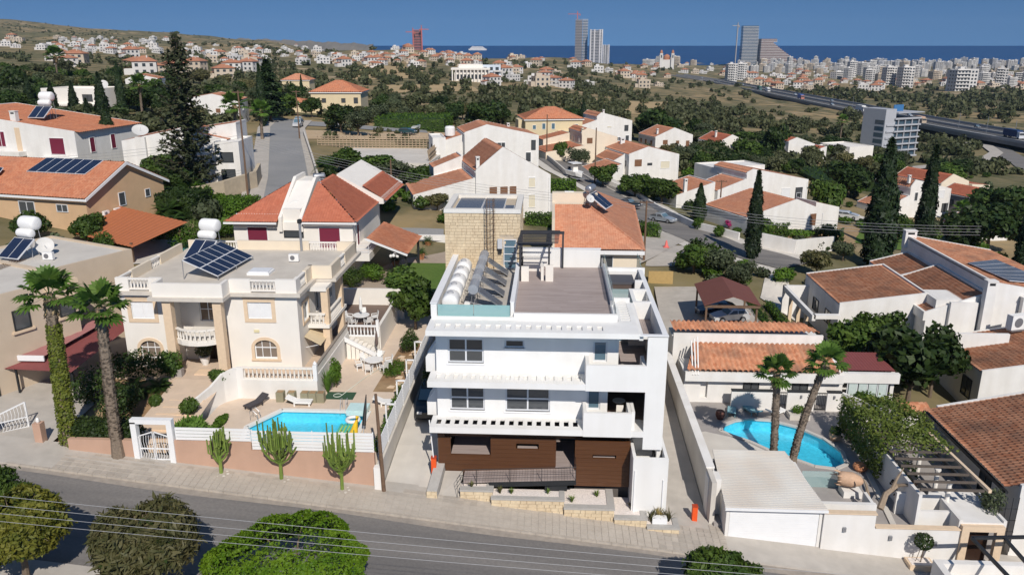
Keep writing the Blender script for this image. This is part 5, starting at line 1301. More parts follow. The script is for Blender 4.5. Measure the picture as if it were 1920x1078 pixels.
for q in (a1,a2):
    x0,x1,z0,z1 = q; cx = (x0+x1)/2; hw = (x1-x0)/2; zs = z1-hw*.75; b = .24
    inner = [(x, zs+(z-zs)*.75) for x,z in arch_pts(cx,hw,zs)]; outer = [(x, zs+(z-zs)*.8) for x,z in arch_pts(cx,hw+b,zs)]
    m = MB()
    for k in range(len(inner)-1): m.ext([(inner[k][0],56.32,inner[k][1]),(outer[k][0],56.32,outer[k][1]),(outer[k+1][0],56.32,outer[k+1][1]),(inner[k+1][0],56.32,inner[k+1][1])], (0,-.08,0))
    m.box(x0-b,x0,56.24,56.32,z0-.05,zs); m.box(x1,x1+b,56.24,56.32,z0-.05,zs); m.box(x0-b-.05,x1+b+.05,56.2,56.32,z0-.2,z0-.05)
    obj('stone_surround', m, SANDST, h.e)
    fill = MB(); top = z1+.02                                    # wall infill above the arch
    for k in range(len(inner)-1): fill.quad((inner[k+1][0],56.31,inner[k+1][1]),(inner[k][0],56.31,inner[k][1]),(inner[k][0],56.31,top),(inner[k+1][0],56.31,top))
    obj('spandrel', fill, CREAMW, h.e)
    wnd = empty('arched_window', (cx+25.8,.12,z0-TZ_)); wnd.parent = h.e; H_ = z1-z0
    obj('frame', MB().box(-hw,hw,0,.05,0,.07).box(-hw*.36-.022,-hw*.36+.022,0,.05,.07,H_-.1).box(hw*.36-.022,hw*.36+.022,0,.05,.07,H_-.1).box(-hw,-hw+.06,0,.05,.07,H_-.3).box(hw-.06,hw,0,.05,.07,H_-.3).box(-hw,hw,.002,.048,zs-z0-.04,zs-z0+.03), TRIM, wnd, local=True)
    obj('pane', MB().box(-hw,hw,.05,.07,0,H_), mat('curtained_glass', (.22,.175,.14), .1, .1, 2, spec=.6), wnd, local=True)
o = window(h.e,'f',58.0-56.3,wn_[0]+25.8,wn_[2]-TZ_,wn_[1]-wn_[0],wn_[3]-wn_[2],2,2,TRIM,mat('curtained_glass2', (.16,.12,.09), .1, .1, 2, spec=.6),off=.1)
obj('front_door', MB().box(dr[0],dr[0]+(dr[1]-dr[0])/2-.01,58.1,58.16,TZ_,dr[3]).box(dr[0]+(dr[1]-dr[0])/2+.01,dr[1],58.1,58.16,TZ_,dr[3]), mat('dark_walnut', (.035,.018,.012), .4, .1, 5), h.e)
for x in (-28.35,-24.55):       # portico columns
    m = MB(); m.box(x-.32,x+.32,54.75,55.35,TZ_+.3,zc); m.box(x-.4,x+.4,54.68,55.42,TZ_,TZ_+.3); obj('column', m, SANDST, h.e)
bz = 4.75; cur = [(-28.0,55.2),(-27.5,54.85),(-26.9,54.65),(-26.2,54.6),(-25.5,54.75),(-24.9,55.1)]
m = MB(); m.prism([(x,y-.12) for x,y in cur]+[(-24.9,58.0),(-28.0,58.0)], bz-.3, bz); obj('balcony_slab', m, CREAMW, h.e)
balustrade(h.e, (cur[0][0]+25.8,cur[0][1]-56.3),(0,0), bz-TZ_, .95, .27, curve=[(x+25.8,y-56.3,bz-TZ_) for x,y in cur])
# right flank: porch columns, balcony, awning, doors
for y in (59.0,63.2): m = MB(); m.box(-17.9,-17.35,y-.28,y+.28,TZ_+.25,7.7); m.box(-17.98,-17.28,y-.34,y+.34,TZ_,TZ_+.25); obj('column', m, SANDST, h.e)
m = MB(); m.box(-19.0,-17.3,58.5,64.0,4.6,4.85); m.box(-19.0,-17.4,58.6,60.6,7.6,7.9); obj('balcony_slab', m, CREAMW, h.e)
balustrade(h.e, (-17.5+25.8,59.3-56.3), (-17.5+25.8,62.9-56.3), 4.85-TZ_, .95, .27)
balustrade(h.e, (-18.9+25.8,58.6-56.3), (-17.6+25.8,58.6-56.3), 4.85-TZ_, .95, .27)
for (y,z,w_,h_) in ((57.5,5.4,1.4,1.5),(60.8,5.1,1.4,2.1),(64.2,5.1,1.6,2.1),(60.9,2.0,1.3,2.3)): window(h.e,'r',HX1+25.8,y-56.3,z-TZ_,w_,h_,2,1,TRIM,GLASS,off=.12)
obj('stone_surround', MB().box(-19.02,-18.94,57.3,59.0,5.2,5.38).box(-19.02,-18.94,57.3,59.0,6.9,7.1).box(-19.02,-18.94,57.3,57.5,5.38,6.9).box(-19.02,-18.94,58.9,59.05,5.38,6.9), SANDST, h.e)
aw = empty('awning', (-18.6,59.5,4.0), 0, 'beige folding awning over the side door of the cream villa', 'awning')
obj('canopy', MB().ext([(-18.95,57.2,4.35),(-17.7,57.2,3.65),(-17.7,59.6,3.65),(-18.95,59.6,4.35)], (.03,0,.06)), mat('awning_cloth', (.62,.50,.33), .9, .04, 3), aw); obj('arm', MB().tube([(-18.95,57.4,3.4),(-17.75,57.4,3.66)], .03, 4), ALU, aw)
obj('wall_plaque', MB().box(-22.5,-22.1,56.22,56.3,5.0,5.2), mat('cream_plaque', (.70,.62,.38), .6), h.e)
h.w = MB(); h.w.box(-.1,.1,3.5,3.7,0,.01); h.done()
# roof things
flat_panels('', (-25.8,58.4,8.75),(-25.3,64.6,8.75),(-28.1,64.8,9.95),(-28.6,58.6,9.95), 6, 2, 'large tilted blue photovoltaic array on the cream villa roof', legs=8.45)
roof_heater((-29.6,64.8,8.45), -.25, 'white horizontal tanks above a blue collector on the cream villa roof', True, big=True, s=1.15)
ac_unit((-21.6,64.2,8.45), 0, 'boxy air conditioner standing alone on the cream villa roof')
sk = empty('roof_skylight', (-23.2,60.6,8.45), 0, 'low white roof hatch on the cream villa roof', 'skylight'); obj('kerb', MB().box(-24.1,-22.3,59.9,61.3,8.44,8.65), TRIM, sk); obj('lid', MB().box(-24.0,-22.4,60.0,61.2,8.65,8.75), mat('hatch_lid', (.72,.73,.75), .4), sk)
fl_ = empty('flue_pipe', (-22.1,68.0,8.4), 0, 'tall grey metal flue rising at the back parapet of the cream villa', 'flue'); obj('pipe', MB().tube([(-22.1,67.9,8.4),(-22.1,67.9,11.0)], .12, 8), STEEL, fl_); obj('cowl', MB().lathe([(.12,0),(.22,.05),(.22,.3),(.12,.38)], (-22.1,67.9,10.95), 10), METAL, fl_)
# front wall, slat fence, gate
fw = empty('street_wall', (-17,44,0), 0, 'pink rendered street wall topped by the white slat fence', 'wall')
m = MB(); m.add([(-23.4,43.95,-1.5),(-10.75,43.95,-2.2),(-10.75,44.25,-2.2),(-23.4,44.25,-1.5),(-23.4,43.95,2.25),(-18.5,43.95,2.25),(-18.5,44.25,2.25),(-23.4,44.25,2.25)],[])
m.box(-23.4,-18.5,43.95,44.25,-.8,2.25); m.box(-18.5,-10.75,43.95,44.25,-1.6,1.7); obj('render', m, PINK, fw)
fe = empty('slat_fence', (-17,44,1.7), 0, 'white horizontal slat fence above the pink wall beside the pool', 'fence')
for x0,x1,z0,n in ((-23.3,-18.55,2.3,4),(-18.45,-10.8,1.75,6)):
    for k in range(n): obj('slat', MB().box(x0,x1,44.02,44.07,z0+k*.222,z0+k*.222+.175), TRIM, fe)
    x = x0
    while x <= x1+.01: obj('post', MB().box(x-.03,x+.03,44.07,44.13,z0-.05,3.08), TRIM, fe); x += (x1-x0)/(2 if n == 4 else 4)
gp = empty('gate_portal', (-24.7,44,.8), 0, 'white square gateway with ornamental white gates on the pavement', 'gate')
obj('frame', MB().box(-26.05,-25.7,43.85,44.25,.6,3.5).box(-23.75,-23.4,43.85,44.25,.4,3.4).box(-26.05,-23.4,43.85,44.25,3.4,3.7), TRIM, gp)
for x0,x1 in ((-25.68,-24.75),(-24.7,-23.78)):
    lf = obj('gate_leaf', MB().box(x0,x0+.05,44.0,44.05,.85,2.5 if x0<-25 else 2.8).box(x1-.05,x1,44.0,44.05,.85,2.8 if x0<-25 else 2.5).box(x0+.05,x1-.05,44.0,44.05,.85,.93).box(x0+.05,x1-.05,44.0,44.05,1.6,1.68).bar((x0+.02,44.025,2.5 if x0<-25 else 2.8),(x1-.02,44.025,2.8 if x0<-25 else 2.5),.05,.06), TRIM, gp)
    for k in range(5):
        x = x0+.14+k*.165; obj('gate_bar', MB().tube([(x,44.02,.93),(x+.05,44.02,1.25),(x-.02,44.02,1.6)], .016, 4).tube([(x,44.02,1.68),(x-.05,44.02,2.1),(x,44.02,2.55)], .016, 4), TRIM, lf)
obj('low_wall', MB().box(-30.3,-26.06,43.95,44.25,-.2,2.2), PINK, label='low pink garden wall between the two tall palms', cat='wall')
hedge(-30.2,-26.2,44.3,45.6,1.0,3.0,L_DARK,2600,'dark clipped hedge behind the low pink wall',.14)
# pool
pl = empty('swimming_pool', (-17,49.5,DZ), 0, 'bright blue swimming pool with chamfered corner beside the slat fence', 'pool')
pp = [(-20.3,46.6),(-12.9,46.6),(-12.9,52.0),(-19.3,52.0),(-20.9,49.2)]
obj('water', MB().poly([(x,y,DZ-.12) for x,y in pp]), POOL, pl); obj('basin', basin(pp, DZ, .9), POOLT, pl)
m = MB(); k = len(pp)
for i in range(k): a = Vector((*pp[i],DZ+.01)); b = Vector((*pp[(i+1)%k],DZ+.01)); m.bar(a,b,.32,.16)
obj('coping', m, mat('pool_coping', (.74,.72,.68), .7, .04, 3), pl)
obj('pool_surround', MB().box(-21.2,-12.99,46.3,46.99,DZ-.3,DZ+.004).box(-21.2,-20.6,47,49.0,DZ-.3,DZ+.004).add([(-21.2,49.0,DZ+.004),(-20.9,49.0,DZ+.004),(-19.2,52.0,DZ+.004),(-21.2,52.0,DZ+.004)],[(0,1,2,3)]), DECKT, pl)
lad = empty('pool_ladder', (-20.6,50.2,DZ), 0, 'curved steel pool ladder at the chamfered pool corner', 'ladder')
for y in (50.0,50.5): obj('handrail', MB().tube([(-21.0,y+.25,DZ),(-21.0,y+.25,DZ+.7),(-20.7,y+.1,DZ+.85),(-20.4,y,DZ+.6),(-20.3,y,DZ-.3)], .025, 5), STEEL, lad)
lad2 = empty('pool_ladder', (-14.8,52.2,DZ), 0, 'steel pool ladder at the far edge of the pool', 'ladder')
for x in (-15.0,-14.6): obj('handrail', MB().tube([(x,52.6,DZ),(x,52.6,DZ+.8),(x,52.2,DZ+.85),(x,51.8,DZ-.2)], .025, 5), STEEL, lad2)
bs = MB(); bs.box(-14.4,-12.95,51.3,52.6,DZ,DZ+.42); obj('pool_slide_step', bs, mat('pale_aqua_plastic', (.55,.74,.74), .4), label='pale aqua step block at the pool corner', cat='pool step')
def torus(c, R0, r0, n=16, k=6, tilt=None):
    m = MB(); m.smooth = True; V = []; F = []
    for i in range(n):
        a = 6.2832*i/n
        for j in range(k): b = 6.2832*j/k; V.append((c[0]+(R0+r0*math.cos(b))*math.cos(a), c[1]+(R0+r0*math.cos(b))*math.sin(a), c[2]+r0*math.sin(b)))
    for i in range(n):
        for j in range(k): F.append((i*k+j, ((i+1)%n)*k+j, ((i+1)%n)*k+(j+1)%k, i*k+(j+1)%k))
    return m.add(V,F)
obj('swim_ring', torus((-13.75,50.6,DZ+.06), .42, .14), PLW, label='white inflatable swim ring floating on the pool', cat='swim ring')
e = empty('air_mattress', (-13.8,49.0,DZ-.08), .1, 'green striped inflatable mattress floating on the pool', 'air mattress')
for k in range(5): obj('tube', MB().tube([(-14.35+k*.25,48.1,DZ),(-14.35+k*.25,49.9,DZ)], .12, 8), mat('aqua_green_vinyl', (.08,.48,.38), .35), e)
for k in range(4): obj('stripe', MB().tube([(-14.22+k*.25,48.5,DZ+.06),(-14.22+k*.25,49.6,DZ+.06)], .06, 6), mat('lime_vinyl', (.45,.62,.12), .35), e)
e = empty('inflatable_float', (-13.2,48.2,DZ), .1, 'yellow inflatable animal-shaped float at the pool edge', 'pool float')
m = MB(); m.smooth = True; m.tube([(-13.4,47.3,DZ+.05),(-13.2,47.7,DZ+.1),(-13.1,48.2,DZ+.25),(-13.05,48.7,DZ+.7),(-13.0,49.0,DZ+1.1),(-12.95,48.7,DZ+1.2)],[.25,.34,.3,.16,.13,.1],10); obj('body', m, mat('yellow_vinyl', (.78,.50,.03), .35), e); obj('fin', MB().tube([(-13.3,47.9,DZ+.3),(-13.6,48.3,DZ+.2)],[.14,.06],8), mat('yellow_vinyl', (.78,.50,.03)), e)
pk = empty('closed_parasol', (-12.4,49.6,DZ), 0, 'folded dark parasol leaning beside the pool corner', 'parasol'); obj('pole', MB().tube([(-12.5,48.4,DZ),(-12.5,49.8,DZ+2.4)], .03, 6), STEEL, pk); obj('canopy', MB().tube([(-12.5,48.7,DZ+.6),(-12.5,49.2,DZ+1.4),(-12.5,49.8,DZ+2.4)],[.14,.12,.03],8), BLACK, pk)
# loungers
def lounger(loc, rz, m, label, group=None):
    e = empty('sun_lounger', loc, rz, label, 'sun lounger', group)
    obj('seat', MB().box(-.33,.33,-.95,.25,.28,.36), m, e, local=True); obj('backrest', MB().ext([(-.33,.25,.28),(.33,.25,.28),(.33,.95,.62),(-.33,.95,.62)], (0,-.04,.08)), m, e, local=True)
    for x in (-.28,.28):
        for y in (-.8,.3): obj('leg', MB().box(x-.035,x+.035,y-.05,y+.05,0,.28), m, e, local=True)
        obj('side_rail', MB().box(x*1.18-.02,x*1.18+.02,-.95,.3,.24,.3), m, e, local=True)
    return e
lounger((-18.3,52.95,DZ), 1.57, PLW, 'white plastic sun lounger before the row of square planters')
lounger((-11.9,53.2,DZ), 1.6, PLW, 'white plastic sun lounger by the boundary railing at the pool end')
lounger((-21.4,52.6,DZ), -.5, mat('charcoal_sling', (.06,.055,.06), .7, .1, 4), 'charcoal sun lounger near the white garden wall')
# planter boxes along the wall
for i,x in enumerate((-19.9,-19.05,-18.05,-17.45,-16.85)):
    e = empty('square_planter', (x,53.55,DZ), 0, 'square olive-grey planter box standing below the terrace wall', 'planter', 'planter boxes below the terrace'); obj('box', MB().box(x-.28,x+.28,53.3,53.86,DZ,DZ+.75), mat('olive_grey', (.27,.25,.17), .8, .06, 3), e); obj('soil', MB().box(x-.22,x+.22,53.36,53.8,DZ+.75,DZ+.77), SOIL, e)
# terrace retaining wall and balustrade
tw_ = empty('terrace_wall', (-20,54,DZ), 0, 'white terrace retaining wall with pale balustrade above the planter boxes', 'wall')
obj('render', MB().box(-22.9,-17.15,53.85,54.1,DZ-.3,2.12).box(-17.4,-17.15,54.1,63.6,DZ-.3,2.5), WHITE2, tw_)
balustrade(tw_, (-22.8+20,54.0-54), (-17.45+20,54.0-54), 2.12-DZ, 1.0, .30)
obj('corner_post', MB().box(-17.42,-17.12,53.85,54.15,2.12,3.35).lathe([(.1,0),(.16,.1),(.1,.2),(.02,.3)], (-17.27,54.0,3.35), 8), TRIM, tw_)
obj('side_rail', MB().bar((-17.27,54.2,3.15),(-17.27,63.4,3.15),.2,.12), mat('taupe_rail', (.30,.26,.22), .7), tw_)
obj('side_panel', MB().box(-17.36,-17.2,54.2,63.4,2.5,3.08), CREAMW, tw_)
gw = empty('garden_wall', (-23.5,53,.6), 0, 'white sloping garden wall curving beside the front steps', 'wall')
c = [(-24.9,50.6,2.0),(-24.4,52.0,2.3),(-23.9,53.1,2.9),(-23.2,53.8,3.1),(-22.7,53.9,3.1)]
m = MB()
for i in range(len(c)-1):
    a,b = c[i],c[i+1]; n = Vector((-(b[1]-a[1]),b[0]-a[0],0)).normalized()*.2
    m.add([(a[0],a[1],0),(b[0],b[1],0),(b[0]+n.x,b[1]+n.y,0),(a[0]+n.x,a[1]+n.y,0),(a[0],a[1],a[2]),(b[0],b[1],b[2]),(b[0]+n.x,b[1]+n.y,b[2]),(a[0]+n.x,a[1]+n.y,a[2])],[(4,5,6,7),(0,1,5,4),(1,2,6,5),(2,3,7,6),(3,0,4,7)])
obj('render', m, WHITE2, gw)
# boundary wall with white railing
bw = empty('boundary_railing', (-10.5,55,0), 0, 'white metal railing on a cream wall along the driveway', 'railing')
obj('wall', MB().box(-10.65,-10.35,44.0,66.5,-1.5,.95), CONC2, bw); obj('end_pier', MB().box(-10.75,-10.25,43.6,44.0,-1.6,.9), WHITE2, bw)
for k in range(7): obj('rail', MB().box(-10.53,-10.47,44.2,66.4,1.1+k*.2,1.13+k*.2+.05), TRIM, bw)
for k in range(9): obj('post', MB().box(-10.54,-10.46,44.2+k*2.77,44.28+k*2.77,.95,2.55), TRIM, bw)
for y in (49.5,53.5,57.5,61.5): obj('brace', MB().bar((-10.5,y,2.45),(-11.1,y,2.45),.1,.1).box(-11.15,-11.05,y-.05,y+.05,.6,2.5), TRIM, bw)
hedge(-11.25,-10.75,46.0,55.5,DZ,1.35,L_HEDGE,1500,'low bright hedge strip along the boundary railing',.12)
# upper deck with table set, stairs, lower dining set
ud = MB(); ud.box(-21.5,-14.6,63.7,72.5,-.5,2.0); obj('upper_terrace', ud, CONC2, kind='structure')
planks(bpy.data.objects['upper_terrace'], -21.4,-14.7,63.8,72.4,2.0,DECKB,'deck_boards')
uw = empty('terrace_screen_wall', (-17,72.6,2), 0, 'cream wall behind the brown upper terrace', 'wall'); obj('render', MB().box(-21.5,-14.0,72.4,72.7,0,3.6), CREAMW, uw); obj('side', MB().box(-14.75,-14.5,63.9,72.4,0,2.9), CREAMW, uw)
ub = empty('terrace_balustrade', (-16.3,63.8,2), 0, 'white balustrade at the edge of the brown upper terrace', 'balustrade'); balustrade(ub, (-1.5,0),(1.5,0),0,1.0,.3,TRIM); obj('post', MB().box(1.5,1.75,-.12,.12,0,1.5), TRIM, ub, local=True); obj('post', MB().box(-1.75,-1.5,-.12,.12,0,1.2), TRIM, ub, local=True)
ss = empty('terrace_stairs', (-16,62,.6), 0, 'tiled stairs descending from the upper terrace to the dining patio', 'steps')
for i in range(8): obj('step', MB().box(-17.0+i*.36,-16.6+i*.36,62.0,63.6,DZ,2.0-.175*i), CREAMW, ss)
obj('stringer', MB().ext([(-17.1,62.0,2.6),(-17.1,62.0,2.2),(-14.1,62.0,.6),(-14.1,62.0,1.0)], (0,-.12,0)), TRIM, ss)
def round_set(c, label, lc, r=.65, nch=5, tm=PLW, group=None):
    e = empty('garden_table', c, 0, label, 'table'); obj('table_top', MB().lathe([(0,.70),(r,.70),(r,.75),(0,.75)], (0,0,0), 18), tm, e, local=True); 
    for k in range(4): a = .8+k*1.571; obj('leg', MB().tube([(math.cos(a)*r*.4,math.sin(a)*r*.4,.7),(math.cos(a)*r*.7,math.sin(a)*r*.7,0)], .035, 5), tm, e, local=True)
    for i in range(nch):
        a = 6.2832*i/nch+.4; d = r+.45; chair((c[0]+math.cos(a)*d,c[1]+math.sin(a)*d,c[2]), a-math.pi/2, tm, lc, group)
CH = {}
def chair(loc, rz, m, label, group):
    e = empty('garden_chair', loc, rz, label, 'chair', group)
    if m.name not in CH:
        CH[m.name] = (MB().box(-.25,.25,-.25,.25,.40,.44).mesh('seat', m), MB().ext([(-.25,.22,.44),(.25,.22,.44),(.22,.34,.95),(-.22,.34,.95)], (0,.04,.0)).mesh('backrest', m), MB().box(-.03,.03,-.03,.03,0,.4).mesh('leg', m), MB().box(-.03,.03,-.25,.25,.62,.66).box(-.03,.03,-.25,-.2,.42,.62).mesh('armrest', m))
    s,b,l,a = CH[m.name]; inst('seat', s, e); inst('backrest', b, e)
    for x in (-.22,.22):
        inst('armrest', a, e, (x*1.15,0,0))
        for y in (-.22,.22): inst('leg', l, e, (x,y,0))
    return e
round_set((-16.9,67.2,2.03), 'white garden table with a folded parasol on the brown terrace', 'white plastic armchair round the table on the brown terrace', .75, 5, PLW, 'chairs on the brown terrace')
round_set((-14.3,60.2,DZ), 'pale oval table on the dining patio below the terrace stairs', 'white reclining chair round the table on the dining patio', .75, 6, PLW, 'chairs on the dining patio')
pr_ = empty('folded_parasol', (-16.9,67.2,2.75), 0, 'closed white parasol standing through the terrace table', 'parasol'); obj('canopy', MB().lathe([(.03,0),(.16,.3),(.12,1.1),(.02,1.5)], (0,0,.3), 8), PLW, pr_, local=True); obj('pole', MB().tube([(0,0,-.7),(0,0,.4)], .03, 6), STEEL, pr_, local=True)
pr_ = empty('folded_parasol', (-14.5,62.4,DZ), 0, 'closed brown parasol standing at the foot of the terrace stairs', 'parasol'); obj('canopy', MB().lathe([(.03,0),(.14,.3),(.1,1.1),(.02,1.5)], (0,0,1.0), 8), mat('brown_cloth', (.14,.10,.09), .9), pr_, local=True); obj('pole', MB().tube([(0,0,0),(0,0,1.1)], .03, 6), STEEL, pr_, local=True); obj('base', MB().box(-.3,.3,-.3,.3,0,.06), METAL, pr_, local=True)
obj('green_mat', MB().box(-16.8,-14.6,54.0,55.3,DZ,DZ+.02), mat('dark_green_mat', (.04,.09,.05), .9, .1, 5), label='dark green mat on the pool terrace under a coiled hose', cat='mat')
obj('garden_hose', torus((-15.9,54.6,DZ+.06), .3, .03).tube([(-15.6,54.6,DZ+.05),(-14.6,58,DZ+.05),(-12.6,63,DZ+.05)], .025, 5), mat('pale_hose', (.62,.66,.58), .5), label='pale coiled hose on the dark green mat', cat='hose')
# garden strip right of the patio
gsx = MB(); gsx.add([(-13.4,55.5,DZ+.01),(-11.3,55.5,DZ+.01),(-11.0,66,DZ+.01),(-13.0,66,DZ+.01)],[(0,1,2,3)]); obj('planting_bed', gsx, SOIL, kind='structure')
bush((-12.6,59.8,DZ),1.1,2.2,.35,L_HEDGE,1400,'spreading green groundcover on the bed beside the dining patio',.10,nl=6)
for i in range(16):
    x = -12.0+random.uniform(-.5,.5); y = 55.8+i*.62; obj('stepping_stone', MB().prism([(x-.3,y-.2),(x+.25,y-.22),(x+.3,y+.15),(x-.1,y+.24)], DZ, DZ+.06), SANDST, label='flat tan stepping stone on the planting bed by the railing', cat='stone', group='stepping stones by the railing')
tree('broad0', (-12.4,69.5,DZ), 5.6, 'bushy green tree rising over the dining patio beside the white building', w=4.6)
tree('broad1', (-14.0,74.0,1.0), 4.4, 'low leafy climber tree behind the cream terrace wall', w=5.5)
bush((-12.0,64.0,DZ),1.0,1.4,1.8,L_BROAD,1500,'leafy shrub under the bushy tree by the railing')
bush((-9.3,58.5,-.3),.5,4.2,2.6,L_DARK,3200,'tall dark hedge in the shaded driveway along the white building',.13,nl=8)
bush((-16.4,56.2,DZ),.5,.6,2.4,L_HEDGE,1200,'upright green shrub against the terrace side wall',.12); tuft((-16.8,55.2,DZ),2.0,60,L_PALM,'spiky yucca at the terrace corner by the pool',.5,w=.05)
# palms with cactus and garden
fan_palm((-30.6,44.6,sz(-30.6)), 10.0, (.0,.5), 1.75, .34, 'tall fan palm with ivy growing up its trunk', skirt_=True)
r_ = rng; n = 5200; t = r_.uniform(0,.86,n)**.8; a = r_.uniform(0,6.283,n); rad = .44*(1.15-.35*t)*r_.uniform(.8,1.25,n)
C = np.stack([-30.6+np.cos(a)*rad, 44.6+.5*t**1.5+np.sin(a)*rad, sz(-30.6)+t*9.2],1); V,F = cards(C, np.stack([np.cos(a),np.sin(a),np.full(n,.3)],1), .14, 1.2, .5)
ivo = inst('ivy_climber', np_mesh('ivy_climber', V, F, leafmat('leaf_ivy', (.07,.10,.012),(.17,.19,.03), scale=2)), label='olive green ivy wrapping the trunk of the taller palm', cat='climber')
fan_palm((-27.1,43.9,sz(-27.1)), 9.9, (.15,.3), 1.7, .32, 'tall fan palm with bare grey trunk beside the white gateway')
def candelabra(loc, h, n, label, seed, spread=1.0):
    r = random.Random(seed); e = empty('candelabra_cactus', loc, 0, label, 'cactus'); m = MB(); m.tube([(0,0,-.1),(.03,0,h*.45)],[.12,.1],7); obj('stem', m, L_CACT, e, local=True)
    for i in range(n):
        a = r.uniform(0,6.283); q = r.uniform(.3,1)*spread*1.05; b0 = r.uniform(.25,.5)*h; top = h*r.uniform(.72,1.0)*(1-.16*q)
        p = [(0,0,b0),(math.cos(a)*q*.6,math.sin(a)*q*.6,b0+h*.12),(math.cos(a)*q*.95,math.sin(a)*q*.95,b0+h*.25),(math.cos(a)*q*1.22,math.sin(a)*q*1.22,top)]
        ar = obj('arm', MB().tube(p,[.07,.075,.08,.055],6), L_CACT, e, local=True)
        for k in range(2):
            z = r.uniform(.55,.8)*h; b = r.uniform(0,6.28); pt = Vector(p[2]); obj('shoot', MB().tube([pt,pt+Vector((math.cos(b)*.2,math.sin(b)*.2,.12)),pt+Vector((math.cos(b)*.22,math.sin(b)*.22,h*r.uniform(.2,.38)))],[.05,.055,.04],6), L_CACT, ar, local=True)
    g = MB()
    for k in range(7): a = k*.9; g.lathe([(0,0),(.13,0),(.1,.1),(0,.12)], (math.cos(a)*.42,math.sin(a)*.35,-.02), 6)
    obj('stone_ring', g, CONC2, e, local=True, kind='stuff')
    return e
for u,v,hh_,n,sp,sd,lb in ((415,888,3.0,14,.65,1,'slimmer candelabra cactus with a palm sprig before the pink wall'),(528,900,4.1,18,1.05,2,'tall candelabra cactus standing in front of the white slat panel joint'),(642,920,4.0,20,1.25,3,'broad candelabra cactus nearest the driveway on the pavement')):
    p = P(u,v,sz(P(u,v,0).x)); candelabra((p.x,p.y,sz(p.x)), hh_, n, lb, sd, sp)
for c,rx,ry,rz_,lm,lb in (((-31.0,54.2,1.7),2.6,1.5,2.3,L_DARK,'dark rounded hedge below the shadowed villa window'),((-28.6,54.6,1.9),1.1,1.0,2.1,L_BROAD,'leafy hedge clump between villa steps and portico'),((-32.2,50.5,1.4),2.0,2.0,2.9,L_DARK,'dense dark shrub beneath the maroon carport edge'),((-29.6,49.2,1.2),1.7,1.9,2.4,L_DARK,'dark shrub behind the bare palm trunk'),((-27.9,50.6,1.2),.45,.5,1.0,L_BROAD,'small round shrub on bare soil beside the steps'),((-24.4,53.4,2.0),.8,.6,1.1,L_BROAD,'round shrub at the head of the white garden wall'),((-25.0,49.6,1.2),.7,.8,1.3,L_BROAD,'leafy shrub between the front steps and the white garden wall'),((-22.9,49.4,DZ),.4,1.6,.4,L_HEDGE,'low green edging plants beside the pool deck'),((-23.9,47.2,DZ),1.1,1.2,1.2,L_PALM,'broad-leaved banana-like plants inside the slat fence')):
    bush(c,rx,ry,rz_,lm,1500,lb,.15 if 'banana' not in lb else .4,asp=1.5 if 'banana' not in lb else 3)
cycad((-30.2,51.8,1.3),1.5,'dark feathery cycad in the villa front garden',trunk=.6); cycad((-28.6,52.6,1.5),1.1,'smaller cycad beside the villa steps',trunk=.5)
e = empty('potted_bush', (-26.9,56.9,TZ_), 0, 'round white pot with a pale shrub beside the villa door', 'potted plant'); obj('pot', MB().lathe([(.22,0),(.38,.5),(.42,.7),(.36,.72)], (0,0,0), 12), PLW, e, local=True)
C,N = lobes_points([(0,0,1.25,.65,.65,.55)],700); V,F = cards(C,N,.12); inst('foliage', np_mesh('foliage',V,F,L_OLIVE), e)
e = empty('potted_bush', (-27.9,54.6,TZ_), 0, 'square grey pot with a low plant at the portico column', 'potted plant'); obj('pot', MB().box(-.25,.25,-.25,.25,0,.6), GREYT, e, local=True); C,N = lobes_points([(0,0,.75,.3,.3,.2)],200); V,F = cards(C,N,.1); inst('foliage', np_mesh('foliage',V,F,L_HEDGE), e)
# far-left beige house, carport, gates
h = House('beige_house', (-39.7,47.1,2.0), R(-25), 'beige flat-roofed two-storey house with cluttered roof beside the maroon carport', BEIGE)
h.flat(-14,0,0,9.5,7.3,par=.18); h.flat(-14,-3.2,9.5,17,7.3,par=.18); h.box('roof_screed',CONC2,-13.8,-.2,.2,9.3,7.3,7.315); h.box('roof_screed',CONC2,-13.8,-3.4,9.7,16.8,7.3,7.315)
for y in (4.6,8.0): h.win('r',0.0,y,4.6,1.2,1.5,'k',1,1); h.box('window_sill',SANDST,-.0,.16,y-.2,y+1.4,4.42,4.6)
h.win('r',0,1.0,.4,1.8,2.2,'k',1,1); h.box('door_hood',SANDST,0,.5,7.2,9.5,6.2,7.4); h.done()
roof_heater((-43.2,61.2,9.3), -.3, 'white tanks over a collector on the beige flat roof', True, big=True, s=1.15)
sat_dish((-41.9,62.3,9.3), .6, .7, 'grey satellite dish on the beige flat roof', .5); ac_unit((-40.6,60.6,9.3),0,'white air conditioner at the back of the beige flat roof'); ac_unit((-44.6,59.6,9.3),0,'white air conditioner behind the tanks on the beige flat roof')
for k in range(4): obj('roof_pipe', MB().tube([(-44.5+k*.3,54+k*.6,9.36),(-43.2+.2*k,57,9.4),(-43.4+.3*k,60.5,9.4)], .03, 5), RUST, label='thin rusty pipe lying across the beige flat roof', cat='pipe', group='pipes on the beige roof')
cpt = empty('maroon_carport', (-34.5,55,2), 0, 'maroon corrugated carport between the beige house and the villa', 'carport')
def corrugated(A,B,C,D,m,name,parent,n=40,amp=.04,kind='stuff'):
    A,B,C,D = map(Vector,(A,B,C,D)); nn = (B-A).cross(D-A).normalized(); nn = nn if nn.z > 0 else -nn; V=[];F=[]
    for i in range(n*2+1):
        t = i/(n*2); o = nn*(amp if i%2 else 0); V += [A.lerp(B,t)+o, D.lerp(C,t)+o]
    for i in range(n*2): F.append((2*i,2*i+2,2*i+3,2*i+1))
    return obj(name, MB().add(V,F), m, parent, kind=kind)
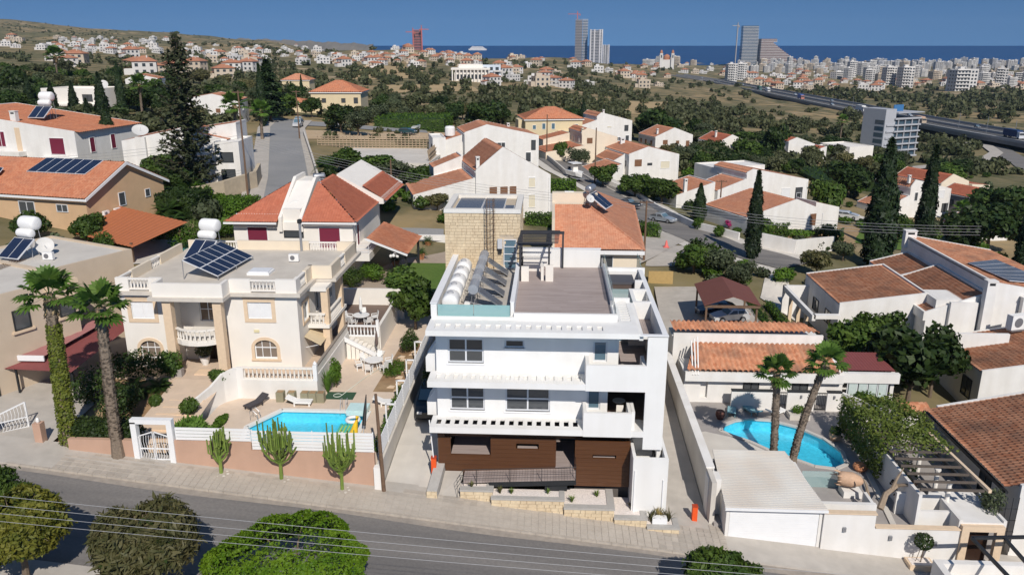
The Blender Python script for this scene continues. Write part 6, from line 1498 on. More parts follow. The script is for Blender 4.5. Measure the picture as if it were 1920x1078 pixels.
corrugated((-38.6,50.2,4.2),(-33.2,49.8,4.2),(-32.9,60.5,5.0),(-34.5,60.5,5.0),MAROON,'roof_sheet',cpt,26)
corrugated((-38.0,51.3,4.75),(-36.0,51.3,4.75),(-34.6,58.5,5.3),(-35.6,58.5,5.3),mat('maroon_sheet_faded', (.36,.16,.15), .6, .06, 2),'upper_sheet',cpt,10)
for x,y in ((-37.6,50.4),(-33.4,50.2),(-33.3,60.0)): obj('post', MB().box(x-.06,x+.06,y-.06,y+.06,1.2,4.2), METAL, cpt)
obj('fascia', MB().box(-38.3,-35.9,51.1,51.2,4.45,4.85), TRIM, cpt)
dv = MB(); dv.add([(-44,43.4,2.75),(-31.8,43.4,1.52),(-32.4,62,2.1),(-44,62,2.4)],[(0,1,2,3)]); obj('carport_drive', dv, CONC, kind='structure')
gt = empty('ornate_gate', (-35,45.5,1.8), 0, 'white ornamental gate leaf standing open at the carport drive', 'gate')
obj('frame', MB().bar((-35.6,45.0,1.9),(-34.3,46.2,1.85),.06,.08).bar((-35.6,45.0,2.6),(-34.3,46.2,2.55),.06,.06).bar((-35.6,45.0,3.1),(-34.3,46.2,3.6),.06,.08).bar((-35.6,45.0,1.85),(-35.6,45.0,3.1),.07,.07).bar((-34.3,46.2,1.85),(-34.3,46.2,3.6),.07,.07), TRIM, gt)
for k in range(9):
    t = (k+.5)/9; x=-35.6+1.3*t; y=45.0+1.2*t; obj('gate_bar', MB().tube([(x,y,1.9),(x+.06,y,2.2),(x-.04,y,2.55),(x+.05,y,2.9),(x,y,3.1+.5*t)], .018, 4), TRIM, gt)
obj('gate_pier', MB().box(-35.95,-35.55,44.7,45.1,1.5,3.1).box(-35.85,-35.65,44.8,45.0,3.1,3.35), PINK, gt)
gt2 = empty('gate_pier', (-32.6,44.6,1.5), 0, 'pink gate pier with a white lamp beside the ivy palm', 'gate pier'); obj('pier', MB().box(-32.7,-32.2,44.3,44.8,1.2,3.0), PINK, gt2); obj('lamp', MB().lathe([(.08,0),(.12,.1),(.1,.25),(.02,.35)], (-32.45,44.55,3.0), 8), PLW, gt2)
obj('fence_board', MB().box(-38.3,-31.0,70.5,70.65,2.0,4.2), METAL, label='dark slatted screen behind the beige house', cat='screen')
# utility pole by the driveway
pole((-10.15,43.55,sz(-10.1)), 6.6, 'brown wooden utility pole at the driveway mouth', .14, lean=(-.25,.2))
# dark suv in the driveway
car((-8.75,54.5,-.3), 0, ('black',(.012,.013,.015)), 'black off-road car parked in the shaded driveway', 4.6,1.9,1.85,'suv')
# lawn terrace behind: neighbour garden with paving, lawn, pots
lw = MB(); lw.box(-26,-8.5,74.0,99.5,-1.0,1.4); obj('back_patio', lw, mat('brown_paving', (.40,.32,.25), .85, .06, 2, c2=(.34,.27,.21), c2amt=.5, c2scale=.6), kind='structure')
lg = MB(); lg.prism([(-16.0,78.5),(-11.2,78.5),(-11.6,90.0),(-16.8,90.0)], 1.4, 1.46); obj('lawn', lg, GRASS, kind='structure')
obj('retaining_wall', MB().box(-24,-9.0,73.6,74.0,-1,1.9), CREAMW, label='low cream retaining wall below the back lawn', cat='wall')
bush((-10.2,84,1.4),.7,6.0,2.4,L_BROAD,3000,'flowering hedge along the lawn beside the stone tower',.13,nl=9)
obj('white_garden_wall', MB().box(-24,-8.6,99.5,99.8,.5,2.6), WHITE2, label='long white garden wall behind the back patio', cat='wall')
for u,v in ((776,450),(803,455),(790,478),(742,492),(750,510),(735,520)):
    p = P(u,v+8,1.4); e = empty('potted_palm', p, 0, 'terracotta pot with a small feathery palm on the back patio', 'potted plant', 'potted palms on the back patio'); obj('pot', MB().lathe([(.28,0),(.45,.6),(.5,.75),(.4,.77)], (0,0,0), 12), TERRA, e, local=True); inst('crown', FEATHER_ME, e, (0,0,.9), (0,0,random.uniform(0,6)), .85)
e = empty('globe_lamp', P(741,525,1.4), 0, 'garden lamp with white globes by the lawn edge', 'lamp'); obj('post', MB().tube([(0,0,0),(0,0,2.6)], .06, 6), BLACK, e, local=True)
for a in range(4): obj('globe', MB().lathe([(.02,0),(.16,.08),(.2,.2),(.16,.32),(.02,.4)], (math.cos(a*1.57)*.35,math.sin(a*1.57)*.35,2.5+.15*(a%2)), 10), PLW, e, local=True)
cycad((-23.2,75.5,1.4),2.2,'large dark cycad beside the red-roofed house patio',trunk=1.4)

# planting of the stepped planters
for x,y,z,h_,lm,lb in ((-4.7,44.1,-.6,.45,L_DRY,'tawny dry tuft on the small planter gravel'),(-2.9,44.0,-.92,.5,L_DRY,'dry reddish tuft at the end of the longest planter'),(-2.2,44.0,-.92,.4,L_CACT,'small green agave on the longest planter'),(.1,44.1,-.92,.4,L_CACT,'thin green sprout on the longest planter'),(1.6,43.9,-1.34,.5,L_CACT,'yellow-green agave on the planter below the entrance'),(3.2,44.6,-1.34,.5,L_CACT,'small agave beside the coping of the entrance planter'),(5.3,44.2,-1.84,.45,L_DRY,'dark dry tuft on the planter before the cladding'),(6.5,43.4,-2.27,.9,L_DRY,'shaggy brown grass tuft near the coping of the lowest planter'),(7.0,43.65,-2.27,1.0,leafmat('leaf_straw',(.28,.22,.08),(.36,.29,.12)),'straw-coloured grass tuft in the lowest planter'),(7.6,43.5,-2.27,.9,L_DRY,'second brown grass tuft beside the white box')):
    tuft((x,y,z),h_,46,lm,lb,.7,w=.022)
# ------------------------------------------------------------------ right plot: low white house with pool
RZ_ = -2.6
g = MB(); g.box(10.5,12.5,43.9,62.2,-5,RZ_); g.box(12.5,28.2,43.9,50.9,-5.5,RZ_); g.box(12.5,28.2,59.2,62.2,-5,RZ_); g.box(22.2,28.2,50.9,59.2,-5,RZ_)
kid = [(13.4,56.6),(13.9,57.6),(14.9,58.4),(16.2,58.8),(17.8,58.6),(19.6,57.5),(21.0,55.7),(21.7,53.6),(21.4,51.8),(20.4,51.1),(19.0,51.4),(17.6,52.6),(16.4,53.6),(15.3,54.9),(14.2,55.8)]
obj('right_pool_terrace', g, GREYT, kind='structure')
pl = empty('kidney_pool', (17.5,55,RZ_), 0, 'turquoise kidney-shaped pool between two palms and the low white house', 'pool')
obj('water', MB().poly([(x,y,RZ_-.14) for x,y in reversed(kid)]), POOL, pl); obj('basin', basin(kid[::-1], RZ_, .95), POOLT, pl)
def ringfill(poly, x0, x1, y0, y1, z):       # paving round a pool opening
    m = MB(); n = len(poly); c = ((x0+x1)/2,(y0+y1)/2); out = []
    for x,y in poly:
        dx, dy = x-c[0], y-c[1]; k = min((x1-c[0])/abs(dx) if dx else 9e9, (y1-c[1])/abs(dy) if dy else 9e9); out.append((c[0]+dx*k,c[1]+dy*k))
    for i in range(n): j = (i+1) % n; m.quad((*poly[i],z),(*poly[j],z),(*out[j],z),(*out[i],z))
    for X,Y in ((x0,y0),(x1,y0),(x1,y1),(x0,y1)):
        a = [i for i in range(n) if (abs(out[i][0]-X) < 1e-3) != (abs(out[(i+1)%n][0]-X) < 1e-3) and min(abs(out[i][1]-Y),abs(out[(i+1)%n][1]-Y)) < 1e-3]
        for i in a: m.add([(*out[i],z),(*out[(i+1)%n],z),(X,Y,z)],[(0,1,2)])
    return m
obj('pool_surround', ringfill(kid,12.5,22.2,50.9,59.2,RZ_-.004), GREYT, pl)
m = MB(); n = len(kid)
for i in range(n): m.bar((*kid[i],RZ_+.0),(*kid[(i+1)%n],RZ_+.0),.28,.14)
obj('coping', m, mat('grey_pool_coping', (.55,.52,.48), .7, .05, 3), pl)
obj('terrace_pad', MB().prism([(11.2,51.5),(16.5,51.5),(16.2,53.4),(15.1,54.7),(13.9,55.6),(12.2,56.4),(11.2,56)], RZ_, RZ_+.03), CONC2, label='pale concrete pad between the pool and the garage', cat='paving')
fan_palm((15.95,51.1,RZ_), 7.2, (-.35,0), 1.35, .24, 'straight fan palm beside the kidney pool'); fan_palm((17.25,51.0,RZ_), 8.0, (1.6,.2), 1.4, .25, 'leaning fan palm beside the kidney pool')
h = House('low_white_house', (11.3,61.6,RZ_), 0, 'low white house with ribbed clay roof behind the kidney pool', WHITE2, TILEW, pitch=.40)
h.w.panel((0,.2,-.5),(1,0,0),13.0,3.2,.25,[(4.9,6.2,.5,2.6),(8.9,10.2,.5,2.6),(1.4,2.0,.9,2.4)]); h.w.box(0,12.6,.5,8.0,-1,2.6)
h.w.box(.0,12.85,-.35,-.1,2.1,2.9); h.w.box(0,12.85,-.1,.3,2.55,2.8)
tiles((.1,-.3,2.95),(12.7,-.3,2.95),(12.2,3.6,3.95),(1.2,3.6,3.95), TILEW, h.e, .42, .42, amp=.19)
h.w.ext([(12.45,-.3,2.6),(12.45,-.3,3.1),(12.0,3.6,4.15),(12.0,3.6,2.6)], (.35,0,0))
h.w.box(-.5,12.2,3.6,3.85,2.0,4.82); h.w.box(-.5,12.2,3.85,6.6,2.0,4.3)
tiles((-.5,3.9,4.86),(12.1,3.9,4.86),(11.0,6.4,4.92),(-.5,6.4,4.92), TILEW, h.e, .42, .42, amp=.2)
h.win('f',.2,4.9,0,1.3,2.3,'k',2,1); h.win('f',.2,8.9,0,1.3,2.1,'k',2,1)
h.box('sun_room_roof',MAROON,12.9,17.2,.5,4.0,2.95,3.0); h.w.box(12.86,17.4,-.1,.3,2.1,2.95); h.w.box(16.9,17.2,.3,4.0,-.5,2.9); h.w.box(12.9,16.9,3.7,4.0,-.5,2.9)
h.win('f',.1,13.3,.3,3.3,1.8,'a',4,1); h.done()
corrugated((24.2,62.0,.42),(28.5,62.0,.42),(28.3,65.6,.62),(24.3,65.6,.62),MAROON,'roof_sheet',h.e,16)
m = MB()
for k in range(4): m.box(24.75+k*.8,25.4+k*.8,61.62,61.64,-2.1,-.6)
obj('glazing', m, mat('pale_curtain', (.52,.60,.58), .4), h.e, kind='stuff')
# flue pipes lying on roof edge, screen walls, door gates
for i in range(3): obj('flue_pipe', MB().tube([(11.9+i*.22,61.2,.1),(12.0+i*.25,63.5,2.2+i*.2)], .06, 6), PLW, label='white pipe leaning against the roof edge of the low white house', cat='pipe', group='white pipes on the low house')
for i,(x0,x1,lb) in enumerate(((15.0,18.3,'white screen wall with grey coping behind the blue loungers'),(19.5,21.7,'white screen wall with grey coping between the two palms'),(22.7,23.8,'short white screen wall beside the sun room'))):
    e = empty('screen_wall', (x0,60.6,RZ_), 0, lb, 'wall'); obj('render', MB().box(x0,x1,60.5,60.7,RZ_,-.95), WHITE2, e); obj('coping', MB().box(x0-.03,x1+.03,60.42,60.78,-.95,-.86), METAL, e); obj('lamp', MB().box((x0+x1)/2-.06,(x0+x1)/2+.06,60.38,60.5,-1.45,-1.2), STEEL, e)
for x0,x1,lb in ((18.35,19.45,'black barred gate between the white screen walls'),(21.75,22.65,'black barred gate beside the leaning palm')):
    e = empty('barred_gate', (x0,60.6,RZ_), 0, lb, 'gate'); obj('frame', MB().box(x0,x1,60.58,60.62,RZ_+.1,RZ_+.18).box(x0,x1,60.58,60.62,-1.1,-1.02), METAL, e)
    for k in range(7): x = x0+.06+k*(x1-x0-.12)/6; obj('bar', MB().box(x-.012,x+.012,60.58,60.62,RZ_+.1,-1.02), METAL, e)
obj('side_wall', MB().add([(23.8,60.5,RZ_),(26.2,57.5,RZ_),(26.4,57.7,RZ_),(24.0,60.7,RZ_),(23.8,60.5,-.95),(26.2,57.5,-1.1),(26.4,57.7,-1.1),(24.0,60.7,-.95)],[(4,5,6,7),(0,1,5,4),(1,2,6,5),(2,3,7,6),(3,0,4,7)]), WHITE2, label='angled white wall by the round clipped bush', cat='wall')
AQ = mat('aqua_sling', (.22,.40,.44), .7, .05, 4)
lounger((14.85,59.4,RZ_), 2.9, AQ, 'pale aqua sun lounger beside the terracotta ball pot'); lounger((16.6,59.7,RZ_), -2.8, AQ, 'pale aqua sun lounger casting a dark shadow before the screen wall'); lounger((18.4,59.6,RZ_), 2.2, PLW, 'white folded lounger behind the straight palm')
e = empty('square_stone_planter', (20.0,59.3,RZ_), 0, 'square stone planter with a green bush by the pool', 'planter'); obj('box', MB().box(19.3,20.9,58.7,59.7,RZ_,RZ_+.45), CONC2, e); C,N = lobes_points([(20.1,59.2,RZ_+.7,.65,.4,.4)],500); V,F = cards(C,N,.1); V -= np.array([20.0,59.3,RZ_]); inst('foliage', np_mesh('foliage',V,F,L_HEDGE), e)
def pot(loc, r, hh_, m, label, plant=None, n=250, wide=1.0):
    e = empty('clay_pot', loc, 0, label, 'pot'); obj('pot', MB().lathe([(r*.6,0),(r,hh_*.5),(r*.95,hh_*.85),(r*.8,hh_),(r*.7,hh_*.97)], (0,0,0), 14), m, e, local=True)
    if plant: C,N = lobes_points([(0,0,hh_+r*.3*wide,r*.7*wide,r*.7*wide,r*.5*wide)],n); V,F = cards(C,N,.1,2); inst('foliage', np_mesh('foliage',V,F,plant), e)
    return e
pot((21.75,55.5,RZ_),.45,.6,TERRA2,'round terracotta pot with spiky plant at the pool edge',L_BROAD,300,1.5); pot((23.2,56.0,RZ_),.42,.85,TERRA2,'tall terracotta pot with low plant beside the screen wall',L_HEDGE); pot((22.0,51.0,RZ_),.5,.5,TERRA,'wide red clay bowl at the pool end'); pot((13.8,58.7,RZ_),.38,.7,mat('dark_clay', (.14,.06,.045), .7),'dark clay ball pot at the pool end')
e = empty('clay_jar', (20.0,47.8,RZ_+.5), 0, 'huge broken clay jar lying on its side above the pool steps', 'jar'); m = MB(); m.smooth = True; m.tube([(19.4,48.0,-1.5),(19.6,47.95,-1.5),(20.2,47.8,-1.5),(20.7,47.7,-1.55),(20.9,47.65,-1.55)],[.42,.48,.5,.33,.12],16); obj('jar', m, TERRA2, e)
for k in range(7): a = k*.8; obj('shard', MB().tube([(19.45,48.0+math.cos(a)*.45,-1.5+math.sin(a)*.45),(19.2,48.05+math.cos(a)*.47,-1.5+math.sin(a)*.47)],[.09,.02],4), TERRA2, e)
obj('plinth', MB().box(19.6,20.8,47.3,48.3,RZ_,-2.15), WHITE2, e)
e = empty('driftwood', (21.6,45.8,RZ_), 0, 'bleached branching driftwood trunk standing near the street wall', 'driftwood'); DW = mat('driftwood_grey', (.30,.23,.165), .9, .2, 5, bump=.4)
obj('trunk', MB().tube([(21.0,45.0,-1.9),(21.5,45.6,-1.2),(22.3,46.0,-.8),(23.0,46.3,-.9)],[.22,.18,.14,.05],7), DW, e)
for a in ([(21.9,45.8,-1.0),(22.2,45.9,-.2),(22.6,46.1,.4)],[(22.3,46.0,-.8),(22.7,45.6,-.5),(23.1,45.4,-.6)],[(20.8,46.4,-1.9),(20.6,46.5,-1.1),(20.4,46.6,-.7)]): obj('branch', MB().tube(a,[.12,.09,.03],6), DW, e)
# garage and street wall
ga = empty('garage', (14,46,-3), 0, 'white garage with ribbed roof and roller door on the pavement', 'garage')
obj('wall', MB().box(11.0,11.2,43.1,49.0,-3.6,-.95).box(16.6,16.8,43.1,49.0,-4.2,-.95).box(11.2,16.6,48.8,49.0,-3.5,-.85).box(11.0,16.8,43.05,43.3,-1.15,-.85), WHITE2, ga)
corrugated((10.85,42.9,-.80),(16.98,42.9,-.80),(16.3,50.0,-.68),(11.4,50.0,-.68),mat('white_sheet', (.70,.68,.64), .6, .06, 1, c2=(.50,.40,.31), c2amt=.45, c2scale=.5),'roof_sheet',ga,2,.0)
m = MB()
for k in range(36):
    y = 42.95+k*.195; t = (y-42.9)/7.1; m.box(10.86+.55*t,16.97-.68*t,y,y+.10,-.79+.12*t,-.735+.12*t)
obj('roof_rib', m, MATS['white_sheet'], ga, kind='stuff')
dr = empty('roller_door', (11.2,43.1,-3.4)); dr.parent = ga; dr.location = (-2.8,-2.9,-.4)
for k in range(16): obj('slat', MB().box(11.22,16.58,43.12+.004*(k%2),43.18,-3.6+k*.15,-3.6+k*.15+.145), TRIM, dr)
obj('gutter', MB().box(10.85,17.0,42.8,42.92,-.95,-.8), TRIM, ga)
pts = [(16.85,-1.05,19.9),(19.9,-1.75,24.7)]
sw_ = empty('white_street_wall', (20,43,-4), 0, 'stepped white street wall with beige coping and wall lamps', 'wall')
m = MB(); m.box(16.82,19.9,42.95,43.2,-4.4,-1.05); m.box(19.9,25.0,42.95,43.2,-5,-1.95); obj('render', m, WHITE2, sw_)
obj('coping', MB().box(16.8,19.95,42.88,43.27,-1.05,-.97).box(19.95,25.0,42.88,43.27,-1.95,-1.87), SANDST, sw_)
for x,z in ((18.1,-2.1),(20.9,-2.6),(23.6,-2.9)): obj('wall_lamp', MB().box(x-.09,x+.09,42.83,42.95,z-.14,z+.16), STEEL, sw_)
m = MB()
for i in range(8):
    a = i*.2; b = (i+1)*.2; m.add([(17.0+3.0*math.sin(a),48.0-4.0*(1-math.cos(a))-.6,RZ_),(17.0+3.0*math.sin(b),48.0-4.0*(1-math.cos(b))-.6,RZ_),(17.0+3.0*math.sin(b),48.0-4.0*(1-math.cos(b))-.6,-1.3),(17.0+3.0*math.sin(a),48.0-4.0*(1-math.cos(a))-.6,-1.3)],[(0,1,2,3)])
obj('curved_wall', MB().box(16.85,20.6,44.6,44.9,RZ_-.2,-1.4).box(20.4,20.6,44.9,46.3,RZ_-.2,-1.5), WHITE2, label='white curved-end wall behind the street wall and garage', cat='wall')
gs_ = obj('glass_screen', MB().box(17.2,20.0,48.6,48.63,RZ_,-1.4), GLASSC, label='clear glass screen beside the clay jar', cat='glass screen'); gs_.rotation_euler = (0,0,0)
po = empty('entry_portal', (26.3,43.4,-4.5), 0, 'white entry block with beige framed dark doorway beside the lollipop tree', 'entrance')
obj('frame', MB().box(25.0,25.45,42.8,43.1,-5.2,-1.6).box(27.05,27.5,42.8,43.1,-5.2,-1.6).box(25.45,27.05,42.8,43.1,-1.95,-1.6), SANDST, po); obj('canopy', MB().box(24.9,27.7,43.1,46.6,-1.8,-1.5).box(24.9,25.1,43.1,46.6,-1.5,-1.35).box(27.5,27.7,43.1,46.6,-1.5,-1.35), WHITE2, po); obj('side_wall', MB().box(24.9,25.15,43.1,46.6,-5,-1.8), WHITE2, po); obj('door', MB().box(25.45,27.05,43.6,43.7,-5.2,-1.95), mat('dark_walnut', (.035,.018,.012)), po)
obj('inner_wall', MB().box(22.2,24.9,45.6,45.8,RZ_-.5,-1.1).box(23.0,24.9,44.2,44.4,RZ_-1.5,-1.5), WHITE2, label='white inner wall with a wooden nameplate near the entry', cat='wall')
e = empty('lollipop_tree', (22.6,42.3,sz(22.6)), 0, 'small lollipop tree with round clipped crown in a square stone box', 'tree'); obj('planter_box', MB().box(-.75,.75,-.4,.5,0,.4), SANDST, e, local=True); obj('trunk', MB().tube([(0,0,.4),(.05,0,1.5)], .03, 6).tube([(-.25,.1,.4),(-.1,0,1.5)], .02, 5), BARK, e, local=True); C,N = lobes_points([(0,0,1.85,.55,.55,.5)],900,inner=.85); V,F = cards(C,N,.09); inst('crown', np_mesh('crown',V,F,L_DARK), e); obj('gravel', MB().box(-.62,.62,-.3,.4,.4,.42), GRAVEL, e, local=True)
# vine pergola
pg = empty('vine_pergola', (25,48,RZ_), 0, 'dark beamed pergola with pale columns and vines by the weathered roof', 'pergola')
for a,b in (((22.9,51.8),(23.2,44.0)),((25.9,51.8),(26.2,44.0))): obj('beam', MB().bar((*a,-.1),(*b,-.1),.14,.2), METAL, pg)
for k in range(9): y = 44.1+k*.95; obj('rafter', MB().bar((22.8,y,.08),(26.6,y,.08),.12,.14), mat('grey_timber', (.11,.09,.075), .8, .1, 5), pg)
obj('edge_beam', MB().bar((26.6,51.8,.1),(26.9,44.0,.1),.2,.2), SANDST, pg)
for y in (45.4,47.0,49.5): obj('column', MB().lathe([(.2,0),(.2,.15),(.15,.2),(.14,2.3),(.2,2.4),(.2,2.5)], (25.2,y,RZ_), 10), CREAMW, pg)
obj('pergola_wall', MB().box(22.75,22.95,44.0,51.8,RZ_,-.25), WHITE2, pg)
n = 6500; X = rng.uniform(22.4,27.2,n); Y = rng.uniform(47.6,57.0,n); Zv = .25+.22*np.sin(X*1.7)*np.cos(Y*1.3)+rng.normal(0,.16,n); k_ = (Y > 49.6+rng.normal(0,.8,n)); C = np.stack([X,Y,Zv],1)[k_]; N_ = np.tile(np.array([0,-.2,1.0]),(len(C),1)); V,F = cards(C,N_,.16,1.4,.6)
n2 = 2200; Y2 = rng.uniform(49,57,n2); Z2_ = rng.uniform(-2.2,.4,n2); C2 = np.stack([np.full(n2,22.5)+rng.normal(0,.15,n2),Y2,Z2_],1); V2,F2 = cards(C2,np.tile(np.array([-1,-.3,.3]),(n2,1)),.16); V,F = merge([(V,F),(V2,F2)])
inst('vine_canopy', np_mesh('vine_canopy',V,F,leafmat('leaf_vine', (.045,.075,.012),(.13,.16,.03), scale=.9)), label='sprawling green vine canopy covering the pergola', cat='vine')
for y,lb in ((52.0,'white screen wall end beside the tall clay pot'),(55.6,'white screen wall with grey coping below the vines')): e = empty('screen_wall', (22.6,y,RZ_), 0, lb, 'wall'); obj('render', MB().box(23.4,25.6,y+1.4,y+1.6,RZ_,-1.0), WHITE2, e); obj('coping', MB().box(23.35,25.65,y+1.33,y+1.67,-1.0,-.9), METAL, e)
obj('step_edge', MB().bar((23.0,55.0,RZ_+.04),(21.6,44.2,RZ_+.04),.35,.12), CONC2, label='long pale step edge crossing the kidney pool terrace', cat='step')
bush((24.2,49.0,RZ_),.9,1.1,1.6,L_DARK,900,'dark rounded shrub in the shade beside the pergola wall',.13); bush((23.3,47.2,RZ_),.9,.8,1.5,leafmat('leaf_dark_red',(.03,.012,.010),(.05,.022,.014)),900,'dark reddish shrub before the inner white wall',.13); bush((25.6,60.3,RZ_),1.0,1.0,1.9,L_HEDGE,1600,'round clipped green bush before the sun room windows',.09)
bush((27.5,44.6,-2.0),.8,1.0,1.9,L_OLIVE,900,'flowering climber on the trellis by the entry',.12)
tr_ = empty('trellis', (28.1,43.6,-3), 0, 'thin black square trellis on the white gable wall', 'trellis')
for k in range(4): obj('upright', MB().box(27.6+k*.35,27.63+k*.35,43.9,43.93,-4,-.2), METAL, tr_); obj('crossbar', MB().box(27.6,28.7,43.9,43.93,-3.4+k*.8,-3.37+k*.8), METAL, tr_)
# boundary wall right of alley
bw = empty('alley_wall', (10.6,54,-1), 0, 'tall cream boundary wall along the side alley', 'wall'); obj('render', MB().box(10.25,10.55,44.2,66.0,-4,.1), CONC2, bw); obj('coping', MB().box(10.2,10.75,46.0,66.0,.1,.2), WHITE2, bw); obj('inner_wall', MB().box(10.62,10.82,47.5,64.0,-3,-.3), GREYT, bw); obj('end_block', MB().box(10.2,11.0,45.0,46.0,-3.5,-.1), WHITE2, bw)
# bottom-right white roof terrace with dark steel pergola
bt = empty('white_parapet_block', (24,38.5,-4.5), 0, 'white roof parapet block under the dark steel frame', 'building'); bp_ = P(1750,1045,-2.5)
obj('parapet', MB().box(bp_.x,bp_.x+9,bp_.y-3.4,bp_.y-3.0,-6,-2.6).box(bp_.x,bp_.x+.4,bp_.y-3.0,bp_.y,-6,-2.6).box(bp_.x+.4,bp_.x+9,bp_.y-.4,bp_.y,-6,-2.6), WHITE2, bt); obj('deck', MB().box(bp_.x+.4,bp_.x+9,bp_.y-3,bp_.y-.4,-6,-3.5), CONC2, bt)
sf = empty('steel_frame', (24,38,-2.5), 0, 'dark steel pergola frame above the white parapet block', 'steel frame'); a = P(1822,1008,-.6); b = P(1990,1005,-.6); c = P(1905,1095,-.6)
for p_,q_ in ((a,b),(a,c),(P(1885,1010,-.6),P(1960,1095,-.6))): obj('beam', MB().bar(p_,q_,.16,.16), METAL, sf)
obj('column', MB().tube([c,(c.x,c.y,-3.5)], .08, 6), METAL, sf)
# ---------------- the weathered-roof houses at the right edge
h = House('terraced_white_house', (28.5,44.6,-4.0), 0, 'white house with one broad weathered tile roof beside the vine pergola', WHITE2, TILEW, pitch=.32)
h.shedx(0.6,13,0,11.4,4.0,6.6,eave=.8,z0=-2); h.win('f',0,2.2,1.0,.9,1.1,'k',1,1); h.win('l',.6,3,1.2,1.4,1.6,'k'); h.w.box(-.5,.6,9.0,11.4,-1,2.6)
h.box('gutter',METAL,-.32,-.14,.0,11.4,3.6,3.78); h.w.box(-1.8,.6,11.4,13.0,-1,3.2); tiles((-1.8,11.5,3.3),(.6,11.5,3.3),(.6,13.0,3.7),(-1.8,13.0,3.7), TILEW, h.e, .32,.42); h.w.box(8.5,13,6.5,11.4,5.5,7.3); h.win('l',8.5,8.2,6.0,1.6,.7,'k',1,1); h.done()
h = House('split_level_white_house', (36.7,65.3,-5.0), 0, 'white split-level house with weathered tile roofs and a tall chimney', WHITE2, TILEW, pitch=.32)
h.shedx(.6,14,0,8.7,4.0,6.2); h.w.box(.6,5.5,5.3,5.6,4.0,5.7); h.win('l',.6,1.2,1.0,1.6,1.8,'k'); h.w.box(5.6,14,-.0,8.7,-1,3)
h.shedx(.0,5.6,10,20.7,6.0,8.0); h.shedx(5.6,16,9.6,30,9.2,7.4,hi=True); h.w.box(-.25,0,10,20.7,5.3,6.2)
h.w.box(2.0,4.6,9.6,10.0,4.0,7.3)
h.chimney(5.2,9.3,1,8.6,.9,.7); h.chimney(8.6,9.2,4,4.0,.6,.5); h.chimney(5.9,29.0,8,2.0,1.3,.8); h.win('f',10,3.4,1.8,1.6,.7,'k'); h.win('f',0,10,.9,1.4,1.2,'d'); h.done()
b_ = bpy.data.objects['split_level_white_house']; obj('roof_court', MB().box(37.6,40.9,75.6,79.0,1.35,2.35).box(37.9,40.6,75.9,78.7,2.35,2.36), WHITE2, b_)
ac_unit((43.6,72.2,.55), .3, 'large boxy air cooler standing on the lower weathered roof', s=2.3); ac_unit((47.3,65.1,-1.9), 0, 'white air conditioner on the wall above the broad weathered roof')
flat_panels('', (43.6,82.5,4.25),(44.6,76.4,4.1),(50.8,79.0,3.0),(49.5,88.0,3.2), 6, 4, 'large dark photovoltaic array on the highest weathered roof', SOLARG)
h = House('garden_white_house', (29.2,77.6,-3.5), 0, 'white house with square weathered roof and sandstone porch columns', WHITE2, TILEW, pitch=.32)
h.shedx(0,8.5,0,11.2,4.5,5.7); h.w.box(-2.6,0,-.6,.0,3.2,3.6); h.w.box(-2.8,-2.45,-.6,10,3.0,3.6); h.w.box(-2.8,0,9.7,10,-1,3.6); h.win('l',0,2.0,1.6,1.8,1.4,'k'); h.win('l',0,6.0,1.6,1.8,1.4,'k')
for y in (1.5,4.2,7): h.box('porch_column',SANDST,-2.8,-2.45,y,y+.35,-1,3.0)
h.done(); h = House('link_white_house', (38.0,86.5,-3.5), 0, 'small white wing with a tiled roof between the two larger weathered roofs', WHITE2, TILEW, pitch=.32); h.shedx(0,4.4,0,7,4.8,6.0); h.done()
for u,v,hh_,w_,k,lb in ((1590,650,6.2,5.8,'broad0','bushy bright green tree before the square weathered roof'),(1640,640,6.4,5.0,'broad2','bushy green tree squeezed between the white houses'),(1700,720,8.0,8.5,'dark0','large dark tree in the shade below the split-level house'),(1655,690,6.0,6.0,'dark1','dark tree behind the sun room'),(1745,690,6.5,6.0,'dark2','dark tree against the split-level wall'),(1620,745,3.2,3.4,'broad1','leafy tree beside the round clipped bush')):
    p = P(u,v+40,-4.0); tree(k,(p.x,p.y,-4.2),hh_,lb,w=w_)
# brown carport with white hatchback
cp_ = empty('brown_carport', (18.5,80.5,-2.3), 0, 'brown gabled timber carport sheltering the silver hatchback', 'carport'); BR = mat('brown_roof_sheet', (.17,.065,.05), .7, .06, 2)
obj('roof_slope', MB().ext([(15.6,77.0,.9),(15.9,84.6,.9),(18.7,84.2,1.9),(18.4,76.9,1.9)],(0,0,.08)), BR, cp_); obj('roof_slope', MB().ext([(18.4,76.9,1.9),(18.7,84.2,1.9),(21.6,83.6,.9),(21.3,77.2,.9)],(0,0,.08)), BR, cp_)
for x,y in ((15.9,77.3),(21.0,77.5),(16.2,84.2),(21.2,83.3)): obj('post', MB().box(x-.09,x+.09,y-.09,y+.09,-2.6,.9), WOODD, cp_)
obj('beam', MB().box(15.7,21.2,77.2,77.35,.65,.9), WOODD, cp_)
car((19.3,81.6,-2.2), -1.35, ('silver',(.60,.61,.63)), 'silver hatchback parked under the brown carport', 4.0,1.72,1.45,'hatch')
car((18.3,83.9,-2.2), -1.4, ('navy',(.02,.03,.06)), 'dark blue car behind the silver hatchback under the brown carport', 4.3,1.75,1.45,'sedan')
dd = MB(); dd.add([(11.0,66.0,-2.2),(24.0,70.5,-2.35),(22.5,92,-2.3),(13.5,104,-2.4)],[(0,1,2,3)]); obj('carport_court', dd, CONC, kind='structure')
obj('alley_gate', MB().box(12.2,15.2,95.0,95.2,-2.6,-.6), mat('ochre_wood', (.42,.29,.12), .7, .1, 3), label='ochre wooden gate at the far end of the alley', cat='gate')
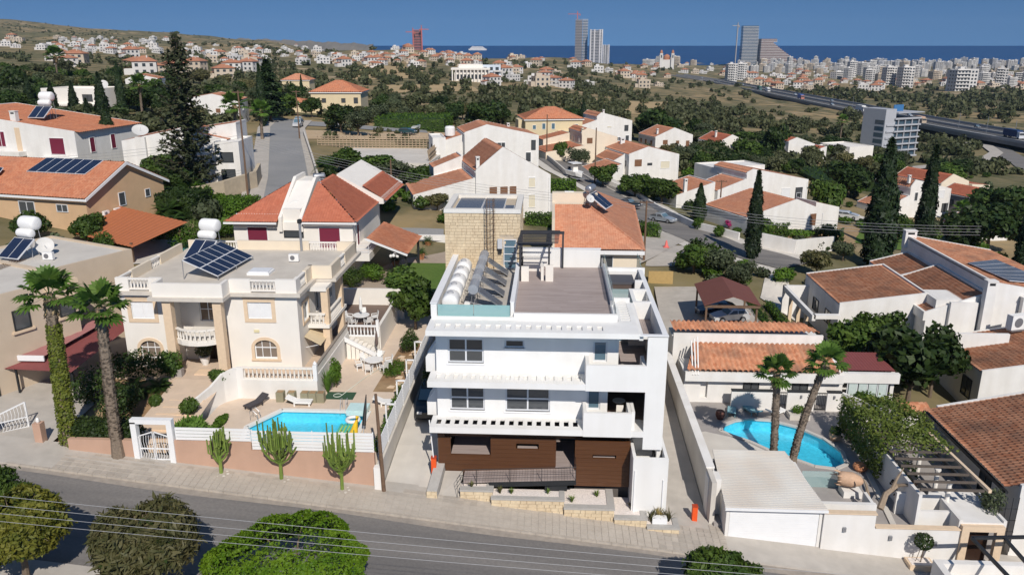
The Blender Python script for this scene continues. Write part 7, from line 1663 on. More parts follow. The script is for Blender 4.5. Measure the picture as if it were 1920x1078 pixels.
for u,v,hh_,w_,k,lb in ((1300,500,5.2,5.6,'broad1','large dense leafy tree behind the brown carport'),(1345,505,5.0,5.5,'olive0','grey-green olive tree behind the brown carport'),(1385,520,4.0,4.0,'olive1','smaller olive tree beside the brown carport')):
    p = P(u,v+20,-2.3); tree(k,(p.x,p.y,-2.4),hh_,lb,w=w_)
for (x0,x1,y0,y1) in ((22.6,23.6,78,92),(24.6,25.4,76,88)): hedge(x0,x1,y0,y1,-3,-1.9,L_HEDGE,1500,'low hedge row along the path to the white house' if x0 < 24 else 'second low hedge row beside the sandstone porch',.14)
# green-glass fence right of the main roof
gfz = empty('glass_fence', (8.2,60,0), 0, 'teal glass fence on the wall behind the apartment building', 'fence')
for k in range(7): obj('pane', MB().box(8.3+.12*k,8.33+.12*k,58.0+k*3.2,61.1+k*3.2,2.5,5.4), GLASST, gfz)
obj('wall', MB().box(8.2,9.2,57.8,80.5,-2,2.5), CONC2, gfz)
# ------------------------------------------------------------------ draped roads of the neighbourhood
FOOT = []                                    # keep-clear discs (x, y, r)
def drape(name, pts, width, m, lift=.12, sub=14, clear=True, kind='structure'):
    P_ = [Vector((p[0],p[1],0)) for p in pts]; L = []
    for i in range(len(P_)-1):
        for k in range(sub): L.append(P_[i].lerp(P_[i+1], k/sub))
    L.append(P_[-1]); mb = MB(); prev = None
    for i, p in enumerate(L):
        d = (L[min(i+1,len(L)-1)]-L[max(i-1,0)]).normalized(); n = Vector((-d.y,d.x,0))
        row = [p+n*(width/2)*s for s in (-1,-.5,0,.5,1)]; row = [Vector((q.x,q.y,max(gz(q.x,q.y),gz(p.x,p.y)-.3)+lift)) for q in row]
        if prev:
            for a in range(4): mb.quad(prev[a],prev[a+1],row[a+1],row[a])
        prev = row
        if clear: FOOT.append((p.x,p.y,width*.62))
    for i in range(len(mb.f)): mb.f[i] = tuple(reversed(mb.f[i]))
    return obj(name, mb, m, kind=kind)
hp = lambda u, v: hit(u, v)
drape('hill_road_pavement', [hp(520,420),hp(528,335),hp(530,285),hp(528,240),hp(545,225)], 10.5, CONC, .10)
drape('hill_road', [hp(535,420),hp(541,335),hp(537,285),hp(533,240),hp(548,226)], 6.2, ASPH2, .2)
drape('car_park', [hp(545,232),hp(640,236),hp(800,247)], 9, ASPH2, .16)
s1_ = [hp(1040,300),hp(1075,325),hp(1120,350),hp(1190,388),hp(1262,425),hp(1350,462),hp(1490,500)]
drape('side_street_pavement', s1_, 12.5, CONC2, .10); drape('side_street', s1_, 8.0, ASPH, .2)
drape('lane', [hp(1262,440),hp(1215,462),hp(1150,490)], 6, CONC, .16)
drape('right_lane', [hp(1560,395),hp(1610,410),hp(1690,440)], 6, CONC2, .16)
def patch(name, q, m, lift=.13, n=8):
    a,b,c,d = [hit(*t) for t in q]; mb = MB(); g = [[None]*(n+1) for _ in range(n+1)]
    for i in range(n+1):
        for j in range(n+1): p = a.lerp(b,i/n).lerp(d.lerp(c,i/n),j/n); p.z = gz(p.x,p.y)+lift; g[i][j] = p
    for i in range(n):
        for j in range(n): mb.quad(g[i][j],g[i+1][j],g[i+1][j+1],g[i][j+1])
    return obj(name, mb, m, kind='structure')
LSOIL = mat('dry_garden_soil', (.34,.23,.13), .95, .2, 1, bump=.4, c2=(.26,.19,.10), c2amt=.7, c2scale=.3)
patch('brown_garden',((1425,462),(1600,470),(1615,425),(1440,425)),LSOIL); patch('side_lawn',((1600,455),(1690,470),(1700,440),(1615,430)),GRASS); patch('garden_path',((1425,560),(1500,610),(1475,520),(1440,500)),CONC2); patch('canopy_paving',((170,500),(330,490),(345,450),(190,445)),CONC2); patch('lower_street',((715,452),(832,455),(832,432),(715,428)),ASPH2,.2); patch('gable_court',((985,402),(1036,404),(1042,366),(1010,360)),CONC2); patch('tan_house_yard',((0,500),(170,505),(200,470),(0,470)),LSOIL); patch('corner_paving',((1210,500),(1320,500),(1300,462),(1220,462)),CONC,.11); patch('hillside_yard',((230,352),(420,360),(430,335),(240,335)),CONC2); patch('bare_lot',((570,262),(850,262),(840,250),(570,245)),mat('bare_earth',(.46,.33,.20),.95,.12,1,c2=(.52,.42,.30),c2amt=.6,c2scale=.2)); patch('villa_lawn',((372,432),(480,440),(478,412),(385,408)),GRASS); patch('far_field',((1050,205),(1270,215),(1260,190),(1080,182)),mat('stubble',(.44,.32,.17),.95,.1,.2,c2=(.36,.27,.15),c2amt=.6,c2scale=.05)); patch('far_field',((700,175),(900,172),(880,158),(720,160)),MATS['stubble']); patch('far_field',((640,150),(800,146),(790,128),(680,124)),MATS['stubble']); patch('far_field',((400,195),(480,195),(478,180),(400,180)),MATS['bare_earth']); patch('far_field',((60,140),(160,140),(160,124),(70,124)),MATS['stubble'])
# building site of the retaining formwork
st_ = empty('building_site', hp(690,290), 0, 'building site with rows of timber formwork beside the car park', 'construction site')
c0 = hp(700,292); obj('slab', MB().prism([(c0.x-16,c0.y-14),(c0.x+13,c0.y-14),(c0.x+14,c0.y+6),(c0.x-16,c0.y+10)], c0.z-1, c0.z+.6), CONC2, st_); FOOT.append((c0.x,c0.y,18))
FW = mat('formwork_timber', (.42,.32,.22), .9, .15, 2)
for k in range(34): x = c0.x-13+k*.75; obj('formwork_post', MB().box(x,x+.14,c0.y+7,c0.y+7.15,c0.z,c0.z+3.2+.4*math.sin(k*2.3)), FW, st_)
for k in range(6): obj('formwork_rail', MB().box(c0.x-13,c0.x+12.5,c0.y+6.9,c0.y+7.0,c0.z+.6+k*.45,c0.z+.75+k*.45), FW, st_)
for k in range(16): y = c0.y+6.5-k*1.2; obj('formwork_post', MB().bar((c0.x+12.6+.02*k,y,c0.z),(c0.x+12.6,y-.6,c0.z+2.6),.14,.14), FW, st_)
for k in range(3): obj('formwork_rail', MB().bar((c0.x+12.7,c0.y+6.5,c0.z+.6+k*.7),(c0.x+12.9,c0.y-12,c0.z+.6+k*.7),.1,.16), FW, st_)
# ------------------------------------------------------------------ generated neighbourhood houses
def cyp(u, v, th, w, d, zl, zp, zr, fp, label, wallm=None, tm=None, wing=None, wing2=None, wins=(), chim=None, name='white_house', pitch=.55, flat=None, loc=None):
    """house with an asymmetric gable (ridge running back) and low lean-to wings; base at the near-left corner"""
    p = loc or hit(u, v); th = R(th); h = House(name, p, th, label, wallm or WHITE2, tm or TILEB, pitch=pitch); xp = w*fp
    if fp > 0: h.shedx(0,xp,0,d,zl,zp,hi=False)
    if fp < 1: h.shedx(xp,w,0,d,zp,zr,hi=fp > 0 and False)
    for q in (wing, wing2):
        if q: h.shedx(*q) if len(q) == 6 else h.shedy(*q[:6])
    for q in (flat or ()): h.flat(*q)
    for q in wins: h.win(*q)
    if chim: h.chimney(*chim)
    rr = random.Random(label); stl = 'kdba'[rr.randrange(4)]
    if zl > 3.4:
        for yy in (.18,.5,.78): h.win('l',0,d*yy,max(.9,zl-2.3),1.0,1.2,stl,1,1)
    h.win('r',w,d*.3,max(.9,zr-2.4),1.2,1.2,stl); h.win('f',0,w*.82,.5,1.1,1.9,stl,1,1) if not wins or len(wins) < 4 else None
    obj('downpipe', MB().tube([(w-.25,-.06,-1),(w-.25,-.06,zr-.2)], .05, 5), TRIM, h.e, local=True); h.box('gutter',TRIM,-.14,-.02,.1,d-.1,zl-.12,zl+.0)
    h.done(); FOOT.append((p.x+w/2*math.cos(th)-d/2*math.sin(th), p.y+w/2*math.sin(th)+d/2*math.cos(th), max(w,d)*.62)); return h.e
F3 = lambda z,w: [('f',0,w*.2,z,1.5,1.2,'b'),('f',0,w*.55,z,1.0,.9,'b',1,1)]
e8 = cyp(893,402,16,11.2,13,6.2,9.4,5.2,.36,'white gabled house with orange roof and three brown windows behind the stone tower',wing=(-9.0,0,0.5,11,2.9,5.0),wing2=(-4.6,0,11,16,5.2,6.9),wins=[('f',0,2.0,2.6,1.1,1.3,'b',1,1),('f',0,3.6,2.6,1.1,1.3,'b',1,1),('f',0,5.0,2.6,1.0,1.3,'b',1,1),('f',0,7.8,3.6,1.1,1.5,'y',1,1),('f',0,7.8,.6,1.1,2.0,'y',1,1)],chim=(.4,.6,6.0,2.2))
e9 = cyp(872,312,14,14.5,11,6.2,7.6,5.4,.3,'white house with a round white roof tank behind the gabled house',wing=(-3.5,0,2,10,4.6,5.6),flat=[(-6,-3.5,1,9,5.2)],wins=[('f',0,5.5,3.4,2.4,1.0,'d',3),('f',0,13,2.8,.9,1.9,'k',1,1),('l',-6,2.5,2.6,1.1,1.4,'k',1,1)],chim=(10,8,5.6,1.6))
p = e9.location; obj('roof_tank', MB().lathe([(0,0),(1.0,0),(1.0,1.5),(.8,1.8),(0,1.9)], (p.x-3.4,p.y+5,p.z+5.3), 14), PLW, label='round white water tank on the house behind the gabled house', cat='water tank')
p = hit(985,272); h = House('cream_hip_house', p, R(10), 'pale yellow two-storey house with broad hipped orange roof', mat('yellow_render', (.66,.55,.36), .85, .04, 1), TILE, pitch=.55); h.hip(0,14.5,0,12,6.2,8.8); h.flat(8,15.5,-3,0,3.2,par=.3); h.w.box(-1.5,0,2,8,-2,6.0)
for k in range(3): h.win('f',0,1.8+k*2.4,3.8,.9,1.5 if k else 1.1,'t',1,1)
h.win('f',0,12.5,3.9,.9,1.1,'t',1,1); h.win('f',-3,9.5,.8,1.3,1.6,'k'); h.done(); FOOT.append((p.x+6,p.y+6,10))
cyp(1090,305,18,8.5,9,6.6,7.4,5.2,.15,'beige house with tall blank wall above small orange roofs',CREAM,TILE,wing=(-9,0,-2,8,2.6,3.8),wing2=(-6.5,0,8,14,4.2,5.6),wins=[('f',0,1.2,4.2,1.3,1.2,'b',1,1)],chim=(.2,.3,6,1.5),name='beige_house')
cyp(1118,272,18,10.5,11,7.6,8.6,6.2,.12,'tall white house with stepped orange roofs beside the dark cypress',wing=(-6.5,0,0,9,4.6,6.6),wing2=(-11,-6.5,0,8,2.8,4.4),wins=[('f',0,3.0,4.6,1.4,.5,'y',1,1),('f',0,8.2,3.6,1.2,1.6,'k',1,1),('f',0,6,1.0,1.2,1.0,'d')],chim=(3,3,8,1.2))
cyp(1178,334,18,11.5,14,4.8,6.2,4.4,.38,'white gabled house with brown window pair near the parked boat',wing=(-9,-3.0,-4,5,1.8,3.4),wing2=(-3,0,2,12,3.0,4.6),wins=[('f',0,1.3,2.4,1.6,1.4,'b'),('f',0,4.2,2.5,1.1,.5,'k',1,1),('f',0,7.2,1.7,2.2,1.6,'y',1,1),('l',0,1.4,2.2,1.0,1.2,'k',1,1)],chim=(3.0,11,5.4,1.6,1.0,.6))
cyp(1228,282,20,12,11,3.6,6.0,3.8,.5,'white house with bright gabled roof partly hidden by a ragged pine',wins=F3(1.6,12),chim=(1.5,2,4.2,1.6))
cyp(1345,300,20,9.5,11,4.6,6.6,4.4,.45,'cream house with an arched porch and small red roof',CREAMW,TILER,wins=[('f',0,6.5,.4,1.6,3.0,'k',1,1)],chim=(2,5,5.6,1.8))
cyp(1476,298,20,9.5,9,5.2,6.2,4.0,.3,'grey-white house with pink roof beside the parked cars',WHITE2,TILER,wing=(9.5,12.5,-2,5,2.6,3.4),wins=[('f',0,1.0,.2,2.4,1.8,'k'),('f',0,5.6,2.9,1.6,1.0,'d')])
p = hit(1590,306); h = House('beige_flat_house', p, R(25), 'beige flat-roofed house beside the glass office block', CREAMW); h.flat(0,10,0,13,4.8,par=.3); h.flat(-6,0,2,12,4.4); h.win('f',0,1.0,2.0,1.0,1.2,'k',1,1); h.done(); FOOT.append((p.x,p.y+6,11))
cyp(1395,392,22,14,11,6.6,7.2,4.6,.1,'large white house with a long falling roofline and blue shaded flank',wing=(-6,0,0,8,3.6,5.4),wing2=(-14,-6,1,10,3.0,5.0),wins=[('f',0,1.6,2.6,1.2,2.2,'d',1,2),('f',0,8.0,1.6,2.0,1.8,'w',1,1),('f',0,11.2,1.2,1.6,2.2,'k',1,1)],chim=(-12,1.5,3.6,2.4,.6,.5),flat=[(0,12,11,18,6.0)])
cyp(1400,440,24,15,12,2.6,4.8,2.6,.62,'low house with broad orange roof above the magenta bougainvillea',WHITE2,TILEB,wing=(15.0,20,2,7,3.6,2.4),wins=[('f',0,2,.6,2.0,1.6,'k')],pitch=.45)
cyp(1700,408,22,11,10,6.2,7.6,5.2,.1,'white two-storey house between the two tall cypresses',wing=(-6,0,0,8,2.2,4.4),wins=[('f',0,1.2,3.4,.9,1.8,'d',1,1),('f',0,7.0,3.6,2.2,1.6,'w'),('f',0,9.6,.6,1.2,1.8,'k',1,1)],chim=(.2,1,7,1.6))
cyp(1760,378,24,9,14,4.2,6.2,4.2,.4,'house with a red-brown gabled roof and small roof panel',CREAM,TILER,wing=(9,15,-1,8,3.6,3.0),chim=(10,3,3.2,1.4))
cyp(1815,410,24,8,8,4.4,6.0,4.4,.5,'grey gabled house beside the leaning dark pine',mat('grey_render',(.30,.28,.27),.85,.04,1),TILER)
cyp(1830,452,24,8,8,2.0,3.4,2.0,.5,'low house with orange roofs half hidden by dark trees',WHITE2,TILEW)
# back house right behind the roof deck
h = House('orange_roof_house', (.5,83.6,-.2), 0, 'low cream house with large hipped orange roof directly behind the roof deck', CREAM, TILEB, pitch=.30)
h.w.box(.3,9.3,.6,24,-2,5.0); a,b,c_,d_ = (0,0,5.1),(9.7,0,5.1),(3.8,9.0,8.3),(0,9.0,8.3); tiles(a,b,c_,d_,TILEB,h.e,.26,.36,amp=.05); tiles((9.7,0,5.1),(11.0,25,5.1),(4.2,20,8.3),(3.8,9.0,8.3),TILEB,h.e,.26,.36,amp=.05)
h.box('eaves',TRIM,0,9.7,-.05,.5,4.6,5.0); h.w.box(-.3,0,-.1,10,2,8.5); h.w.box(-.3,5,9.2,10.4,7,9.6); h.win('f',.6,4.0,2.7,2.4,1.6,'a',2,1); obj('ridge_cap', MB().tube([(9.7,0,5.15),(3.8,9,8.38)],.13,6), TILEB, h.e, local=True); h.done(); FOOT.append((5,95,14))
sat_dish((4.5,91,8.3),.5,.5,'white satellite dish on the ridge of the orange roof'); ac_unit((2.2,93.6,8.6),0,'white air conditioner behind the ridge of the orange roof',s=1.3)
roof_heater((5.4,92.5,7.6), 1.2, 'steel tank and pale collector on the large hipped orange roof', False, s=1.4)
# red roofed house behind the villa
h = House('red_roof_house', (-28,84.4,1.4), 0, 'cream house with two red hipped roofs split by a pale ridge wall', CREAMW, TILER, pitch=.30)
h.w.box(-6.9,6.4,0,14,-1,6.0); Z_ = 6.15
for q in (((-7.6,-.9,Z_),(-1.7,-.9,Z_),(-1.5,6.2,9.7),(-1.5,6.2,9.7)),((-7.6,14.6,Z_),(-7.6,-.9,Z_),(-1.5,6.2,9.7),(-1.5,8,9.7)),((.9,-.6,Z_),(7.0,-.6,Z_),(1.5,5.4,9.6),(1.3,5.4,9.6)),((7.0,-.6,Z_),(7.0,14.4,Z_),(1.5,11,9.6),(1.5,5.4,9.6))): tiles(*q,TILER,h.e,.28,.38,amp=.05)
h.w.ext([(-1.7,-.3,5),(-1.7,-.3,6.6),(-1.7,6.0,10.1),(-1.7,9.5,10.1),(-1.7,9.5,5)], (.35,0,0)); h.w.ext([(.6,-.3,5),(.6,-.3,6.6),(.6,6.0,10.0),(.6,9.5,10.0),(.6,9.5,5)], (.35,0,0)); h.w.box(-1.35,.6,.3,9.5,5,7.4); h.w.ext([(-1.35,1,7.4),(-1.35,6,9.6),(-1.35,9.5,9.6),(-1.35,9.5,7.4)], (1.95,0,0))
for a in ((-7.6,-1.75,-1.0,-.86,5.95,6.15),(.95,7.0,-.7,-.58,5.95,6.15)): h.box('eaves',TRIM,*a)
h.box('white_tile_band',TRIM,-6.6,-1.8,.35,.5,6.75,6.85); h.box('white_tile_band',TRIM,1.0,5.9,.55,.7,6.75,6.85)
h.win('f',0,-5.4,3.6,2.3,1.9,'m',1,1); h.win('f',0,2.6,2.9,2.4,2.6,'m',1,1); h.win('f',.0,-1.3,4.3,2.2,.8,'k',1,1); h.win('r',6.4,1.5,3.0,1.2,2.4,'m',1,1)
h.w.box(2.4,8.6,-2.2,0,2.3,3.1); h.w.box(6.4,8.6,0,5,2.3,3.1); h.w.ext([(7.0,9,3),(7.0,9,6.2),(7.0,26,8),(7.0,26,3)], (.4,0,0)) if False else None
h.w.ext([(2.0,11,6.0),(7.6,11,6.0),(7.6,11,6.6),(2.0,11,9.6)], (0,13,0)); tiles((7.9,11,6.3),(7.9,23,6.3),(5.0,23,8.2),(5.0,11,8.2),TILER,h.e,.3,.4)
h.done(); rl = empty('balcony_railing', (-24.5,82.3,4.5), 0, 'thin white railing on the balcony of the red-roofed house', 'railing')
for k in range(3): obj('rail', MB().tube([(-25.5,82.35,4.7+k*.35),(-19.5,82.35,4.7+k*.35),(-19.5,89,4.7+k*.35)], .025, 4), TRIM, rl)
for x in (-25.5,-23.5,-21.5,-19.5): obj('post', MB().tube([(x,82.35,4.5),(x,82.35,5.4)], .025, 4), TRIM, rl)
pc = empty('patio_canopy', (-17.5,85,1.4), 0, 'orange tiled patio canopy sloping beside the red-roofed house', 'canopy'); tiles((-15.3,82.5,4.4),(-15.0,90.5,4.5),(-19.6,91.0,6.0),(-19.9,83.0,6.0),TILE,pc,.35,.45,local=False); obj('fascia', MB().bar((-15.3,82.4,4.35),(-19.9,82.9,5.95),.12,.2), TRIM, pc)
for x,y in ((-15.6,83.0),(-15.4,90)): obj('post', MB().box(x-.12,x+.12,y-.12,y+.12,1.2,4.4), METAL, pc)
roof_heater((-26.9,91.5,9.6), .5, 'small solar heater on the pale ridge of the red-roofed house', False); sat_dish((-28.4,86.4,8.0),.3,.75,'white satellite dish on the red-roofed house')
# left: tan gabled house, white houses up the hill
h = House('tan_gabled_house', (-52.5,86.5,3.6), R(-13), 'tan house with red-brown gabled roof carrying a row of blue panels', TAN, TILE, pitch=.4); h.gabx(-30,0,0,13,6.0,9.0,o=.5); h.win('f',0,-9.6,3.6,2.3,1.5,'a'); h.win('f',0,-4.2,4.1,1.6,.9,'a'); h.win('r',0,5.0,4.0,1.1,1.6,'a',1,1); h.win('r',0,9.5,4.3,.9,1.0,'a',1,1); h.done(); FOOT.append((-60,95,16))
lm_ = Matrix.Translation((-52.5,86.5,3.6)) @ Matrix.Rotation(R(-13),4,'Z'); tp = lambda x,t: lm_ @ Vector((x,6.5*t,6.0+3.0*t+.22))
flat_panels('', tp(-11.5,.55),tp(-3.0,.55),tp(-2.6,.98),tp(-11.0,.98), 6, 1, 'row of six blue panels on the tan house roof'); flat_panels('', tp(-17.5,.28)+Vector((0,0,.2)),tp(-14.2,.2)+Vector((0,0,.2)),tp(-14.5,.5)+Vector((0,0,.5)),tp(-18.0,.6)+Vector((0,0,.5)), 2, 2, 'tilted collector pair at the edge of the tan house roof')
for y,lb in ((2.4,'white air conditioner on the tan gable wall nearer the canopy'),(4.2,'second white air conditioner high on the tan gable wall')): q = lm_ @ Vector((.3,y,3.3)); ac_unit(q, R(77), lb)
cn = empty('terracotta_canopy', (-46,88,3.6), 0, 'terracotta patio canopy beside the tan house pool', 'canopy'); corrugated((-52.0,82.8,6.2),(-44.0,79.5,5.6),(-41.5,87.5,6.6),(-51.5,91.5,7.6),mat('terracotta_sheet',(.42,.14,.06),.7,.06,2),'roof_sheet',cn,16,.06)
for x,y in ((-44.5,80.3),(-42.2,86.8),(-50.8,82.9)): obj('post', MB().box(x-.12,x+.12,y-.12,y+.12,2,5.9), WOODD, cn)
obj('small_pool', MB().box(-43.5,-39.8,84.0,91.0,3.0,3.7), mat('green_pool_water', (.10,.30,.26), .08, .05, 2), label='small green pool behind the terracotta canopy', cat='pool'); FOOT.append((-46,86,9))
h = House('pink_white_house', hit(150,318), R(-8), 'white house with long falling orange roof and maroon shutters', WHITE2, TILE, pitch=.5); h.shedx(-24,0,0,16,8.6,5.6,eave=.6); h.win('f',0,-4.6,2.2,2.6,2.6,'m',1,1); h.win('f',0,-14.0,3.2,1.6,2.4,'m'); h.win('r',0,3,2.2,1.2,2.4,'m',1,1); h.win('r',0,8,2.2,1.2,2.4,'m',1,1); h.w.box(-6,0,-1.4,0,1.2,1.9); h.w.box(-18,-9,-1.6,0,1.9,2.6); h.box('pier',SANDST,-10.5,-9.6,-.05,.3,-1,6.2); h.chimney(-11,1.0,6.6,2.0,1.0,.7); h.done(); p = h.e.location; FOOT.append((p.x-9,p.y+8,15))
roof_heater((p.x-9,p.y+7,p.z+7.0),-.1,'white upright tank and collector on the long orange roof',True,big=True,s=1.5)
h = House('arched_white_house', hit(238,338), R(6), 'white house with tiny arched windows, rooftop dish and tall arched porch', WHITE2, TILEB, pitch=.5); h.shedx(0,8,0,10,5.6,7.2); h.shedx(8,15,1,10,7.2,5.6); h.flat(14,17.5,-2,6,5.6); h.shedx(10,16,3,9,7.0,7.9); h.w.box(2.2,3.6,-.6,0,-1,6.4); h.win('f',0,5.0,2.6,1.0,1.2,'k',1,1); h.win('f',0,7.0,2.4,1.0,2.0,'t',1,1); h.win('f',-2,14.8,2.8,1.8,1.5,'k',1,1); h.win('f',-2,14.7,-1.0,2.0,2.8,'k',1,1); h.done(); p = h.e.location; FOOT.append((p.x+8,p.y+6,12)); sat_dish((p.x+2.5,p.y+1,p.z+6.4),.6,1.15,'large rooftop satellite dish on the arched white house',.9,.8)
h = House('pale_flat_house', hit(85,222), R(-4), 'pale flat-roofed two-storey house among cypresses', CREAMW); h.flat(0,14,0,10,6.2,par=.5); h.w.box(-.5,14.5,-1.2,0,2.9,3.3); h.win('f',0,10,3.8,2.4,1.6,'k'); h.done(); p = h.e.location; FOOT.append((p.x+7,p.y+5,11)); sat_dish((p.x+13,p.y+3,p.z+6.4),.2,1.3,'pale satellite dish on the flat house among cypresses')
cyp(240,190,12,9,9,6.0,7.4,6.2,.4,'tall white house with orange roof beyond the cypresses',wins=F3(3.4,9)); cyp(352,232,10,12,10,5.4,6.4,5.0,.5,'white house hidden behind the tall norfolk pine',wins=F3(2.4,12))
YR = MATS['yellow_render']
p = hit(585,212); h = House('yellow_hip_house', p, R(3), 'yellow house with hipped orange roof at the head of the hill road', YR, TILE, pitch=.6); h.hip(0,14,0,12,5.6,8.6); h.hip(-8,0,-3,5,2.8,4.0); h.win('f',0,3,2.8,1.2,1.2,'k'); h.win('f',0,8.5,2.8,1.2,1.2,'k'); h.win('f',0,12,2.6,1.2,1.6,'k'); h.done(); FOOT.append((p.x+4,p.y+5,15))
p = hit(530,172); h = House('orange_hip_house', p, R(3), 'orange hipped house beside a slim cypress beyond the hill road', YR, TILEB, pitch=.7); h.hip(0,12,0,10,4.8,7.4); h.done(); FOOT.append((p.x+6,p.y+5,11))
# walls and hedges of the middle ground
def wall_path(pts, h_, m, label, t=.3, name='garden_wall', cat='wall', base=.6):
    e = empty(name, (pts[0][0],pts[0][1],gz(pts[0][0],pts[0][1])), 0, label, cat); mb = MB()
    for i in range(len(pts)-1):
        a = Vector((pts[i][0],pts[i][1],0)); b = Vector((pts[i+1][0],pts[i+1][1],0)); n = max(1,int((b-a).length/4))
        for k in range(n): p_ = a.lerp(b,k/n); q_ = a.lerp(b,(k+1)/n); p_.z = gz(p_.x,p_.y)+h_/2-base/2; q_.z = gz(q_.x,q_.y)+h_/2-base/2; mb.bar(p_,q_,t,h_+base)
    obj('render', mb, m, e); return e
wall_path([hp(1120,342),hp(1200,375),hp(1300,430),hp(1385,452)],1.3,WHITE2,'white garden wall along the far side of the side street')
wall_path([hp(1415,462),hp(1490,478),hp(1560,470)],2.2,WHITE2,'tall white wall beside the tall cypress and ramp'); wall_path([hp(360,385),hp(420,372),hp(480,352),hp(488,335)],2.4,mat('pale_stone_wall',(.52,.43,.31),.9,.12,1.2,bump=.4),'curved pale stone wall at the foot of the hill road',.5)
wall_path([hp(598,345),hp(585,300),hp(570,255)],1.2,CONC2,'low pale wall along the building site'); wall_path([hp(1025,300),hp(1060,330)],1.2,CONC2,'low wall before the beige house')
def hedge_at(u0,v0,u1,v1,w,h_,lm,label,n=1600,size=.25):
    a = hit(u0,v0); b = hit(u1,v1); x0,x1 = sorted((a.x,b.x)); y0,y1 = sorted((a.y,b.y)); z = min(a.z,b.z)
    if y1-y0 < w: y1 = y0+w
    FOOT.append(((x0+x1)/2,(y0+y1)/2,(x1-x0)*.4)); return hedge(x0,x1,y0,y1,z-.3,max(a.z,b.z)+h_,lm,n,label,size,rnd=.25)
hedge_at(700,238,850,240,4,2.2,L_HEDGE,'long clipped hedge behind the car park',2600,.3); hedge_at(395,408,470,402,6,1.8,L_HEDGE,'broad bright hedge between stone wall and red-roofed house',2600,.22); hedge_at(1025,358,1078,362,3,1.6,L_HEDGE,'bright hedge in front of the side street',1500,.22); hedge_at(985,422,1036,422,2,1.5,L_HEDGE,'bright hedge strip beside the orange roof house',900,.2); hedge_at(1205,445,1232,440,2,1.6,L_HEDGE,'small clipped hedge at the street corner',700,.2); hedge_at(1530,345,1600,335,5,1.2,L_HEDGE,'bright lawn hedge beyond the large white house',1300,.3); hedge_at(300,395,370,415,5,2.6,L_DARK,'dark garden mass below the curved stone wall',2600,.25); hedge_at(640,215,720,228,5,2.2,L_BROAD,'green thicket along the car park verge',1500,.3)
# ------------------------------------------------------------------ placed trees
def tp_(u, v): return hit(u, v)
p = tp_(362,366); tree('norfolk', p, 21.5, 'tall dark norfolk pine with ragged layered branches', w=1.15)
for u,v,h_,w,k,lb in ((1310,418,6.6,1.5,'cyp0','bushy twin cypress by the large white house'),(1409,487,12.2,.95,'cyp1','tall slim cypress at the street bend'),(1640,505,18.5,1.05,'cyp0','tallest dark cypress between the white houses'),(1722,500,18.0,.8,'cyp1','second tall dark cypress, slimmer and straight'),(1912,520,13.5,.9,'cyp0','dark cypress behind the highest weathered roof'),(1093,240,9.5,1.1,'cyp0','dense twin cypress beside the stepped white house'),(494,238,14,.8,'cyp1','slim cypress beside the dark spreading conifer')):
    tree(k, tp_(u,v), h_, lb, w=w)
for u,v,h_,w in ((105,232,9,1.2),(145,240,9.5,1.1),(170,252,7,1.3),(200,262,12.5,1.0),(232,225,13,.75),(60,215,9,1.2),(210,300,9,1.4),(567,190,9,.7)): tree('cyp0', tp_(u,v), h_, 'cypress in the dark clump between the hillside houses', 'cypresses among the hillside houses', w=w)
tree('conifer', tp_(508,228), 14.5, 'dark spreading conifer at the head of the hill road', w=1.5)
for u,v,h_,w,k,lb in ((640,250,7.5,8,'dark0','dense dark tree by the car park corner'),(672,256,7.0,8,'olive0','grey-green tree by the car park'),(905,250,9.5,12,'dark1','spreading dark tree behind the white house'),(1230,270,12,15,'dark2','broad dark pine behind the gabled house'),(1190,372,5.5,7,'broad0','rounded dark tree across the side street'),(1240,385,5.8,8,'broad1','largest rounded tree across the side street'),(1130,352,5.0,6,'broad2','leafy tree by the boat'),(1085,312,4.5,5.5,'olive1','pale bushy tree at the bend of the side street'),(1050,302,5.0,4,'broad0','leafy tree beside the beige house'),(1215,255,9,10,'dark0','dark pine top behind the bright gabled roof'),(1405,310,8,9,'broad1','bright tree behind the large white house'),(1448,305,12,8,'dark1','tall dark tree behind the large white house'),(1545,425,9,7,'broad2','yellowish pine in the brown garden'),(1590,370,9,12,'dark2','dark tree mass beyond the large white house'),(1850,470,9,12,'dark0','large dark tree behind the weathered roofs'),(1800,480,8,9,'dark1','dark tree beside the slim cypress'),(1870,430,10,12,'dark2','leaning dark pine near the grey house'),(1680,455,6,6,'broad0','leafy tree between the two tall cypresses'),(1580,490,3.5,4,'olive0','round olive bush by the tall cypress'),(1530,520,4,4.5,'khaki0','pale shrubby tree beside the garden steps'),(700,335,4.5,8,'broad1','leafy fig below the building site'),(740,345,4.5,8,'olive1','silvery shrub tree below the building site'),(645,325,4.5,7,'broad2','palm-like leafy mass by the site wall'),(780,360,4.5,6,'broad0','garden tree beside the low wing of the gabled house'),(820,395,3.0,4,'khaki1','dry shrub below the gabled house'),(300,345,5,7,'broad1','leafy tree before the arched white house'),(330,372,4.5,6,'dark1','dark tree under the norfolk pine'),(30,200,11,11,'dark2','dark tree group behind the long orange roof'),(100,205,8,8,'broad0','leafy tree beside the pale flat house'),(285,190,8,9,'broad2','leafy tree beside the tall white house'),(165,455,3.5,4,'broad1','shrub tree before the tan house'),(1320,268,8,8,'olive0','ragged pine before the cream arched house'),(1300,262,8,7,'dark0','dark ragged pine before the cream arched house'),(560,195,7,7,'dark2','dark tree beside the orange hipped house'),(60,455,4.2,4.5,'broad0','leafy shrub behind the beige roof'),(1770,350,7,10,'broad2','yellow-green tree beyond the red-brown roof')):
    tree(k, tp_(u,v), h_, lb, w=w)
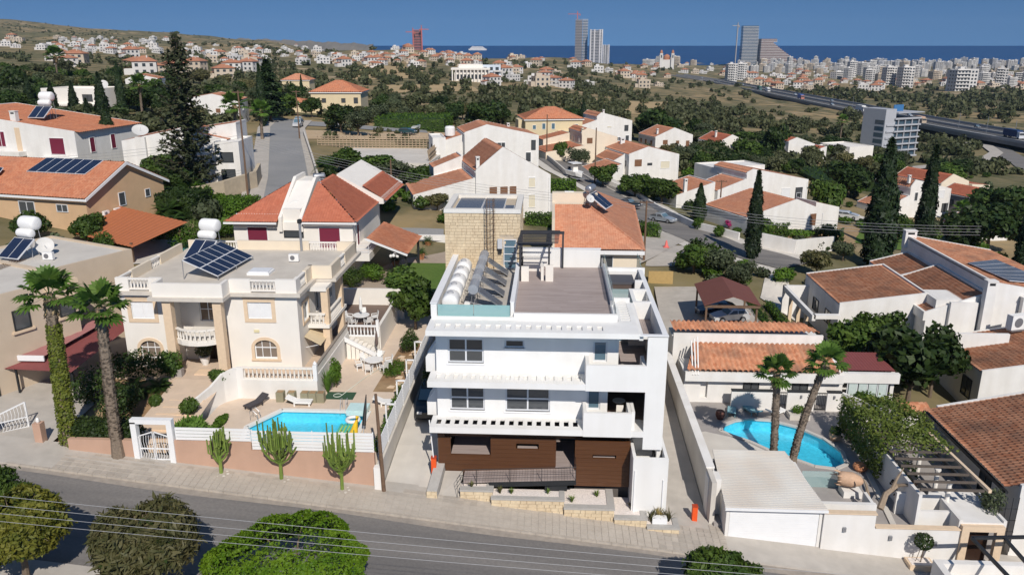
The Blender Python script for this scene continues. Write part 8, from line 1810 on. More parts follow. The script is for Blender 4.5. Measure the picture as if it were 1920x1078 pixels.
for u,v,h_,rr,lb in ((447,300,9.5,2.4,'shaggy fan palm with long dry skirt on the hill road'),(112,170,11,3.2,'fan palm beyond the pale flat house'),(492,262,6,2.2,'bright fan palm at the kerb of the hill road'),(268,222,8,2.4,'fan palm beside the white hillside house'),(1225,262,5,1.6,'small palm by the stepped white house'),(1575,262,8,2.6,'dusty fan palm before the beige flat house'),(1795,440,5,1.7,'pale fan palm behind the weathered roofs')): p = tp_(u,v); fan_palm(p, h_, (.2,0), rr, .28, lb)
for i,(u,v) in enumerate(((292,372),(315,420),(345,405),(325,440),(610,330),(360,380))): p = tp_(u,v); cycad((p.x,p.y,p.z), 2.0+.3*(i%3), 'arching banana-leaved palm in the gardens by the red-roofed house', 'arching garden palms', 1.6)
for u,v,lb in ((1308,432,'round clipped street bush by the side street wall'),(1347,447,'round clipped street bush by the side street wall')): p = tp_(u,v); bush(p,1.0,1.0,2.0,L_HEDGE,700,lb,.2,group='clipped bushes along the side street')
for u,v in ((1375,428),(1388,424),(1520,432)): p = tp_(u,v); bush(p,1.6,1.2,1.6,L_BOUG,700,'magenta bougainvillea in the garden of the low orange-roofed house',.25,group='bougainvillea bushes')
bush(tp_(1450,435),3,2,1.8,L_BROAD,1300,'green garden shrubbery before the low orange-roofed house',.25); bush(tp_(1490,445),3.5,2,1.2,L_HEDGE,1000,'low shrubs edging the brown garden',.25)
# ------------------------------------------------------------------ vehicles of the middle ground
def park(u, v, rz, paint, lb, **k): p = hit(u,v); return car((p.x,p.y,p.z+.22), R(rz), paint, lb, **k)
park(1243,418,52,('grey_blue',(.42,.46,.50)),'silver-blue sedan parked on the side street',kind='sedan'); park(1180,390,55,('navy2',(.02,.03,.05)),'dark sedan parked on the side street behind the silver one',kind='sedan')
park(1587,412,60,('white',(.72,.73,.74)),'white car on the lane beside the brown garden',kind='suv'); park(784,244,-20,('white2',(.72,.72,.71)),'white car parked at the end of the car park',kind='hatch'); park(797,243,-20,('white3',(.72,.72,.71)),'white car parked against the long clipped hedge',kind='sedan'); park(765,253,70,('teal',(.03,.09,.11)),'dark teal pickup parked by the building site',kind='suv'); park(559,240,5,('white4',(.70,.70,.70)),'white van parked high on the hill road',kind='suv',H_=1.9); park(560,232,5,('grey',(.35,.36,.38)),'grey car parked at the top of the hill road'); park(1555,290,60,('white5',(.72,.72,.71)),'white car beside the grey-white house',kind='sedan')
p = hit(1078,338); bt = empty('trailer_boat', (p.x,p.y,p.z+.25), R(25), 'white motor boat with canopy on a trailer in the side street', 'boat')
m = MB(); sec = [(-2.8,.05,1.0),(-1.8,.9,.85),(0,1.15,.7),(2.4,1.1,.7)]; V = []; F = []
for y,w_,z0 in sec: V += [(0,y,z0-.35),(-w_*.75,y,z0),(-w_,y,1.55),(w_,y,1.55),(w_*.75,y,z0)]
for i in range(3):
    for j in range(5): F.append((i*5+j,i*5+(j+1)%5,(i+1)*5+(j+1)%5,(i+1)*5+j))
F += [(0,1,2,3,4)[::-1],(15,16,17,18,19)]; obj('hull', m.add(V,F), PLW, bt, local=True)
obj('canopy', MB().box(-1.0,1.0,-.9,1.4,3.0,3.12), PLW, bt, local=True); obj('console', MB().box(-.5,.5,-.2,.5,1.5,2.3), CREAMW, bt, local=True); obj('outboard', MB().box(-.25,.25,2.4,2.9,.9,2.0), METAL, bt, local=True); obj('trailer', MB().box(-.9,.9,-2.6,2.2,.3,.45), STEEL, bt, local=True)
for x in (-.95,.95):
    for y in (-.85,1.3): obj('canopy_post', MB().tube([(x*1.0,y,1.5),(x,y,3.0)], .03, 4), STEEL, bt, local=True)
    inst('wheel', WCACHE['wheel'][0], bt, (x*.95,.8,.33))
p = hit(1249,466); e = empty('traffic_cone', (p.x,p.y,p.z+.2), 0, 'pink and white traffic cone at the street corner', 'traffic cone'); obj('cone', MB().lathe([(.3,.05),(.1,.9),(.05,1.0)], (0,0,0), 10), mat('cone_pink',(.75,.18,.16),.5), e, local=True); obj('base', MB().box(-.4,.4,-.4,.4,0,.06), mat('cone_pink',(.75,.18,.16)), e, local=True)
# poles and wires
def pole_at(u, v, vt, lb, arms=1): p = hit(u,v); top = Q(u,vt,p.y); pole((p.x,p.y,p.z), top.z-p.z, lb, .16, arms); return Vector((p.x,p.y,top.z))
A_ = pole_at(1207,492,376,'wooden pole beside the hipped orange roof'); B_ = pole_at(1348,410,338,'wooden pole before the low orange-roofed house'); C_ = pole_at(465,368,170,'tall wooden pole on the hill road pavement'); D_ = pole_at(1115,345,240,'lamp pole before the white gabled house',0); E_ = pole_at(735,365,300,'thin pole in the fig garden',0); pole_at(562,262,170,'wooden pole along the hill road'); pole_at(1025,300,215,'thin pole behind the gabled house',0)
for k in range(4): dz = -.35*k; wire(A_+Vector((0,0,dz)), A_+Vector((38,-8,-1.2+dz)), .8, 'overhead wire strung along the side street', 'wires along the side street', .02); wire(A_+Vector((0,0,dz)), C_+Vector((0,0,dz-6)), 1.5, 'overhead wire spanning the gardens behind the apartment building', 'wires spanning the gardens', .018)
for k in range(3): dz = -.4*k; wire(C_+Vector((0,0,dz-6)), Vector((-95,100,11+dz)), 1.2, 'overhead wire over the tan house gardens', 'wires over the tan house gardens', .018)
# near power line
pr1 = pole((12.9,28.9,sz(12.9)), 8.0, 'dark wooden power pole with insulators beside the ragged green tree', .17, 1); zt = sz(12.9)+8.0
for k,(dx,dz) in enumerate(((0,.1),(0,-.35),(.1,-.75),(.1,-1.15))): wire((12.9,28.9+.15*k,zt+dz), (-46,27.2+.15*k,zt+6.0+dz*1.4), .35, 'long pale overhead wire running along the road above the kerb trees', 'wires along the road', .011)
obj('transformer_can', MB().lathe([(.1,0),(.2,.05),(.2,.5),(.1,.6)], (12.9,28.75,zt-.9), 10), METAL, pr1)

# garden shrubs between the houses
GB = []
for lm,sd in ((L_BROAD,1),(L_OLIVE,2),(L_HEDGE,3),(L_DARK,4)):
    c,nn = lobes_points([(0,0,.5,.7,.7,.45),(.4,.2,.45,.45,.45,.4),(-.35,-.2,.5,.45,.5,.4)],420,np.random.default_rng(sd)); V,F = cards(c,nn,.17,1.5,.5,np.random.default_rng(sd+9)); GB.append(np_mesh('garden_shrub',V,F,lm))
GL = ['mid-green garden shrub growing between the neighbourhood houses','grey-green garden shrub growing between the neighbourhood houses','bright green garden shrub growing between the neighbourhood houses','dark green garden shrub growing between the neighbourhood houses']
r = random.Random(17); k = 0
for (u0,u1,v0,v1,n) in ((600,840,305,400,34),(820,1030,330,420,10),(1130,1330,330,470,22),(1290,1560,400,540,34),(1500,1920,330,480,44),(60,330,300,420,24),(300,480,240,420,26),(1040,1300,250,330,26),(1560,1900,480,640,22),(30,260,430,480,10),(1280,1500,260,330,16)):
    for _ in range(n):
        for _t in range(12):
            p = hit(r.uniform(u0,u1), r.uniform(v0,v1)); s_ = r.uniform(1.0,2.6)
            if p and all((p.x-a)**2+(p.y-b)**2 > (s_*.6+c*.85)**2 for a,b,c in FOOT): break
        else: continue
        i = r.randrange(4); inst('garden_shrub', GB[i], None, p, (0,0,r.uniform(0,6)), (s_,s_,s_*r.uniform(.8,1.3)), GL[i], 'shrub', GL[i].replace('shrub','shrubs')); FOOT.append((p.x,p.y,s_*.4)); k += 1
for u,v,rx,ry,h_,lm,lb in ((160,488,2.4,1.4,2.0,L_DARK,'rounded dark hedge between the beige roof and the tan house'),(198,486,1.2,1.1,2.8,L_BROAD,'upright leafy bush beside the terracotta canopy'),(232,478,1.1,1.0,1.6,L_BROAD,'low leafy bush under the terracotta canopy'),(345,470,2.2,1.6,3.0,L_HEDGE,'bright leafy bush below the red-roofed house eaves'),(385,452,2.6,2.0,2.6,L_BROAD,'dense green bush beside the red-roofed house'),(420,445,2.2,1.6,2.0,L_HEDGE,'bright clipped bush against the red-roofed house wall'),(300,452,1.8,1.6,2.6,L_BROAD,'leafy bush at the corner of the green pool'),(660,540,1.6,1.2,2.2,L_BROAD,'leafy shrub behind the upper terrace wall'),(700,528,1.6,1.2,2.0,L_HEDGE,'bright creeper bush on the wall behind the upper terrace')):
    p = hit(u,v) if v < 500 else P(u,v,1.4); bush(p,rx,ry,h_,lm,1500,lb,.16)
# ------------------------------------------------------------------ glass office block
p = hit(1655,290); p.z -= 2; ob = empty('office_block', p, R(28), 'glass office block with white floor bands and a stair tower', 'building'); nf = 7; fh = 3.2; ob.scale = (.74,.74,.74); GO = glassmat('office_glass', (.05,.09,.13), .05, spec=.8)
obj('core', MB().box(-1.5,6,0,14,-8,nf*fh+3.0), mat('office_white', (.42,.43,.46), .6, .05, 1), ob, local=True)
for k in range(nf+1):
    z = k*fh-2; obj('floor_band', MB().box(5.0,24,-1.0,15,z-.35,z+.35), MATS['office_white'], ob, local=True); 
    if k < nf: obj('glazing', MB().box(6.0,23,.2,14,z+.35,z+fh-.35), GO, ob, local=True); obj('glazing', MB().box(-1.55,-.3,.5,6,z+.6,z+fh-.5), GO, ob, local=True); obj('tower_band', MB().box(-.2,5.0,-.5,.0,z-.3,z+.5), MATS['office_white'], ob, local=True)
    if k < nf:
        for j in range(4): obj('column', MB().box(7.5+j*5,8.0+j*5,-.6,-.1,z+.35,z+fh-.35), MATS['office_white'], ob, local=True)
obj('roof_canopy', MB().box(6,25,-1.4,15,nf*fh+.8,nf*fh+1.2), MATS['office_white'], ob, local=True); obj('billboard', MB().box(11,18,6,6.4,nf*fh+1.2,nf*fh+4.5), mat('blue_board', (.05,.16,.34), .5), ob, local=True); FOOT.append((p.x+10,p.y+8,18))
# ------------------------------------------------------------------ motorway
hw = []
for u,v,dv in ((1268,141,1),(1340,152,2),(1440,171,4),(1560,194,7),(1680,217,9),(1760,232,12),(1840,246,15),(1925,260,16),(2060,283,16)):
    g_ = hit(u, v+dv); q = Q(u, v, g_.y); hw.append(q)
def lanes(pts, off, w, m, name, dz=0.0, h_=None, parent=None, sub=6):
    L = []
    for i in range(len(pts)-1):
        for k in range(sub): L.append(pts[i].lerp(pts[i+1],k/sub))
    L.append(pts[-1]); mb = MB(); prev = None
    for i,p_ in enumerate(L):
        d = L[min(i+1,len(L)-1)]-L[max(i-1,0)]; d.z = 0; d.normalize(); n = Vector((-d.y,d.x,0)); a = p_+n*(off-w/2)+Vector((0,0,dz)); b = p_+n*(off+w/2)+Vector((0,0,dz))
        if prev:
            a0,b0 = prev
            if h_ is None: mb.quad(b0,a0,a,b)
            else:
                H_ = Vector((0,0,h_)); mb.add([a0,b0,b,a,a0+H_,b0+H_,b+H_,a+H_],[(4,5,6,7),(0,3,7,4),(1,5,6,2),(0,1,2,3)])
        prev = (a,b)
        if name == 'motorway': FOOT.append((p_.x,p_.y,22))
    return obj(name, mb, m, parent, kind='structure' if parent is None else None)
mw_ = lanes(hw, 0, 30, mat('motorway_concrete',(.22,.21,.20),.9,.1,.3), 'motorway', -1.6, 1.5); lanes(hw,-7.6,11,mat('motorway_asphalt',(.10,.098,.096),.9,.1,.3),'carriageway',.05,None,mw_); lanes(hw,7.6,11,MATS['motorway_asphalt'],'carriageway',.05,None,mw_)
for o_ in (-14.6,14.6,0): lanes(hw,o_,.5,mat('barrier_grey',(.34,.34,.34),.7),'barrier',0,1.1,mw_)
for o_ in (-7.6,7.6): lanes(hw,o_,.5,mat('lane_white',(.6,.6,.6),.8),'lane_line',.09,None,mw_)
for i in range(4,9):
    for t in (0,.5):
        if i == 8: continue
        q = hw[i].lerp(hw[i+1],t) if i < 8 else hw[i]; g_ = gz(q.x,q.y)
        for o_ in (-8,8): obj('pier', MB().box(q.x-1,q.x+1,q.y+o_-1,q.y+o_+1,g_-2,q.z-1.5), CONC, mw_)
bank = MB()
for i in range(4):
    a,b = hw[i],hw[i+1]
    d = (b-a); d.z = 0; n = Vector((-d.y,d.x,0)).normalized(); 
    if n.y > 0: n = -n
    A,B = a+n*15,b+n*15; C_,D_ = b+n*24,a+n*24; C_.z = gz(C_.x,C_.y)-1; D_.z = gz(D_.x,D_.y)-1; bank.quad(A-Vector((0,0,1)),B-Vector((0,0,1)),C_,D_)
obj('motorway_bank', bank, MATS['dry_hillside'] if 'dry_hillside' in MATS else bpy.data.materials['dry_hillside'], kind='structure')
rp_ = [hit(1700,318),hit(1790,310),hit(1850,300),hit(1868,288),hit(1850,275),hit(1800,268)]; drape('slip_road', rp_, 5, CONC, .5); drape('underpass_road', [hit(1980,345),hit(1915,305),hit(1880,285),hit(1855,270)], 9, ASPH, .3)
def truck(t, side, paint, lb, L=11):
    i = int(t); q = hw[i].lerp(hw[i+1],t-i); d = hw[i+1]-hw[i]; rz = math.atan2(d.y,d.x)+math.pi/2; n = Vector((-d.y,d.x,0)).normalized()*side; e = empty('lorry', q+n+Vector((0,0,.06)), rz, lb, 'lorry')
    obj('box_body', MB().box(-1.25,1.25,-L/2+2.2,L/2,1.0,3.9), mat('lorry_'+paint[0],paint[1],.5), e, local=True); obj('cab', MB().box(-1.2,1.2,-L/2,-L/2+2.0,.6,3.2), mat('lorry_cab_'+paint[0],paint[2],.5), e, local=True); obj('windscreen', MB().box(-1.1,1.1,-L/2-.03,-L/2+.05,1.9,2.9), GLASS, e, local=True)
    for y in (-L/2+1,L/2-2.6,L/2-1.2):
        for x in (-1.1,1.1): inst('wheel', WCACHE['wheel'][0], e, (x,y,.5), scale=1.5)
truck(1.95,-5,('green',(.03,.12,.10),(.10,.2,.2)),'dark green lorry ahead of the white one on the motorway'); truck(2.1,-5,('white',(.72,.73,.74),(.6,.6,.6)),'white box lorry behind the green one on the motorway'); truck(2.75,-9,('blue',(.10,.16,.40),(.5,.2,.15)),'blue and red lorry on the motorway'); truck(3.7,-9,('pale',(.66,.66,.64),(.65,.65,.65)),'pale box lorry alone on the motorway'); truck(5.0,-10,('sand',(.55,.38,.28),(.5,.4,.3)),'sand coloured lorry behind the glass office block'); truck(7.0,-6,('navy',(.02,.05,.14),(.65,.66,.68)),'navy lorry with white cab on the motorway bridge',13)
for t,sd,c_ in ((.6,5,.6),(1.2,-5,.1),(1.5,6,.5),(2.4,5,.6),(2.9,6,.3),(3.2,-8,.5),(3.4,6,.1),(4.1,6,.6),(4.4,-6,.3),(5.6,7,.2),(6.3,6,.6)):
    i = int(t); q = hw[i].lerp(hw[i+1],t-i); d = hw[i+1]-hw[i]; n = Vector((-d.y,d.x,0)).normalized()*sd; car(q+n+Vector((0,0,.07)), math.atan2(d.y,d.x)+math.pi/2, ('far%d'%int(c_*10),(c_,c_,c_*1.02)), 'small car driving on the motorway', kind='sedan', name='motorway_car', group='cars on the motorway')
for t in (3.3,4.0,5.3,5.9,6.5,7.1): i = int(t); q = hw[i].lerp(hw[i+1],t-i); pole((q.x-3,q.y-15,gz(q.x,q.y-15)), q.z+8-gz(q.x,q.y-15), 'tall thin lamp post standing along the motorway', .14, 0, 'lamp post', 'lamp_post', m=STEEL)['group'] = 'lamp posts along the motorway'
# ------------------------------------------------------------------ far town: house and apartment kinds (one mesh each, many individuals)
DG = glassmat('far_window', (.05,.06,.07), .1)
def far_house(wm, rm, kind, seed):
    r = random.Random(seed); m = MB(); w,d,h_ = 11,9,5.8 if kind != 'low' else 3.2
    m.box(0,w,0,d,-4,h_)
    if kind == 'flat' or kind == 'low':
        m.box(0,w,0,.25,h_,h_+.5); m.box(0,.25,.25,d,h_,h_+.5); m.box(w-.25,w,.25,d,h_,h_+.5); m.box(.25,w-.25,d-.25,d,h_,h_+.5); m.box(2,6,4,8,h_,h_+2.2); m.box(-3,0,1,7,-4,3.0)
        m.box(w,w+2.5,-1.5,4,2.6,3.0)
    else:
        o=.6; a,b,c,dd = (-o,-o,h_),(w+o,-o,h_),(w+o,d+o,h_),(-o,d+o,h_); r0,r1 = (4.5,d/2,h_+2.4),(w-4.5,d/2,h_+2.4)
        m.add([a,b,c,dd,r0,r1],[(0,1,5,4),(2,3,4,5),(1,2,5),(3,0,4)],1); m.box(-4,0,1,6,-4,2.8); m.add([(-4.4,.6,2.9),(0,.6,3.6),(0,6.4,3.6),(-4.4,6.4,2.9)],[(0,1,2,3)],1); m.box(w*.6,w*.6+.6,d*.3,d*.3+.6,h_,h_+2.6)
    for z in ((.8,3.6) if h_ > 4 else (.8,)):
        for x in (1.2,4.6,8.0): m.box(x,x+1.5,-.06,.05,z,z+1.4,2)
        for y in (1.5,5.5): m.box(-.06,.05,y,y+1.3,z,z+1.3,2); m.box(w-.05,w+.06,y,y+1.3,z,z+1.3,2)
    return m.mesh('house', [wm, rm, DG])
FW_ = mat('far_white',(.60,.58,.56),.85,.12,.05); FC_ = mat('far_cream',(.52,.44,.35),.85,.12,.05); FR_ = tilemat('far_tiles',(.38,.16,.09),(.44,.21,.13),(.30,.15,.10),.4,.4)
FH = [('small white flat-roofed house far off on the hillside', far_house(FW_,FW_,'flat',1)),('low white house far off among the fields', far_house(FW_,FW_,'low',2)),('white house with orange hipped roof far off on the hillside', far_house(FW_,FR_,'hip',3)),('cream house with orange hipped roof far off on the hillside', far_house(FC_,FR_,'hip',4)),('cream flat-roofed house far off on the hillside', far_house(FC_,FC_,'flat',5))]
def apt(wm, w, d, nf, seed):
    r = random.Random(seed); m = MB(); H_ = nf*3.1; m.box(0,w,0,d,-6,H_); m.box(w*.3,w*.3+4,d*.4,d*.4+4,H_,H_+2.6); m.box(0,w,0,.3,H_,H_+.9)
    for k in range(nf):
        z = k*3.1; x = 1.0
        m.box(.2,w*.62,-1.3,0,z+2.75,z+2.95); m.box(.2,w*.62,-1.3,-1.2,z+2.95,z+3.75) if k < nf-1 else None
        while x < w-1.6: m.box(x,x+1.9,-.06,.04,z+.6,z+2.3,1); x += 3.2
        for y in range(1,int(d)-2,4): m.box(-.06,.04,y,y+1.5,z+.8,z+2.1,1); m.box(w-.04,w+.06,y,y+1.5,z+.8,z+2.1,1)
    return m.mesh('apartment', [wm, DG])
AP = [('white balconied apartment block in the coastal town', apt(FW_,20,14,6,1)),('slim white apartment block in the coastal town', apt(FW_,13,12,7,2)),('cream apartment block in the coastal town', apt(FC_,18,13,5,3)),('long low white apartment row in the coastal town', apt(FW_,30,13,4,4)),('grey apartment block in the coastal town', apt(mat('far_grey',(.42,.42,.44),.8,.06,.1),18,14,7,5))]
def clear(x, y, r): return all((x-a)**2+(y-b)**2 > (r+c)**2 for a,b,c in FOOT)
def scatter(kinds, u0,u1,v0,v1,n,s0,s1,group,name,cat,rad,seed,wts=None):
    r = random.Random(seed); k = 0; tries = 0
    while k < n and tries < n*14:
        tries += 1; u = r.uniform(u0,u1); v = r.uniform(v0,v1); p = hit(u,v)
        if p is None or p.z < SEA_Z+1: continue
        s = r.uniform(s0,s1)
        if not clear(p.x,p.y,rad*s) or math.sin(p.x*.021+seed)*math.sin(p.y*.017+p.x*.006)+r.uniform(-.5,.7) < -.15: continue
        i = r.choices(range(len(kinds)), wts)[0]; lb, me = kinds[i]
        inst(name, me, None, p, (0,0,r.uniform(-.5,.9)), (s,s,s*r.uniform(.85,1.2)), lb, cat, 'far buildings: '+lb); FOOT.append((p.x,p.y,rad*s)); k += 1
# special far buildings first
def special(name, u, v, rz, label, build, cat='building', r=14): p = hit(u,v); e = empty(name, p, R(rz), label, cat); build(e); FOOT.append((p.x,p.y,r)); return e
def colb(e):
    obj('core', MB().box(2,24,2,14,-3,7), CREAMW, e, local=True); obj('roof', MB().box(0,26,0,16,7,8.2), CREAMW, e, local=True); obj('attic', MB().box(5,21,4,12,8.2,10.5), CREAMW, e, local=True)
    for k in range(11): obj('column', MB().lathe([(.5,-1),(.45,6.5),(.6,7)], (.8+k*2.44,.6,0), 8), CREAMW, e, local=True)
    obj('window_row', MB().box(3,23,1.9,2.0,1,4), DG, e, local=True)
special('colonnaded_building', 846,152,4,'grey colonnaded building on a bare terrace in the valley',colb,r=20)
def blueb(e):
    obj('wall', MB().box(0,13,0,11,-3,11), mat('blue_white',(.55,.61,.68),.7), e, local=True)
    for k in range(3):
        for x in (1.5,5.5,9.5): obj('window', MB().box(x,x+2.2,-.08,.05,.8+k*3.4,2.8+k*3.4), DG, e, local=True)
        obj('balcony', MB().box(8,14,-1.6,0,k*3.4-.2,k*3.4+.8), FW_, e, local=True)
special('blue_white_block', 903,154,8,'pale blue four-storey block standing alone in the valley',blueb)
def church(e):
    obj('nave', MB().box(-14,6,4,18,-6,16), FW_, e, local=True); obj('dome', MB().lathe([(6,0),(6,4),(5.5,6),(3,8.5),(.1,9.5)], (-4,11,16), 12), FR_, e, local=True)
    for x in (-15,5): t_ = obj('bell_tower', MB().box(x-2.6,x+2.6,0,5.2,-6,27), FW_, e, local=True); obj('cap', MB().lathe([(2.4,0),(2.2,3),(1.2,5),(.1,6)], (x,2.6,27), 10), FR_, t_, local=True); obj('belfry_opening', MB().box(x-1,x+1,-.08,.1,19,24), DG, t_, local=True)
special('twin_tower_church', 1255,130,0,'white church with two bell towers near the coast',church,'church',24)
def tower(name, u0,u1,vb,vt, Y, label, wm, bands=22, gm=None, shape=None, depth=None):
    a = Q(u0,vb,Y); b = Q(u1,vb,Y); t = Q(u0,vt,Y); w_ = b.x-a.x; H_ = t.z-SEA_Z; d = depth or w_*.7; e = empty(name, (a.x,Y,SEA_Z), 0, label, 'skyscraper'); fh = H_/bands
    obj('core', MB().box(w_*.06,w_*.94,1.5,d-1.5,-10,H_*.985), gm or DG, e, local=True) if not shape else None
    for k in range(bands+1):
        z = k*fh; x0,x1 = (0,w_) if not shape else shape(k/bands,w_)
        if x1-x0 < 2: continue
        obj('floor_band', MB().box(x0,x1,0,d,z-fh*.14,z+fh*.14), wm, e, local=True)
        if shape: obj('glazing', MB().box(x0+1.5,x1-1.5,1.5,d-1.5,z+fh*.14,z+fh*.86), gm or DG, e, local=True)
    return e, a, w_, H_
def crane(x, y, z0, z1, jib, label, rz, m):
    e = empty('tower_crane', (x,y,z0), R(rz), label, 'crane'); obj('mast', MB().box(-1.6,1.6,-1.6,1.6,0,z1-z0), m, e, local=True); obj('jib', MB().box(-jib*.3,jib,-1,1,z1-z0-6,z1-z0-4), m, e, local=True); obj('apex', MB().box(-1,1,-1,1,z1-z0,z1-z0+6), m, e, local=True); obj('counterweight', MB().box(-jib*.3,-jib*.2,-2,2,z1-z0-11,z1-z0-4), m, e, local=True)
CG = mat('tower_concrete',(.36,.34,.33),.8,.05,.02); RC = mat('crane_red',(.45,.12,.10),.6); GT = glassmat('tower_glass',(.07,.11,.16),.1,spec=.6)
tower('construction_tower',1077,1091,118,37,3200,'tallest tower, raw concrete side under a crane',CG,30,mat('tower_void',(.14,.13,.13),.8)); tower('glass_tower',1091,1101,118,37,3202,'glass half of the tallest tower with white vertical strip',FW_,30,GT); q = Q(1083,37,3200); crane(q.x,3215,SEA_Z,Q(1083,24,3200).z,36,'red crane above the tallest tower',180,RC)
def t2(u0,u1,vt,lb):
    e,a,w_,H_ = tower('white_tower',u0,u1,118,vt,3150,lb,FW_,24,mat('tower_dark',(.06,.065,.075),.3))
    for x in (0,w_*.3,w_*.72,w_*.9): obj('fin', MB().box(x,x+w_*.1,-1.5,w_*.7,-10,H_*1.02), FW_, e, local=True)
t2(1105,1129,57,'white finned tower beside the tallest tower'); t2(1130,1142,85,'shorter white tower beside the finned tower')
tower('rounded_tower',1388,1419,126,51,3000,'slender tower of white floor rings with a rounded flank',FW_,28,GT,lambda t,w_: (w_*.02*math.sin(t*3),w_*(.97+.03*math.sin(t*4)))); q = Q(1386,60,2990); crane(q.x-6,2990,SEA_Z,Q(1386,46,2990).z,22,'thin blue-grey crane beside the slender tower',200,CG)
tower('stepped_tower',1421,1498,127,76,2980,'stepped tower whose white floors fall away like a wave',FW_,17,mat('red_brown_glass',(.20,.13,.12),.3),lambda t,w_: (w_*.03, w_*(1.0-.0*t) if t < .25 else w_*(1.0-.75*((t-.25)/.75)**.8) if t < .93 else w_*.42))
tower('red_construction_tower',775,791,100,57,2300,'red scaffolded tower under construction behind the hill',mat('scaffold_red',(.36,.14,.13),.7),16,mat('scaffold_dark',(.16,.09,.09),.8)); 
for u,vt,rz,lb in ((774,57,200,'shorter crane at the red scaffolded tower'),(790,52,20,'taller crane at the red scaffolded tower')): q = Q(u,vt,2290); crane(q.x,2290,SEA_Z,q.z,20,lb,rz,RC)
sh = P(879,95,SEA_Z); se = P(912,95,SEA_Z); L_ = se.x-sh.x; e = empty('cruise_ship', sh, 0, 'white cruise ship on the sea horizon', 'ship'); obj('hull', MB().ext([(0,0,0),(L_,0,0),(L_*1.03,0,22),(-L_*.03,0,22)],(0,40,0)), FW_, e, local=True)
for k in range(4): obj('deck', MB().box(L_*(.05+.04*k),L_*(.95-.05*k),4,36,22+k*9,30+k*9), FW_, e, local=True)
obj('funnel', MB().box(L_*.2,L_*.27,15,25,56,74), mat('funnel_blue',(.1,.2,.4),.5), e, local=True)
for u,v,s_ in ((1364,152,1.0),(1382,150,1.0),(1790,172,1.35),(1690,165,1.25),(1660,160,1.1)): p = hit(u,v); inst('apartment_block', AP[1 if s_ < 1.3 else 0][1], None, p, (0,0,.15), s_, 'white apartment block standing apart before the coastal town', 'apartment block', 'larger blocks before the coastal town'); FOOT.append((p.x,p.y,14*s_))
W3 = [5,1,2,1,1]; W4 = [2,1,4,4,1]
scatter(FH,0,320,72,101,58,.45,.95,'','hillside_house','house',8,1,W3); scatter(FH,330,640,86,122,60,.45,.9,'','hillside_house','house',8,2,W3); scatter(FH,640,900,91,128,58,.5,.95,'','hillside_house','house',8,3,W4); scatter(FH,900,1260,108,165,52,.6,1.05,'','hillside_house','house',9,4,W4); scatter(FH,60,470,102,150,22,.8,1.1,'','hillside_house','house',9,5,W4); scatter(FH,1260,1400,122,145,18,.9,1.3,'','hillside_house','house',9,6,W4); scatter(FH,1400,1920,145,172,46,.7,1.2,'','hillside_house','house',9,7,W4)
scatter(AP,1380,1920,119.5,134,110,.6,1.1,'','apartment_block','apartment block',13,8,[4,3,3,2,1]); scatter(AP,1560,1920,134,165,36,.65,1.05,'','apartment_block','apartment block',14,9,[4,3,2,2,1]); scatter(AP,1380,1920,118.8,140,120,.4,.75,'','apartment_block','apartment block',11,11,[4,4,4,2,1]); scatter(FH,1380,1920,124,160,50,.8,1.3,'','hillside_house','house',9,12,[4,2,3,4,4]); scatter(AP,1190,1300,119.5,123,10,.8,1.1,'','apartment_block','apartment block',13,10,[3,1,2,3,0])
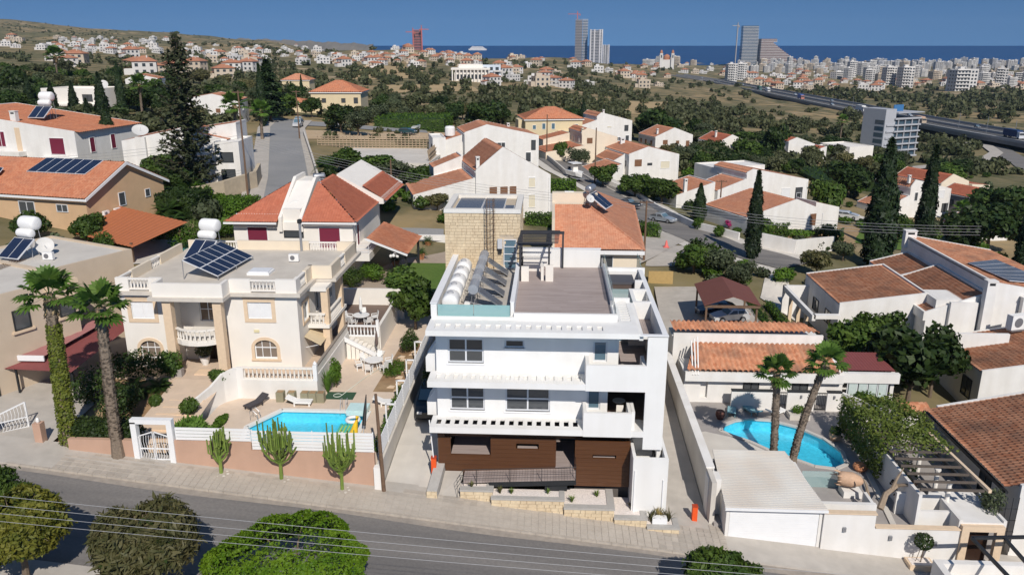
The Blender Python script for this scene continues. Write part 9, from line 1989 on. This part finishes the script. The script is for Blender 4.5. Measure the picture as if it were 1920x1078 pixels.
# ------------------------------------------------------------------ trees of the valley: the nearest as individuals, the rest as one mass
def valley():
    r = random.Random(99); T = []
    for (u0,u1,v0,v1,n,s0,s1) in ((0,480,104,215,330,4,8),(480,1000,122,240,420,3,7),(1000,1350,150,262,420,3,6.5),(1250,1920,165,330,1300,2.5,6.5),(1560,1920,172,225,420,5,9),(0,420,215,300,50,4,8),(0,640,42,84,900,1.8,4),(640,1260,92,150,330,4,8),(1380,1920,124,185,330,5,9),(330,640,84,125,200,4,8),(0,1900,100,300,700,1.5,3)):
        for _ in range(n):
            u = r.uniform(u0,u1); v = r.uniform(v0,v1); p = hit(u,v)
            if p is None or p.z < SEA_Z+1 or p.y < 105: continue
            s = r.uniform(s0,s1)
            if not clear(p.x,p.y,s*.3): continue
            # open fields stay bare
            if 300 < p.y and math.sin(p.x*.011+p.y*.004)*math.sin(p.y*.009-p.x*.003) > .12 and r.random() < .82: continue
            T.append((s/p.y, p, s))
    T.sort(key=lambda t: -t[0]); kinds = ['broad0','olive0','dark0','scrubtree0','olive1','scrubtree1','dark1','broad2','scrubtree0','dark2','scrubtree1','khaki0']
    lab = {'broad':'mid-green tree growing in the valley beyond the houses','olive':'grey-green olive tree in the valley groves','dark':'dark green tree growing in the valley beyond the houses','scrub':'dull green scrub tree in the valley','khaki':'khaki tree growing in the valley'}
    for i,(_,p,s) in enumerate(T[:270]):
        k = kinds[r.randrange(len(kinds))]; key = [q for q in lab if k.startswith(q)][0]; tree(k, p, s*.95, lab[key], 'valley trees: '+key, w=s*r.uniform(.9,1.3), name='valley_tree')
    g = np.random.default_rng(5); parts = []; b = 0
    base = {}
    for key,n,sz_ in (('a',90,.34),('b',40,.5)):
        c,nn = lobes_points([(0,0,.55,.62,.62,.5),(.4,.1,.4,.45,.45,.4),(-.35,.25,.45,.45,.45,.4),(0,-.4,.42,.42,.42,.4)],n,g,.7); base[key] = [cards(c,nn,sz_,1.3,.5,np.random.default_rng(q)) for q in range(6)]
    Vs = []; n_ = 0; Fs = []
    for i,(_,p,s) in enumerate(T[270:]):
        V,F = base['a' if p.y < 650 else 'b'][i%6]; a = r.uniform(0,6.28); ca,sa = math.cos(a),math.sin(a); w_ = s*.62*r.uniform(.8,1.3); h_ = s*.72*r.uniform(.8,1.2)
        Q_ = np.empty_like(V); Q_[:,0] = p.x+(V[:,0]*ca-V[:,1]*sa)*w_; Q_[:,1] = p.y+(V[:,0]*sa+V[:,1]*ca)*w_; Q_[:,2] = p.z-.1+V[:,2]*h_; Vs.append(Q_); Fs.append(F+n_); n_ += len(V)
    o = inst('valley_scrub', np_mesh('valley_scrub', np.concatenate(Vs), np.concatenate(Fs), L_SCRUB)); tag(o, 'scrub and distant trees covering the valley and hillsides', 'scrub', kind='stuff')
valley()
# ------------------------------------------------------------------ summer haze over land and sea
hz = MB().box(-3600,3600,-60,4380,SEA_Z-12,150)
hm = bpy.data.materials.new('haze'); hm.use_nodes = True; hn = hm.node_tree.nodes; hn.clear()
pv = hn.new('ShaderNodeVolumePrincipled'); pv.inputs['Color'].default_value = (.55,.74,1.0,1); pv.inputs['Density'].default_value = 4.5e-5; pv.inputs['Anisotropy'].default_value = 0.0
ho = hn.new('ShaderNodeOutputMaterial'); hm.node_tree.links.new(pv.outputs[0], ho.inputs['Volume'])
obj('haze', hz, hm, kind='stuff')
